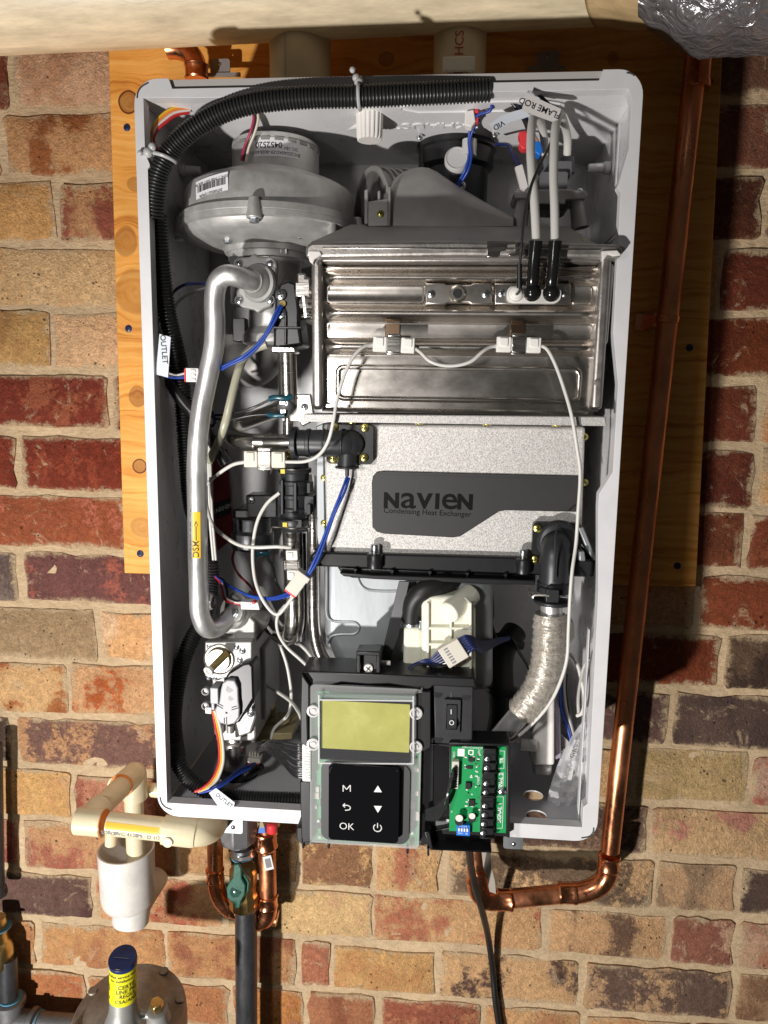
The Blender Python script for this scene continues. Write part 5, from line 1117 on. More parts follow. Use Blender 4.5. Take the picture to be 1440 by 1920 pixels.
for ch, x, w_ in (('N', 734, 1), ('a', 766, 1), ('V', 796, 1), ('I', 820, 1), ('e', 843, 1), ('N', 872, 1)):
    M = TF(x, 939.5 + (x - 800) * .021, YH - .0019, -.9); vs, fs = text_geo(ch, {'a': .012, 'e': .012, 'I': .03}.get(ch, .055)); xm = [v[0] for v in vs]; ym = [v[1] for v in vs]; W_, H_ = max(xm) - min(xm), max(ym) - min(ym)
    tw = (8 if ch == 'I' else 29 if ch != 'V' else 31) * S(800, 940, YH); th = 30 * S(800, 940, YH); ox, oy = (max(xm) + min(xm)) / 2, (max(ym) + min(ym)) / 2
    f.add([M @ Vector(((a - ox) / W_ * tw, (b_ - oy) / H_ * th, c_ * .0004)) for a, b_, c_ in vs], fs)
f.text('Condensing Heat Exchanger', TF(801, 961, YH - .0019, -1.2), .0074, bold=.008, d=.0003); f.build('lettering', lm, n1)

el_in = thing('inlet_elbow', 'black plastic inlet elbow bolted to the top left of the heat exchanger', 'elbow', P(657, 830, YH))
f = MB(); f.plate([prrect(612, 796, 700, 870, YH - .008, 8)], YH - .008, YH); f.build('flange_plate', black, el_in, bevel=.002)
f = MB(); s = S(655, 832, .02); pth = crom(pp([(662, 832, YH), (660, 832, .03), (652, 832, .02), (632, 832, .018), (600, 831, .018), (548, 830, .02)]), 5); f.tube(pth, 25 * s, 26); f.ball(P(657, 832, .022), 27 * s, 22); f.tube(pp([(652, 850, .02), (651, 876, .02)]), 19 * s, 20); f.build('elbow', blackg, el_in, smooth=50)
f = MB()
for x, w_, k in ((548, 10, 31), (575, 8, 27), (606, 4, 27), (640, 4, 27)): f.lathe([(k * s, 0), (k * s, w_ * s)], P(x, 830.5, .018), (1, 0, 0), 28)
f.lathe([(23 * s, 0), (23 * s, 4 * s)], P(651, 878, .02), (0, 0, 1), 24); f.build('collar', blackg, el_in, bevel=.0006)
for x, y in ((627, 801), (684, 802), (683, 858), (625, 860)): screw('gold', x, y, YH - .009, 8, el_in)
f = MB(); f.cyl(P(651, 878, .02), P(651, 893, .02), 4 * s, 12); f.build('sensor_tip', iron, el_in)

el_out = thing('outlet_elbow', 'black plastic outlet elbow bolted to the lower right of the heat exchanger', 'elbow', P(1040, 1130, .02))
f = MB(); f.plate([prrect(998, 980, 1088, 1056, YH - .008, 8)], YH - .008, YH); f.build('flange_plate', black, el_out, bevel=.002)
s = S(1040, 1050, .01); f = MB(); f.lathe([(40 * s, 0), (38 * s, .004), (33 * s, .006)], P(1046, 1014, YH - .008), (0, -1, 0), 32)
f.tube(crom(pp([(1048, 1012, .05), (1046, 1014, .035), (1042, 1022, .016), (1040, 1042, .008), (1039, 1075, .008), (1037, 1105, .010)]), 6), 27.5 * s, 28); f.build('elbow', blackg, el_out, smooth=50)
f = MB(); f.tube(crom(pp([(1046, 985, .012), (1042, 1003, -.008), (1041, 1040, -.0125), (1039, 1090, -.0115)]), 6), 1.6 * s, 8); f.build('seam', blackg, el_out)
f = MB(); f.lathe([(31 * s, 0), (31 * s, 20 * s)], P(1037, 1110, .010), (.01, 0, 1), 32); f.lathe([(34 * s, 0), (36 * s, 2 * s), (36 * s, 7 * s), (31 * s, 9 * s)], P(1036, 1131, .011), (.01, 0, 1), 32); f.pbox(1024, 1106, 1048, 1130, -.012, .0); f.build('collar', blackg, el_out, bevel=.0008)
for x, y in ((1008, 991), (1069, 992), (1004, 1049)): screw('gold', x, y, YH - .009, 8, el_out)
f = MB(); f.tube(crom(pp([(993, 1108, -.004), (998, 1122, -.008), (1003, 1116, -.009), (1030, 1117, -.012)]), 3), .0010, 6); f.tube(pp([(1050, 1118, -.012), (1070, 1120, -.004)]), .0012, 6); f.pprism([(991, 1104), (1001, 1109), (999, 1127), (995, 1127)], -.006, -.005); f.build('spring_clip', steel, el_out)

lg = thing('lagged_pipe', 'outlet pipe wrapped in silvery woven tape at the lower right', 'pipe', P(1000, 1350, .01))
pth = pp([(1034, 1130, .011), (1034, 1160, .011), (1030, 1210, .011), (1024, 1255, .012), (1010, 1290, .014), (985, 1325, .02), (958, 1358, .028), (935, 1385, .036)]); s = S(1030, 1200, .01)
f = MB(); f.tube(crom(pth, 6), 20.5 * s, 26); f.build('pipe', alu, lg)
wp = crom(pp([(1031, 1150, .011), (1030, 1190, .011), (1027, 1230, .011), (1020, 1266, .012), (1004, 1300, .015), (978, 1335, .022)]), 60); wp = resample(wp, .00042); f = MB(); rad = []
for i, p in enumerate(wp):
    q = (i * .00042 / .0072) % 1; rad.append((27.6 + 4.6 * (q if q < .88 else (1 - q) / .12 * .88) + .8 * math.sin(i * .02) + .5 * noise.noise(p * 300)) * s)
f.tube(wp, rad, 40)
for i, v in enumerate(f.v): f.v[i] = v + (v - wp[min(i // 40, len(wp) - 1)]).normalized() * (.0007 * noise.noise(v * 120) + .0004 * noise.noise(v * 520))
f.build('wrap', wrapm, lg, smooth=50)

# ================================================================== condensate tray
tr = thing('condensate_tray', 'long black plastic condensate tray under the heat exchanger with two nuts', 'tray', P(850, 1085, .05))
f = MB(); f.pprism([(588, 1035), (1000, 1046), (1118, 1050), (1114, 1083), (1000, 1079), (585, 1062), (580, 1045)], .022, .15); f.build('tray', black, tr, bevel=.002)
f = MB(); f.pprism([(632, 1063), (1005, 1078), (1004, 1095), (930, 1092), (660, 1084), (640, 1076)], .030, .14); f.build('trough', black, tr, bevel=.0015)
f = MB(); f.pprism([(636, 1074), (700, 1078), (1003, 1088), (1003, 1097), (930, 1096), (700, 1086), (644, 1081)], .014, .034); f.build('lip', black, tr, bevel=.001)
f = MB()
for x in (666, 735, 806, 876, 948): f.pprism([(x - 3, 1067 + (x - 666) * .033), (x + 3, 1067 + (x - 666) * .033), (x, 1080 + (x - 666) * .033)], .018, .032)
f.build('gusset', black, tr)
for x, y in ((703, 1046), (981, 1056)):
    s = S(x, y, .012); f = MB(); f.lathe([(15 * s, 0), (15.5 * s, .001), (15.5 * s, .013), (14 * s, .014)], P(x, y + 18, .020), (0, 0, 1), 26); f.build('boss', black, tr)
    f = MB(); f.lathe([(11.5 * s, 0), (11.5 * s, .001), (8.5 * s, .0012), (8.5 * s, .0085), (7 * s, .0095), (0, .0095)], P(x, y - 8, .0235), (0, 0, 1), 22); f.build('nut', zinc, tr)
f = MB(); f.pprism([(1084, 990), (1094, 988), (1118, 1046), (1114, 1052), (1100, 1030)], .02, .05); f.pprism([(1086, 1034), (1096, 1034), (1098, 1052), (1086, 1052)], .012, .06); f.build('end_bracket', galv, tr, bevel=.001)
# ================================================================== left pipework
va = thing('water_manifold', 'upright stainless water pipe with black plastic flow adapter left of the heat exchanger', 'pipework', P(550, 1200, .06))
s = S(540, 600, .03)
f = MB(); f.pprism([(515, 548), (524, 530), (540, 524), (556, 530), (562, 580), (562, 610), (568, 648), (512, 655), (512, 612), (514, 575)], .020, .06); f.lathe([(29 * s, 0), (27 * s, .004), (26 * s, .017)], P(540, 652, .035), (0, 0, 1), 26); f.build('top_fitting', black, va, bevel=.003, segs=3)
f = MB(); f.pprism([(533, 590), (537, 590), (537, 645), (533, 645)], .017, .022); f.pbox(512, 612, 565, 616, .012, .03); f.build('fitting_rib', black, va, bevel=.0006)
for y in (552, 587): screw('zinc', 527, y, .018, 10.5, va)
f = MB(); f.cyl(P(530, 569, .021), P(530, 569, .016), 5.5 * s, 14); f.build('brass_pin', brassd, va)
f = MB(); f.pprism([(508, 649), (553, 650), (554, 662), (508, 661)], .008, .03); f.build('clip_plate', steel, va, bevel=.0015)
f = MB(); f.cyl(P(538, 656, .035), P(541, 760, .035), 17.5 * s, 26); f.cyl(P(541, 745, .038), P(540, 830, .038), 10 * s, 22); f.build('upper_pipe', steel, va)
f = MB(); f.pprism([(556, 512), (574, 512), (574, 520), (582, 520), (582, 600), (562, 600), (556, 560)], .036, .09); f.build('bracket', steeld, va, bevel=.002)
f = MB(); f.cyl(P(556, 546, .028), P(598, 546, .03), 11 * s, 20); f.cyl(P(556, 572, .028), P(600, 572, .03), 13 * s, 20); f.cyl(P(556, 594, .028), P(604, 594, .03), 6 * s, 16); f.pbox(554, 530, 580, 556, .015, .03); f.build('side_pipe', steel, va, bevel=.0005)
f = MB(); f.obox(P(571, 575, .012), (.0012, 0, -.010), (0, .001, 0), (.0012, 0, .0002)); f.build('spring_clip', steel, va)
f = MB(); f.pprism([(528, 739), (582, 739), (590, 788), (566, 800), (560, 790), (528, 790)], .034, .042); f.build('mount_plate', steeld, va, bevel=.001)
screw('zinc', 571, 763, .033, 6.5, va)
f = MB(); f.lathe([(17 * s, 0), (17 * s, .006), (14 * s, .0065), (0, .0065)], P(537, 763, .033), (0, -1, 0), 26); f.pbox(526, 750, 535, 758, .024, .028); f.pbox(527, 768, 536, 775, .024, .028); th = f.build('thermostat', black, va)
f = MB(); f.pbox(525, 753, 534, 758, .022, .024); f.pbox(526, 769, 535, 774, .022, .024); f.build('spade', steel, th)
f = MB(); f.tube(crom(pp([(506, 748, .026), (518, 745, .024), (535, 747, .024), (548, 743, .026)]), 4), .0028, 10); f.tube(crom(pp([(503, 777, .026), (515, 779, .024), (534, 779, .024)]), 4), .0026, 10); f.build('terminal_sleeve', tealp, th)
# u-pipe
f = MB(); su = S(450, 820, .05); f.tube(crom(pp([(556, 831, .03), (520, 831, .032), (480, 830, .036), (450, 826, .045), (432, 815, .065), (436, 802, .09), (470, 788, .115), (505, 775, .135), (540, 760, .15)]), 6), 16.5 * su, 26); f.build('cross_over_pipe', steel, va)
f = MB(); f.lathe([(17.8 * su, -.0075), (17.8 * su, .0075)], P(492, 831, .0345), (1, 0, 0), 28); f.build('band', steelh, va)
# flow adapter
nx_ = P(553, 930, .05); s = S(553, 930, .05)
def zq(py): return P(553, py, .05 - 27 * s).z
pr_ = []
for y, r in ((1000, 24), (996, 27), (990, 31), (980, 33), (976, 33), (974, 27), (962, 27), (961, 29), (955, 29), (954, 26.5), (938, 26.5), (937, 29), (930, 29), (929, 26.5), (912, 26.5), (911, 29), (904, 29), (903, 26), (889, 27), (888, 31), (880, 31), (879, 26), (862, 25)): pr_.append((r * s, zq(y)))
f = MB(); f.lathe(pr_, (nx_.x, .05, 0), (0, 0, 1), 36)
for (x0, x1_, y0, y1_) in ((550, 556, 905, 960), (526, 531, 900, 965), (575, 582, 905, 925), (575, 582, 945, 965), (545, 566, 974, 990)): f.pbox(x0, y0, x1_, y1_, .05 - 30.5 * s, .05)
f.pbox(570, 930, 588, 965, .04, .07); f.build('flow_adapter', blackg, va, bevel=.0006, smooth=30)
f = MB()
for y in (880, 990): f.tube(crom(pp([(508, y + 8, .03), (510, y - 1, .026), (525, y - 1, .024), (552, y + 1, .02), (580, y, .028)]), 3), .0009, 6)
f.build('spring_clip', steel, va)
f = MB(); 
for x, y in ((541, 851), (530, 884), (534, 984)): f.pbox(x - 4, y - 4, x + 4, y + 4, .018, .022)
f.build('yellow_mark', mat('yellow_mark', (.75, .55, .05), .5), va)
f = MB(); f.cyl(P(541, 840, .045), P(541, 866, .045), 5 * s, 12); f.build('joint_pin', brassd, va)
f = MB(); f.tube(crom(pp([(548, 992, .052), (550, 1060, .052), (552, 1120, .052), (552, 1165, .054), (546, 1190, .062), (530, 1192, .08), (512, 1175, .10), (500, 1150, .12), (480, 1110, .14)]), 6), 19 * s, 26); f.build('lower_pipe', steel, va)
f = MB(); f.tube(crom(pp([(584, 900, .10), (587, 940, .06), (588, 1000, .045), (588, 1100, .042), (590, 1180, .042), (602, 1228, .040), (626, 1258, .038), (662, 1280, .036)]), 6), 12.5 * s, 22); f.build('return_pipe', steel, va)
f = MB(); f.tube(crom(pp([(566, 1000, .085), (567, 1060, .085), (568, 1150, .085), (566, 1200, .09)]), 4), 8 * s, 18); f.build('riser_pipe', iron, va)

# ================================================================== thermal fuses and their cord
def fuse(label, c, ang, L_, Hh, m_, tab=True, Y=-.002):
    t = thing('thermal_fuse', label, 'fuse', P(c[0], c[1], Y), 'white ceramic thermal fuses on one cord')
    s = S(c[0], c[1], Y); a = math.radians(ang); ux, uz = Vector((math.cos(a), 0, math.sin(a))), Vector((-math.sin(a), 0, math.cos(a))); o = P(c[0], c[1], Y)
    f = MB()
    for k in (-1, 1): f.obox(o + ux * k * L_ * .335 * s, ux * L_ * .165 * s, (0, .005, 0), uz * Hh * .5 * s); f.obox(o + ux * k * L_ * .34 * s + uz * Hh * .15 * s, ux * L_ * .10 * s, (0, .0062, 0), uz * Hh * .28 * s)
    f.obox(o, ux * L_ * .2 * s, (0, .0042, 0), uz * Hh * .42 * s); f.build('ceramic_body', m_, t, bevel=.0008)
    f = MB(); f.obox(o + Vector((0, -.0055, 0)), ux * L_ * .155 * s, (0, .0008, 0), uz * Hh * .52 * s); f.obox(o + uz * Hh * .62 * s + Vector((0, -.003, 0)), ux * L_ * .16 * s, (0, .003, 0), uz * Hh * .10 * s); f.obox(o - uz * Hh * .58 * s + Vector((0, -.003, 0)), ux * L_ * .16 * s, (0, .003, 0), uz * Hh * .08 * s)
    f.build('clip', steel, t, bevel=.0006); return t
fuse('left white ceramic thermal fuse clipped on the ribbed burner box', (739, 647), -2, 78, 28, offw)
t_ = fuse('right white ceramic thermal fuse clipped on the ribbed burner box', (972, 647), -1, 82, 28, offw)
fuse('cream thermal fuse strapped under the bent stainless pipe', (498, 861), 0, 78, 30, mat('cream_ceramic', (.72, .67, .56), .5), Y=.012)
fuse('white thermal fuse clipped upright on the lower stainless pipe', (550, 1058), 93, 56, 22, offw, Y=.03)
GC = 'white glass braided cords of the thermal fuses'
wire('fuse_cord', 'white cord hanging from the left fuse to the fuse under the bent pipe', 'wire', wwht, [(702, 645, -.002), (682, 650, -.008), (662, 670, -.012), (645, 705, -.014), (632, 750, -.016), (625, 790, -.018), (615, 828, -.012), (598, 853, -.002), (572, 865, .002), (534, 866, .01)], 3.5, GC)
wire('fuse_cord', 'white cord sagging between the two fuses on the burner box', 'wire', wwht, [(777, 652, -.002), (790, 662, -.008), (806, 677, -.012), (830, 685, -.012), (858, 685, -.012), (884, 677, -.012), (904, 660, -.010), (918, 651, -.006), (934, 648, -.002)], 3.5, GC)
wire('fuse_cord', 'long white cord running down the right side over the heat exchanger', 'wire', wwht, [(1010, 647, -.002), (1026, 655, -.008), (1042, 685, -.012), (1058, 730, -.016), (1072, 780, -.02), (1082, 840, -.018), (1088, 890, -.016), (1084, 960, -.014), (1080, 1020, -.012), (1073, 1070, -.018), (1069, 1120, -.018), (1066, 1180, -.014), (1063, 1235, -.01), (1050, 1280, -.004), (1030, 1320, .004), (1000, 1355, .014), (965, 1385, .02), (940, 1395, .02)], 3.5, GC)
wire('fuse_cord', 'white cord running from the fuse under the bent pipe to the left', 'wire', wwht, [(460, 866, .012), (435, 872, .02), (405, 892, .035), (388, 908, .05)], 3.5, GC)
wire('fuse_cord', 'white cord curving from behind the gas tube to the upright fuse', 'wire', wwht, [(386, 905, .05), (388, 950, .05), (402, 988, .05), (440, 1018, .04), (475, 1026, .03), (520, 1025, .028), (546, 1027, .03)], 3.5, GC)
wire('fuse_cord', 'white cord looping round below the upright fuse', 'wire', wwht, [(524, 924, .04), (500, 945, .04), (482, 980, .04), (474, 1030, .04), (477, 1080, .036), (488, 1115, .03), (505, 1142, .028), (520, 1152, .028), (532, 1142, .026), (550, 1118, .024)], 3.5, GC)
wire('fuse_cord', 'white cord falling straight down in front of the galvanised plate', 'wire', wwht, [(552, 1118, .06), (523, 1150, .06), (520, 1180, .06), (535, 1210, .055), (565, 1238, .05), (590, 1262, .04)], 3.2, GC)
wire('fuse_cord', 'white cord curving behind the gas valve down to the floor', 'wire', wwht, [(484, 1140, .08), (500, 1172, .08), (520, 1200, .08), (536, 1240, .08), (544, 1280, .08), (546, 1310, .085), (540, 1340, .09), (515, 1365, .10), (508, 1385, .10)], 3.2, GC)
wire('fuse_cord', 'short white cord beside the return pipe above the control box', 'wire', wwht, [(545, 1200, .07), (570, 1215, .06), (590, 1240, .05), (602, 1260, .04)], 3.4, GC)
wire('fuse_cord', 'white cord from the tan sensor to the control box', 'wire', wwht, [(500, 1285, .10), (520, 1297, .09), (545, 1315, .06), (560, 1335, .03), (566, 1350, .02)], 3.4, GC)
for i, (x0, x1_) in enumerate(((390, 386), (394, 391))):
    wire('fuse_cord', ('outer', 'inner')[i] + ' thin white cord running down beside the gas tube and warning sticker', 'wire', wwht, [(x0 - 6, 800, .05), (x0, 860, .055), (x0 + 2, 920, .06), (x1_ + 8, 980, .065), (x1_ + 14, 1050, .07)], 2.6, GC)

# ================================================================== wiring on the left and top
wire('blue_sensor_lead', 'blue lead from the two screw sensor down to the left wiring', 'wire', wblue, [(525, 572, .014), (515, 590, .012), (500, 622, .012), (480, 648, .012), (455, 668, .012), (430, 681, .016), (412, 690, .02)], 2.7, twin=True)
wire('blue_sensor_lead', 'blue lead hanging from the inlet elbow sensor to a white plug', 'wire', wblue, [(651, 893, .02), (641, 920, .014), (625, 960, .01), (608, 1005, .008), (592, 1045, .006), (576, 1078, .008)], 2.6, twin=True)
f = MB(); a = math.radians(-52); o = P(559, 1092, .010); ux = Vector((math.sin(-a) * -1, 0, -math.cos(a))); ux = (P(545, 1112, .01) - P(574, 1072, .01)).normalized(); uz = ux.cross(Vector((0, 1, 0)))
f.obox(o, ux * .0115, (0, .006, 0), uz * .0068); f.obox(o - ux * .009, ux * .003, (0, .0068, 0), uz * .0078); f.obox(o + ux * .0122, ux * .0012, (0, .0056, 0), uz * .0064, m=1); f.build('wire_connector', [beigec, redp], bevel=.0008, tags=('cream plug with a red tip joining blue leads beside the upright pipe', 'connector'))
wire('blue_loom_lead', 'dark blue lead from the cream plug back to the left conduit', 'wire', wblue, [(548, 1108, .012), (530, 1116, .02), (505, 1121, .03), (470, 1117, .04), (445, 1106, .05), (425, 1095, .06), (404, 1080, .07)], 2.4, twin=True)
for nm, m_, dy in (('red', wred, 0), ('white', wwht, 4), ('black', wblk, 8)):
    wire('valve_lead', nm + ' lead dropping from the left conduit to the plug on the gas valve', 'wire', m_, [(404 + dy * .4, 1081, .07), (412 + dy, 1090, .066), (417 + dy, 1105, .06), (421 + dy, 1122, .055), (435 + dy, 1130 - dy * .3, .05), (468, 1133 - dy * .4, .05)], 2.6, 'leads to the gas valve plug')
f = MB(); f.pprism([(450, 1128), (484, 1130), (487, 1144), (452, 1143)], .044, .056); f.pbox(472, 1128, 478, 1133, .042, .05, m=1); f.build('valve_connector', [nylon, redp], bevel=.0008, tags=('white plug at the top of the gas valve', 'connector'))
wire('red_lead', 'red and dark lead curving down behind the white cords', 'wire', mat('dark_red_wire', (.20, .02, .03), .4), [(440, 1030, .12), (436, 1050, .12), (446, 1075, .12), (470, 1100, .11), (482, 1118, .1), (488, 1138, .08)], 2.6)
wire('black_lead', 'thin black lead hanging by the lower stainless pipe', 'wire', wblk, [(500, 1040, .11), (512, 1065, .11), (518, 1090, .11), (530, 1115, .1), (536, 1128, .1)], 2.6)
f = MB(); f.pbox(346, 690, 372, 716, .02, .034); f.pbox(345, 691, 348, 716, .019, .03, m=1); 
for i in range(3): f.pbox(356, 693 + i * 8, 366, 698 + i * 8, .0185, .022)
f.build('wire_connector', [nylon, redp], bevel=.0006, tags=('white three way plug tucked behind the gas tube by the OUTLET tag', 'connector'))
for i, (m_, nm, d) in enumerate(((wnavy, 'navy', 0), (wblue, 'blue', 4), (wwht, 'white', -4))):
    wire('outlet_lead', nm + ' lead at the wall OUTLET tag running to the white plug', 'wire', m_, [(287, 690 + d, .03), (290, 700 + d, .024), (310, 702 + d, .02), (330, 706 + d * .6, .022), (348, 704 + d, .024)], 2.6, 'leads at the wall OUTLET tag')
wire('thermostat_lead', 'upper thin black lead to the thermostat on the upright pipe', 'wire', wblk, [(392, 778, .05), (415, 778, .04), (450, 772, .03), (480, 762, .026), (508, 748, .026)], 2.4, 'leads to the thermostat')
wire('thermostat_lead', 'lower thin black lead to the thermostat on the upright pipe', 'wire', wblk, [(392, 778, .05), (405, 785, .04), (430, 787, .03), (470, 779, .026), (505, 777, .026)], 2.4, 'leads to the thermostat')
wire('wall_lead', 'blue lead arching across the left inner wall behind the gas tube', 'wire', wnavy, [(314, 565, .06), (328, 545, .06), (350, 533, .06), (385, 531, .07)], 3)
wire('wall_lead', 'pale brown lead arching across the left inner wall behind the gas tube', 'wire', wgry, [(320, 590, .06), (335, 565, .07), (360, 548, .08), (385, 540, .09)], 3)
wire('loom_lead', 'short navy and white lead behind the gas tube at the black branch sleeve', 'wire', wnavy, [(380, 755, .04), (398, 775, .04), (402, 795, .04), (388, 800, .04)], 3.4)
f = MB(); f.tube(crom(pp([(500, 646, .045), (475, 655, .045), (455, 675, .04), (443, 710, .035), (432, 755, .03), (422, 795, .03), (408, 832, .04), (392, 865, .05)]), 6), 8 * S(440, 720, .04), 16); f.build('silicone_tube', tube_cl, tags=('pale see-through rubber tube bending down behind the aluminium gas tube', 'tube'))
for i, (m_, nm) in enumerate(((wyel, 'yellow'), (wora, 'orange'), (wwht, 'white'), (wred, 'red'))):
    d = i * 4.2
    wire('fan_lead', nm + ' lead bowing out at the top left corner behind the conduit', 'wire', m_, [(360 - d * .4, 200 + d * .8, .03), (330, 202 + d * 1.1, .024), (304 + d * .6, 216 + d, .02), (287 + d * .7, 240 + d * .2, .018), (284 + d * .3, 262, .02), (296, 284, .026)], 3.2, 'leads bowing out at the top left corner')
f = MB(); f.pbox(355, 183, 378, 199, .026, .034); f.build('wire_connector', nylon, bevel=.0006, tags=('white plug behind the conduit near the top left corner', 'connector'))
for i, (m_, nm) in enumerate(((mat('crimson_wire', (.40, .02, .08), .4), 'crimson'), (wblk, 'black'), (mat('ivory_wire', (.72, .66, .52), .4), 'ivory'))):
    d = i * 4.0 - 3
    wire('motor_lead', nm + ' lead dropping from the top conduit to the fan motor', 'wire', m_, [(462 + d, 192, .026), (474 + d, 204, .03), (479 + d, 222, .036), (472 + d, 250, .045), (462 + d, 275, .05), (456 + d, 302, .052)], 2.7, 'leads dropping to the fan motor')
for i in range(2):
    wire('top_loom', ('upper', 'lower')[i] + ' black lead leaving the right end of the top conduit', 'wire', wblk, [(916, 170 + 3 * i, .028), (935, 172 + 5 * i, .028), (955, 183 + 5 * i, .028), (972, 204 + 4 * i, .03), (984, 225 + i * 5, .035), (990, 248, .045)], 3.2, 'black leads at the right end of the top conduit')
wire('top_loom', 'blue lead leaving the right end of the top conduit behind the FLAME ROD tag', 'wire', wblue, [(930, 172, .03), (958, 186, .032), (978, 206, .034), (990, 228, .04), (996, 250, .05), (1004, 275, .06)], 3.4)
wire('top_loom', 'pale brown lead leaving the right end of the top conduit', 'wire', wpink, [(945, 180, .032), (962, 196, .034), (976, 210, .04), (1000, 250, .05), (1012, 272, .06)], 2.8)
wire('rim_lead', 'thin black lead lying along the top rim to the right corner', 'wire', wblk, [(850, 158, .03), (920, 153, .012), (1000, 153, .008), (1080, 155, .008), (1135, 156, .01)], 1.8)
wire('tag_lead', 'thin black lead arching over the FLAME ROD tag', 'wire', wblk, [(905, 158, .028), (945, 158, .02), (985, 166, .012), (1012, 180, .010), (1030, 196, .008)], 3)
wire('exhaust_lead', 'blue lead passing through the clip on the exhaust collar', 'wire', wblue, [(895, 222, .05), (883, 238, .06), (879, 262, .066), (880, 290, .068), (872, 318, .07), (858, 345, .08)], 2.6, twin=True)
wire('exhaust_lead', 'dark blue lead looping from the conduit end to the white plug', 'wire', wblue, [(912, 186, .03), (922, 196, .03), (918, 208, .032), (900, 214, .036), (888, 222, .04)], 3)
f = MB(); f.pprism([(872, 209), (888, 205), (892, 228), (884, 238), (871, 234)], .036, .048); f.pprism([(887, 205), (897, 205), (898, 211), (889, 212)], .038, .046, m=1); f.pprism([(890, 216), (898, 217), (897, 229), (890, 228)], .038, .046, m=1); f.build('wire_connector', [nylon, redp], bevel=.0008, tags=('white and red plug above the exhaust collar', 'connector'))
f = MB(); f.pprism([(973, 246), (990, 244), (992, 278), (980, 279), (973, 270), (977, 262), (974, 256)], .045, .058); f.build('wire_connector', redp, bevel=.0008, tags=('bright red plug left of the white ignition leads', 'connector'))
f = MB(); f.pprism([(1004, 262), (1014, 266), (1018, 284), (1012, 292), (1003, 284)], .055, .068); f.build('wire_connector', bluep, bevel=.0008, tags=('bright blue plug between the white ignition leads', 'connector'))
f = MB(); f.pprism([(966, 313), (979, 308), (990, 350), (984, 356), (976, 352)], .05, .056); f.build('tape_flag', paprw, tags=('blank pale tape flag on the blue lead left of the igniter', 'tag'))
wire('igniter_lead', 'dark blue lead from the exhaust collar to the blank tape flag', 'wire', wnavy, [(930, 270, .09), (954, 272, .07), (960, 285, .06), (968, 300, .055), (976, 318, .052)], 3.4)

# ================================================================== control box
YP = -.024
cb = thing('control_panel', 'black control box with olive display, glossy keypad and rocker switch', 'control panel', P(690, 1590, YP))
# black tray, its top bar, sides and ears
f = MB(); f.pprism([(565, 1258), (890, 1271), (893, 1290), (812, 1287), (804, 1295), (775, 1290), (730, 1283), (690, 1284), (640, 1280), (612, 1288), (570, 1284)], YP + .004, YP + .045); f.build('top_bar', black, cb, bevel=.0015)
f = MB(); f.pprism([(565, 1262), (580, 1284), (580, 1330), (576, 1332), (578, 1400), (563, 1395), (563, 1330)], YP - .002, YP + .03); f.build('side_wall', black, cb, bevel=.0012); f = MB(); f.pprism([(562, 1465), (582, 1465), (584, 1578), (565, 1582)], YP + .002, YP + .03); f.build('side_wall', black, cb, bevel=.0012)
f = MB(); f.pprism([(575, 1280), (815, 1290), (812, 1585), (580, 1582)], YP + .018, YP + .03); f.pprism([(556, 1552), (582, 1552), (582, 1580), (570, 1588), (556, 1574)], YP + .004, YP + .03)
for x, y, h in ((568, 1570, 22), (616, 1578, 14), (764, 1586, 16), (803, 1590, 16)): f.pprism([(x - 3, y), (x + 2, y), (x + 2, y + h), (x - 2, y + h)], YP + .002, YP + .008)
f.build('back_tray', black, cb, bevel=.001)
f = MB(); f.pprism([(778, 1298), (808, 1296), (808, 1402), (794, 1410), (778, 1405)], YP + .0, YP + .02); f.build('side_rib', black, cb, bevel=.001)
f = MB(); f.pprism([(668, 1222), (714, 1222), (714, 1274), (668, 1272)], YP + .010, YP + .032); f.pprism([(668, 1221), (713, 1222), (713, 1230), (668, 1229)], YP + .002, YP + .012); f.pprism([(705, 1228), (713, 1228), (713, 1262), (705, 1262)], YP + .004, YP + .012); f.pprism([(668, 1228), (676, 1228), (676, 1262), (668, 1262)], YP + .004, YP + .012); f.build('hanging_ear', black, cb, bevel=.001)
screw('white', 691, 1253, YP + .009, 9, cb)
f = MB(); f.cyl(P(714, 1243, YP + .02), P(732, 1243, YP + .02), 4.5 * S(720, 1243, YP), 14); f.build('ear_pin', nylon, cb)
# circuit board seen through the clear housing
f = MB(); f.plate([prrect(585, 1300, 787, 1580, YP + .012, 6)], YP + .012, YP + .0136); f.build('circuit_board', green, cb)
f = MB()
rnd = random.Random(5)
for i in range(26): 
    x, y = (rnd.uniform(755, 782), rnd.uniform(1440, 1575)) if i % 3 else (rnd.uniform(588, 606), rnd.uniform(1470, 1575)); w_, h_ = rnd.uniform(2, 6), rnd.uniform(2, 6); f.pbox(x - w_, y - h_, x + w_, y + h_, YP + .0095, YP + .012, m=rnd.choice((0, 1, 2)))
f.build('component', [papr, beigec, dark], cb)
f = MB(); f.plate([prrect(581, 1288, 789, 1586, YP, 9)], YP, YP + .0012)
for (x0, y0, x1_, y1_) in ((581, 1288, 584, 1586), (786, 1290, 789, 1586), (581, 1583, 789, 1586)): f.pbox(x0, y0, x1_, y1_, YP + .0013, YP + .012)
f.build('clear_housing', frost, cb, bevel=.0006)
for x, y in ((588, 1332), (588, 1394), (780, 1336), (780, 1399)):
    s = S(x, y, YP); f = MB(); f.lathe([(12 * s, 0), (12 * s, .0025), (9 * s, .0027), (8 * s, .001), (5.5 * s, .001), (5 * s, .0022), (0, .0022)], P(x, y, YP - .0003), (0, -1, 0), 24); f.build('screw_boss', clearn, cb)
f = MB(); f.plate([prrect(600, 1314, 770, 1428, YP - .0016, 3)], YP - .0016, YP - .0004); dsp = f.build('display_mask', gloss, cb)
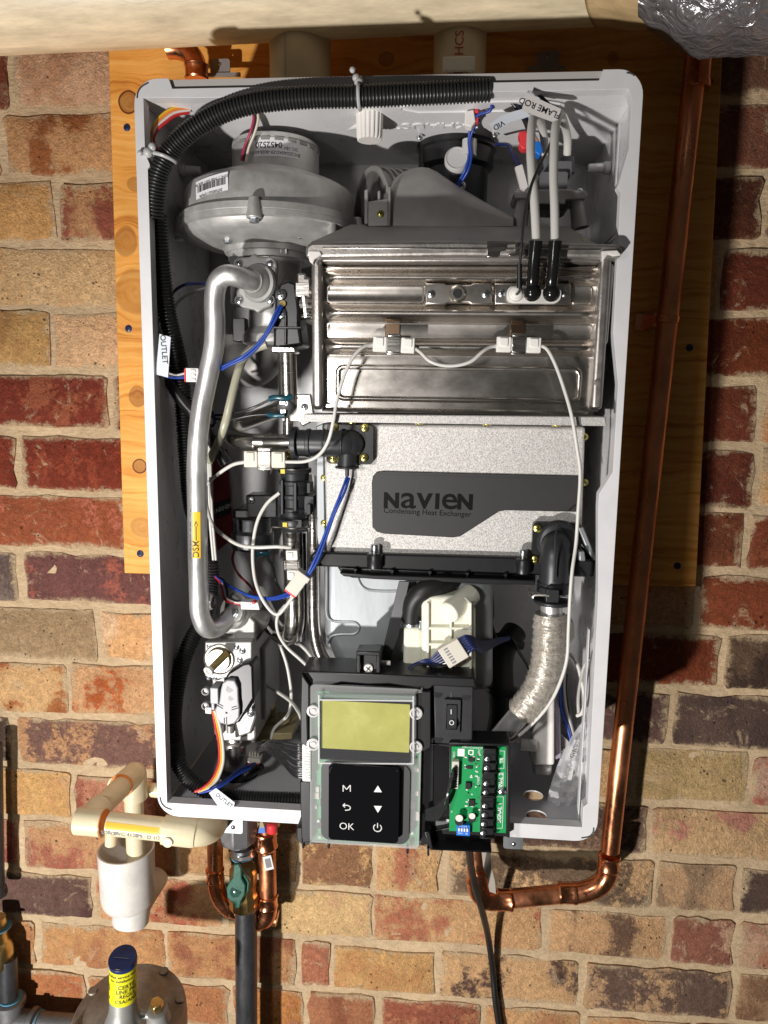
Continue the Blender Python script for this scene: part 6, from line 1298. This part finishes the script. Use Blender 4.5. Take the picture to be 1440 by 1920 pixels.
f = MB(); f.plate([prrect(603, 1317, 768, 1407, YP - .0022, 2)], YP - .0022, YP - .0017); f.build('display', lcdm, cb)
f = MB(); f.plate([prrect(596, 1302, 777, 1432, YP - .0060, 3)], YP - .0060, YP - .0050)
for (x0, y0, x1_, y1_) in ((596, 1302, 599, 1432), (774, 1304, 777, 1432), (596, 1302, 777, 1308), (597, 1429, 777, 1432)): f.pbox(x0, y0, x1_, y1_, YP - .0049, YP - .0003)
f.build('display_cover', clear, cb, bevel=.0006)
f = MB()
for pts in ([(598, 1303), (598, 1431)], [(775, 1305), (775, 1432)], [(598, 1431), (775, 1432)], [(598, 1312), (775, 1314)]): f.tube(pp([(x, y, YP - .0062) for x, y in pts]), .0007, 6)
f.build('cover_edge', clearmat('clear_edge', (.9, .9, .92, 1), .55), cb)
bz = MB(); bz.plate([prrect(602, 1431, 768, 1579, YP - .0018, 17, 8)], YP - .0018, YP - .0002); bz.build('keypad_bezel', mat('bezel_grey', (.045, .045, .046), .45), cb, bevel=.0008)
f = MB(); f.plate([prrect(616, 1436, 748, 1578, YP - .009, 8, 6)], YP - .009, YP - .002); kp = f.build('keypad', gloss, cb, bevel=.001, segs=3)
f = MB(); f.tube(crom(pp([(618, 1448, YP - .0095), (622, 1438, YP - .0085), (640, 1436, YP - .008), (735, 1441, YP - .008), (745, 1447, YP - .009)]), 4), .0007, 6); f.build('keypad_edge', clear, kp)
f = MB(); YT = YP - .0092; s = S(680, 1510, YT)
def bar(x0, y0, x1_, y1_, w_=1.5): f.tube(pp([(x0, y0, YT), (x1_, y1_, YT)]), w_ * s, 6)
for a_, b_ in (((643.5, 1484), (643.5, 1472)), ((643.5, 1472), (650, 1480)), ((650, 1480), (657, 1472)), ((657, 1472), (657, 1484))): bar(*a_, *b_, 1.0)
f.pprism([(701, 1485), (716, 1485.5), (708.5, 1473)], YT, YT + .0003); f.pprism([(701, 1511), (716, 1511.5), (708.5, 1524)], YT, YT + .0003)
f.tube(crom(pp([(643, 1510, YT), (652, 1510, YT), (657, 1513.5, YT), (655, 1518, YT), (647, 1519, YT)]), 4), 1.0 * s, 6); bar(643, 1510, 647, 1506.5, 1.0); bar(643, 1510, 647, 1513.5, 1.0)
f.text('OK', TF(650, 1550, YT, -1), .0100, bold=-.012)
ce = P(708, 1552, YT); f.tube([ce + Vector((math.cos(math.radians(t)), 0, math.sin(math.radians(t)))) * 7.5 * s for t in range(125, 416, 18)], 1.0 * s, 6); bar(708, 1543, 708, 1552, 1.0)
f.build('key_symbols', inkw, kp)
f = MB(); f.plate([prrect(567, 1396, 582, 1465, YP - .001, 2)], YP - .001, YP + .012)
for i in range(13): f.pbox(571, 1399 + i * 5, 580, 1401.4 + i * 5, YP - .002, YP)
f.build('board_connector', nylon, cb, bevel=.0005)
# rocker switch panel
f = MB(); f.pprism([(812, 1284), (888, 1287), (886, 1398), (815, 1394)], YP + .006, YP + .03); f.build('switch_panel', mat('charcoal_plastic', (.018, .018, .02), .42, var=.3, vscale=60), cb, bevel=.0012)
for x, y in ((821, 1301), (874, 1306), (872, 1388), (822, 1385)):
    f = MB(); f.cyl(P(x, y, YP + .006), P(x, y, YP + .0055), 8 * S(x, y, YP), 18); f.build('moulding_mark', mat('charcoal_gloss', (.022, .022, .024), .3), cb)
f = MB(); f.plate([prrect(832, 1312, 863, 1376, YP + .003, 2), list(reversed(prrect(837, 1320, 858, 1368, YP + .003, 1)))], YP + .003, YP + .006); sw = f.build('switch_bezel', blackg, cb, bevel=.0006)
f = MB(); o = [P(838, 1321, 0), P(857, 1322, 0), P(856, 1367, 0), P(838, 1366, 0)]; f.add(pp([(838, 1321, YP + .0045), (857, 1322, YP + .0045), (857, 1344, YP + .0025), (856, 1367, YP - .003), (838, 1366, YP - .003), (838, 1343, YP + .0025)]) + pp([(838, 1321, YP + .008), (857, 1322, YP + .008), (857, 1344, YP + .008), (856, 1367, YP + .008), (838, 1366, YP + .008), (838, 1343, YP + .008)]), [(0, 1, 2, 5), (5, 2, 3, 4), (0, 1, 7, 6), (1, 2, 8, 7), (2, 3, 9, 8), (3, 4, 10, 9), (4, 5, 11, 10), (5, 0, 6, 11), (6, 7, 8, 9, 10, 11)]); f.build('rocker', blackg, sw, bevel=.0004)
f = MB(); f.tube(pp([(846, 1330, YP + .0035), (846, 1339, YP + .0026)]), .0005, 6); f.tube([P(847, 1355, YP - .0006) + Vector((math.cos(t * .5), -.25 * math.sin(t * .5) * -1, math.sin(t * .5))) * .0019 for t in range(13)], .00045, 6, closed=True); f.build('switch_marks', inkw, sw)
f = MB(); f.tube(pp([(846, 1298, YP + .0058), (846, 1308, YP + .0058)]), .0004, 6); f.tube(prrect(840, 1379, 852, 1389, YP + .0058, 3), .0004, 6, closed=True); f.build('moulded_marks', mat('faint_print', (.12, .12, .125), .5), cb)
# lower right tray
f = MB(); f.pprism([(800, 1395), (955, 1398), (958, 1402), (956, 1570), (920, 1568), (922, 1598), (805, 1590), (800, 1560), (842, 1552), (842, 1402)], YP + .016, YP + .03); f.pprism([(842, 1392), (957, 1395), (957, 1400), (842, 1398)], YP + .002, YP + .03); f.pprism([(950, 1398), (958, 1398), (956, 1572), (949, 1570)], YP + .002, YP + .03); f.pprism([(795, 1560), (806, 1560), (812, 1592), (922, 1596), (922, 1600), (806, 1594)], YP + .0, YP + .03); f.build('terminal_tray', black, cb, bevel=.001)
f = MB(); f.pbox(836, 1570, 868, 1588, YP + .0155, YP + .017); f.pbox(880, 1572, 908, 1590, YP + .0155, YP + .017); f.build('tray_inset', gloss, cb)

# ================================================================== signal board
YS = -.016
sb = thing('signal_board', 'bright green signal terminal board at the lower right of the control box', 'circuit board', P(897, 1565, YS))
f = MB(); f.pprism([(847, 1400), (950, 1400), (948, 1562), (842, 1558)], YS, YS + .0016); f.build('board', green, sb)
for i, (y0, n) in enumerate(((1404, 2), (1450, 2), (1492, 4))):
    y1_ = y0 + (12 + 17.3 * n); f = MB(); xo = -2.2 * i
    f.pprism([(906 + xo, y0), (930 + xo, y0), (930 + xo, y1_), (904 + xo, y1_)], YS - .0055, YS); f.pprism([(906 + xo, y0), (930 + xo, y0), (930 + xo, y0 + 12), (906 + xo, y0 + 12)], YS - .0085, YS)
    for k in range(n + 1): f.pprism([(908 + xo, y0 + 11 + 17.3 * k - 1.5), (932 + xo, y0 + 11 + 17.3 * k - 1.5), (932 + xo, y0 + 11 + 17.3 * k + 1.5), (908 + xo, y0 + 11 + 17.3 * k + 1.5)], YS - .0085, YS)
    tb = f.build('terminal_block', black, sb, bevel=.0005)
    for k in range(n): screw('zinc', 915 + xo - 1.2 * k, y0 + 20 + 17 * k, YS - .0058, 6.4, tb)
f = MB(); f.plate([prrect(856, 1547, 881, 1567, YS - .0045, 1)], YS - .0045, YS); dip = f.build('dip_switch', bluep, sb, bevel=.0004)
f = MB()
for k in range(4): f.pbox(859 + k * 5.2, 1553 + k * .3, 862 + k * 5.2, 1559 + k * .3, YS - .0056, YS - .0044)
f.text('1 2 3 4', TF(868, 1550, YS - .0046), .0026); f.text('SW1  1K', TF(868, 1563, YS - .0046), .0026); f.build('slider', inkw, dip)
for x, y, r, h in ((861, 1534, 8, .007), (885, 1530, 7, .006)):
    s = S(x, y, YS); f = MB(); f.lathe([(r * s, 0), (r * s, h - .0006), (r * s * .85, h)], P(x, y, YS), (0, -1, 0), 22); f.build('capacitor', blackg, sb); f = MB(); f.lathe([(r * s * .88, 0), (r * s * .86, .0003), (0, .0003)], P(x, y, YS - h), (0, -1, 0), 22); f.build('capacitor_top', mat('capacitor_top', (.75, .74, .68), .4), sb)
f = MB(); f.pbox(879, 1500, 890, 1512, YS - .0015, YS); f.pbox(873, 1468, 883, 1480, YS - .0025, YS); f.pbox(878, 1420, 890, 1428, YS - .001, YS); f.pbox(876, 1436, 886, 1442, YS - .001, YS); f.build('chip', dark, sb, bevel=.0002)
f = MB(); rnd = random.Random(9)
for i in range(44):
    x, y = rnd.uniform(870, 900), rnd.uniform(1415, 1520); w_ = rnd.choice((1.2, 1.8, 2.4)); f.pbox(x - w_, y - 1.1, x + w_, y + 1.1, YS - .0006, YS, m=rnd.choice((0, 0, 1, 2)))
f.build('resistor', [inkw, dark, zinc], sb)
f = MB(); f.pprism([(848, 1428), (861, 1428), (859, 1480), (846, 1478)], YS - .006, YS); f.build('socket', beigec, sb, bevel=.0005)
f = MB(); f.pbox(858, 1404, 871, 1418, YS - .0003, YS); f.plate([prrect(878, 1406, 888, 1416, YS - .0002, 1), list(reversed(prrect(880, 1408, 886, 1414, YS - .0002, 1)))], YS - .0002, YS); f.text('PCB-SIG SWITCH ASSY', TF(892, 1402, YS - .0002, 180), .0026)
f.text('TR', TF(941, 1426, YS - .0002, 90), .0046, bold=.02); f.text('SIGNAL 2', TF(939, 1468, YS - .0002, 90), .0048, bold=.02); f.text('SIGNAL 1', TF(937, 1524, YS - .0002, 90), .0050, bold=.02)
f.text('CN03', TF(898, 1409, YS - .0002, -90), .0032); f.text('CN02', TF(897, 1464, YS - .0002, 90), .0032); f.text('CN01', TF(851, 1416, YS - .0002, -90), .003); f.text('A', TF(847, 1522, YS - .0002), .003)
for (x0, y0, x1_, y1_) in ((937, 1408, 946, 1408), (946, 1408, 945, 1441), (945, 1441, 934, 1441), (934, 1449, 944, 1449), (944, 1449, 943, 1484), (943, 1484, 932, 1484), (931, 1494, 944, 1494), (944, 1494, 942, 1553), (942, 1553, 924, 1553)): f.tube(pp([(x0, y0, YS), (x1_, y1_, YS)]), .0003, 4)
f.build('print', inkw, sb, kind='stuff')
screw('zinc', 942, 1485, YS - .002, 7.5, sb)
# wires
hb_ = thing('ribbon_harness', 'bundle of black wires plugged into the green signal board', 'wire harness', P(850, 1500, YS))
for i in range(9):
    y = 1436 + i * 4.6; d = i * 1.0
    f = MB(); wire_geo(f, [(858, y, YS - .004), (850 - d, y + 8, YS - .010), (848 - d * 1.6, y + 24 + i, YS - .012 - .0012 * (i % 3)), (836 - d * .6, 1494 + i * 3.4, YS - .010 - .001 * (i % 2)), (818, 1512 + i * 3.0, YS - .004), (798, 1518 + i * 2.2, YS + .004)], 3.0, 8); f.build('wire', wblk, hb_)
f = MB(); f.pbox(848, 1452, 853, 1462, YS - .0075, YS - .003); f.build('red_plug_wire', redp, hb_)
hc = thing('ribbon_harness', 'bundle of thin black wires plugged into the left side of the control box', 'wire harness', P(530, 1450, .0))
rnd = random.Random(3)
for i in range(15):
    y = 1400 + i * 4.2; k = rnd.uniform(-6, 6)
    f = MB(); wire_geo(f, [(570, y, YP + .004), (552, y - 4 + k * .3, YP + .006), (530, 1394 + i * 2.6 + k, -.004), (508, 1392 + i * 1.4 + k, .012), (492, 1398 + (i % 4) * 3, .03), (484, 1405 + (i % 3) * 3, .045)], 2.0, 6); f.build('wire', wblk, hc)
# power cord
f = MB(); f.tube(crom(pp([(876, 1560, .02), (880, 1600, .07), (886, 1640, .11), (896, 1680, .135), (905, 1712, .165), (915, 1755, .212), (924, 1820, .233), (928, 1870, .233), (936, 1925, .233), (950, 1990, .233)]), 6), 6.2 * S(900, 1700, .18), 14); f.build('power_cord', rubber, tags=('black power cord hanging from the control box down the brick wall', 'cord'))

# ================================================================== right lower inside
ct = thing('condensate_trap', 'milky plastic condensate trap box with black hose behind the control box', 'trap', P(830, 1280, .1))
f = MB(); f.pprism([(757, 1176), (792, 1176), (792, 1290), (755, 1290)], .012, .09); f.pprism([(790, 1128), (806, 1118), (875, 1118), (892, 1140), (892, 1290), (790, 1290)], .008, .09); f.build('box', milk, ct, bevel=.004, segs=3)
f = MB()
for y in (1176, 1206, 1236): f.pprism([(800, y), (886, y), (886, y + 5), (800, y + 5)], .004, .014)
for x in (800, 843, 880): f.pprism([(x, 1130), (x + 5, 1130), (x + 5, 1290), (x, 1290)], .004, .014)
f.build('stiffening_rib', milk, ct, bevel=.001)
f = MB(); f.cyl(P(840, 1150, .002), P(885, 1112, .03), 20 * S(860, 1130, .04), 22); f.build('spout', milk, ct, bevel=.002)
f = MB(); f.tube(crom(pp([(850, 1084, .04), (825, 1098, .022), (795, 1108, .016), (778, 1125, .018), (772, 1150, .022), (772, 1180, .026)]), 6), 18.5 * S(790, 1120, .05), 22); f.build('hose', rubber, ct)
f = MB(); f.lathe([(20.5 * S(772, 1165, .055), 0), (20.5 * S(772, 1165, .055), .007)], P(772, 1176, .025), (0, -.1, 1), 26); f.pbox(786, 1164, 794, 1182, .012, .028); f.build('hose_clamp', zinc, ct, bevel=.0005)
f = MB(); f.pprism([(748, 1090), (768, 1090), (746, 1195), (731, 1240), (713, 1237)], .018, .0205); f.build('steel_strap', mat('dark_strap', (.16, .16, .165), .38, .8, var=.15, vscale=30), bevel=.0006, tags=('flat dark steel strap slanting from the tray down to the control box ear', 'strap'))
lc = thing('loom_connector', 'grey white plug joining a fan of navy wires in front of the milky trap', 'connector', P(850, 1225, .05))
f = MB(); ux = (P(868, 1212, -.006) - P(834, 1232, -.006)).normalized(); uz = Vector((-ux.z, 0, ux.x)); o = P(850, 1223, -.006); f.obox(o, ux * .011, (0, .004, 0), uz * .0105)
f.build('housing', beigec, lc, bevel=.0008); f = MB()
for k in range(6): f.obox(o + uz * (.0075 - .003 * k) + ux * -.004 + Vector((0, -.0043, 0)), ux * .0018, (0, .0004, 0), uz * .0007)
f.build('pin_slot', inkg, lc)
for k in range(7):
    a = (3 - k) * .0028; l = o - ux * .010 + uz * a; r_ = o + ux * .010 + uz * a
    f = MB(); f.tube(crom([l, l - ux * .012 + uz * a * -.4 + Vector((0, .003, 0)), P(795, 1238 + k * 1.2, -.004), P(772, 1248 + k * .6, -.002), P(758, 1266, 0)], 6), .0011, 7); f.build('wire', wnavy if k < 5 else wblk, lc)
    f = MB(); f.tube(crom([r_, r_ + ux * .010 + uz * -a * .2, P(905, 1203 + k * 3.2, .015), P(932, 1198 + k * 1.6, .05), P(955, 1195 + k * .4, .07)], 6), .0012, 7); f.build('wire', wnavy, lc)
wire('sensor_cable', 'thin olive cable dropping from the tray behind the navy wires', 'wire', mat('olive_wire', (.09, .08, .04), .5), [(914, 1095, .10), (922, 1115, .11), (924, 1150, .12), (922, 1170, .12), (930, 1196, .11)], 3)
f = MB(); f.tube(crom(pp([(965, 1185, .14), (945, 1215, .12), (938, 1250, .10), (940, 1300, .085), (942, 1340, .075), (935, 1385, .065)]), 6), 24 * S(940, 1270, .1), 24); f.lathe([(.019, 0), (.0195, .001), (.0195, .006), (.019, .007)], P(950, 1208, .125), (.3, .5, 1), 26); f.lathe([(.0165, 0), (.0175, .001), (.0175, .006)], P(941, 1300, .085), (0, .2, 1), 26); f.build('black_hose', rubber, tags=('thick black hose bend behind the rocker switch', 'hose'))
wire('sensor_cable', 'thin black cable running down right of the thick black hose', 'wire', wblk, [(958, 1196, .11), (975, 1225, .10), (990, 1250, .10), (1000, 1275, .10)], 3)
pu = thing('mixing_motor', 'white plastic motor housing low on the right behind the lagged pipe', 'motor', P(1025, 1445, .06))
f = MB(); f.pprism([(1010, 1300), (1040, 1270), (1040, 1436), (1000, 1436), (1000, 1380)], .045, .12); f.pprism([(1000, 1436), (1036, 1436), (1034, 1456), (1000, 1454)], .06, .12, m=1); f.build('housing', [nylon, mat('grey_base', (.40, .39, .38), .5)], pu, bevel=.003, segs=3)
f = MB(); f.cyl(P(1006, 1398, .045), P(983, 1396, .045), 11 * S(1000, 1398, .05), 20); f.lathe([(.0062, 0), (.0062, .004)], P(983, 1396, .045), (-1, 0, 0), 18); f.build('shaft', nylon, pu)
f = MB(); f.pprism([(1058, 1162), (1078, 1170), (1080, 1196), (1062, 1215), (1054, 1210)], .06, .09); f.build('cable_bracket', nylon, bevel=.001, tags=('white plastic bracket peeking out right of the lagged pipe', 'bracket'))
GR = 'cables down the right inner wall'
wire('side_cable', 'white cable loop on the right inner wall beside the lagged pipe', 'wire', wwht, [(1052, 1220, .06), (1068, 1226, .055), (1082, 1245, .05), (1090, 1275, .05), (1096, 1310, .05), (1092, 1335, .055), (1082, 1342, .06)], 3.6, GR)
wire('side_cable', 'grey cable loop on the right inner wall next to the white one', 'wire', wgry, [(1085, 1340, .06), (1084, 1310, .06), (1088, 1280, .05), (1095, 1250, .045), (1104, 1235, .045)], 3.2, GR)
for i, (m_, nm) in enumerate(((wblue, 'blue'), (wnavy, 'navy'), (wgry, 'grey'), (wblk, 'black'))):
    wire('side_cable', nm + ' cable fanning down to the clear plastic bag', 'wire', m_, [(1048 + i * 5, 1240 + 8 * i, .09), (1050 + i * 4, 1290, .085), (1052 + i * 5, 1330, .08), (1064 + i * 4, 1365, .075), (1074 + i * 3, 1400, .07)], 3, GR)
f = MB(); rnd = random.Random(11)
for i in range(10):
    wire_geo(f, [(1044, 1372 + i * 5, .08), (1052, 1378 + i * 5, .075), (1066, 1392 + i * 4, .07), (1078, 1412 + i * 4, .07)], 1.7, 6)
f.build('wire_fan', wgry, tags=('fan of thin grey and black wires right of the white motor housing', 'wire harness'))
f = MB(); f.pprism([(1041, 1335), (1050, 1330), (1052, 1420), (1042, 1425)], .06, .1); f.build('terminal_strip', mat('lilac_plastic', (.36, .32, .40), .5), bevel=.0008, tags=('pale purple wire terminal strip beside the white motor housing', 'terminal'))
# plastic bag with folded sheet inside
bg = thing('plastic_bag', 'clear plastic bag of parts stuffed in the lower right corner of the cabinet', 'bag', P(1060, 1525, .06))
nI, nJ = 18, 12; vs = []
L_ = [(1092, 1352), (1075, 1376), (1058, 1405), (1046, 1432), (1036, 1460), (1028, 1488), (1024, 1510), (1032, 1524), (1040, 1532)]; R_ = [(1100, 1356), (1103, 1380), (1104, 1410), (1104, 1440), (1102, 1466), (1096, 1488), (1086, 1506), (1070, 1520), (1046, 1534)]
def lerpl(l, t): t *= len(l) - 1; i = min(int(t), len(l) - 2); u = t - i; return (l[i][0] * (1 - u) + l[i + 1][0] * u, l[i][1] * (1 - u) + l[i + 1][1] * u)
for sgn in (-1, 1):
    for i in range(nI + 1):
        a, b_ = lerpl(L_, i / nI), lerpl(R_, i / nI)
        for j in range(nJ + 1):
            t = j / nJ; x, y = a[0] * (1 - t) + b_[0] * t, a[1] * (1 - t) + b_[1] * t; th = math.sin(math.pi * t) ** .7 * .014 * math.sin(math.pi * min(1, .12 + i / nI * .95)) ** .8
            vs.append(P(x, y, .065 + sgn * th + .009 * noise.noise(Vector((x * .07, y * .05, sgn * 3))) + .005 * noise.noise(Vector((x * .17, y * .12, 7)))))
k = (nI + 1) * (nJ + 1); fs = []
for o_ in (0, k): fs += [(o_ + i * (nJ + 1) + j, o_ + i * (nJ + 1) + j + 1, o_ + (i + 1) * (nJ + 1) + j + 1, o_ + (i + 1) * (nJ + 1) + j) for i in range(nI) for j in range(nJ)]
MB().add(vs, fs).build('bag', bagm, bg, smooth=25)
f = MB(); f.pprism([(1083, 1385), (1088, 1382), (1072, 1462), (1064, 1462)], .0485, .0495); f.text('WARNING', TF(1070, 1432, .0482, 74), .009, m=1, bold=.01); f.text('CHOKING', TF(1080, 1398, .0482, 74), .006, m=1, bold=.01); f.build('warning_strip', [mat('faded_print', (.55, .54, .53), .6), mat('grey_ink', (.3, .3, .3), .6)], bg)
f = MB()
for i in range(5): f.tube(crom(pp([(1088 - i * 4, 1420 + i * 5, .066 + .002 * i), (1092 - i * 3, 1460, .06 + .003 * i), (1078 - i * 3, 1490, .066), (1066, 1500 - i * 3, .07)]), 5), .0016, 7)
f.build('folded_cable', wwht, bg)

# ================================================================== left lower inside
se = thing('flow_sensor', 'tan plastic water sensor fitting on the cabinet floor behind the gas valve', 'sensor', P(500, 1395, .13))
f = MB(); f.lathe([(.013, 0), (.013, .02), (.010, .022), (.010, .044)], P(505, 1385, .14), (0, 0, 1), 24); f.cyl(P(480, 1365, .13), P(545, 1362, .13), .010, 20); f.pprism([(478, 1376), (548, 1374), (548, 1386), (478, 1392)], .10, .16); f.build('body', tan, se, bevel=.001)
f = MB(); f.pprism([(494, 1283), (508, 1283), (510, 1335), (496, 1335)], .12, .14); f.build('neck', brassd, se, bevel=.001)
pm = thing('circulation_pump', 'dark round pump half hidden behind the white cords on the left', 'pump', P(475, 1030, .13))
s = S(475, 980, .12); f = MB(); f.lathe([(38 * s, 0), (40 * s, .003), (40 * s, .018), (34 * s, .022), (34 * s, .034), (38 * s, .036)], P(474, 1028, .13), (0, 0, 1), 32); f.build('body', iron, pm)
f = MB(); f.pprism([(460, 928), (520, 928), (520, 962), (462, 962)], .10, .13); f.pprism([(436, 955), (520, 955), (520, 972), (436, 972)], .10, .16); f.build('head', black, pm, bevel=.002)
screw('zinc', 471, 938, .099, 7, pm)
f = MB(); f.tube(crom(pp([(478, 1040, .12), (490, 1036, .118), (504, 1040, .12)]), 4), .0035, 10); f.build('terminal_sleeve', tealp, pm)
f = MB()
for i in range(4): f.pbox(467 + i * 5, 1411, 470 + i * 5, 1427, .055, .06)
f.pprism([(464, 1422), (488, 1424), (488, 1432), (464, 1430)], .05, .062); f.pbox(466, 1431, 484, 1434, .052, .06, m=1); f.build('wire_connector', [mat('smoky_plug', (.45, .42, .38), .5), redp], bevel=.0005, tags=('pale plug on the floor right of the gas valve outlet', 'connector'))
for i, (m_, nm) in enumerate(((wred, 'red'), (wyel, 'yellow'), (wwht, 'white'))):
    wire('stepper_lead', nm + ' lead curving from the gas valve motor down to the floor conduit', 'wire', m_, [(399 + i * 2, 1332, .036), (404 + i * 4, 1360, .034), (411 + i * 3.4, 1395, .03), (411 + i * 3.6, 1430, .026), (399 + i * 4.4, 1460, .02), (380 + i * 6, 1478, .014), (366 + i * 6, 1484, .014)], 3.2, 'leads of the gas valve motor')
wire('floor_lead', 'navy lead running over the cabinet floor to the OUTLET tag', 'wire', wnavy, [(478, 1432, .05), (450, 1442, .036), (425, 1462, .022), (405, 1474, .014), (385, 1484, .014)], 3.4)
wire('floor_lead', 'blue lead running over the cabinet floor to the OUTLET tag', 'wire', wblue, [(470, 1440, .045), (445, 1452, .032), (420, 1470, .018), (400, 1480, .012), (372, 1487, .014)], 2.8)
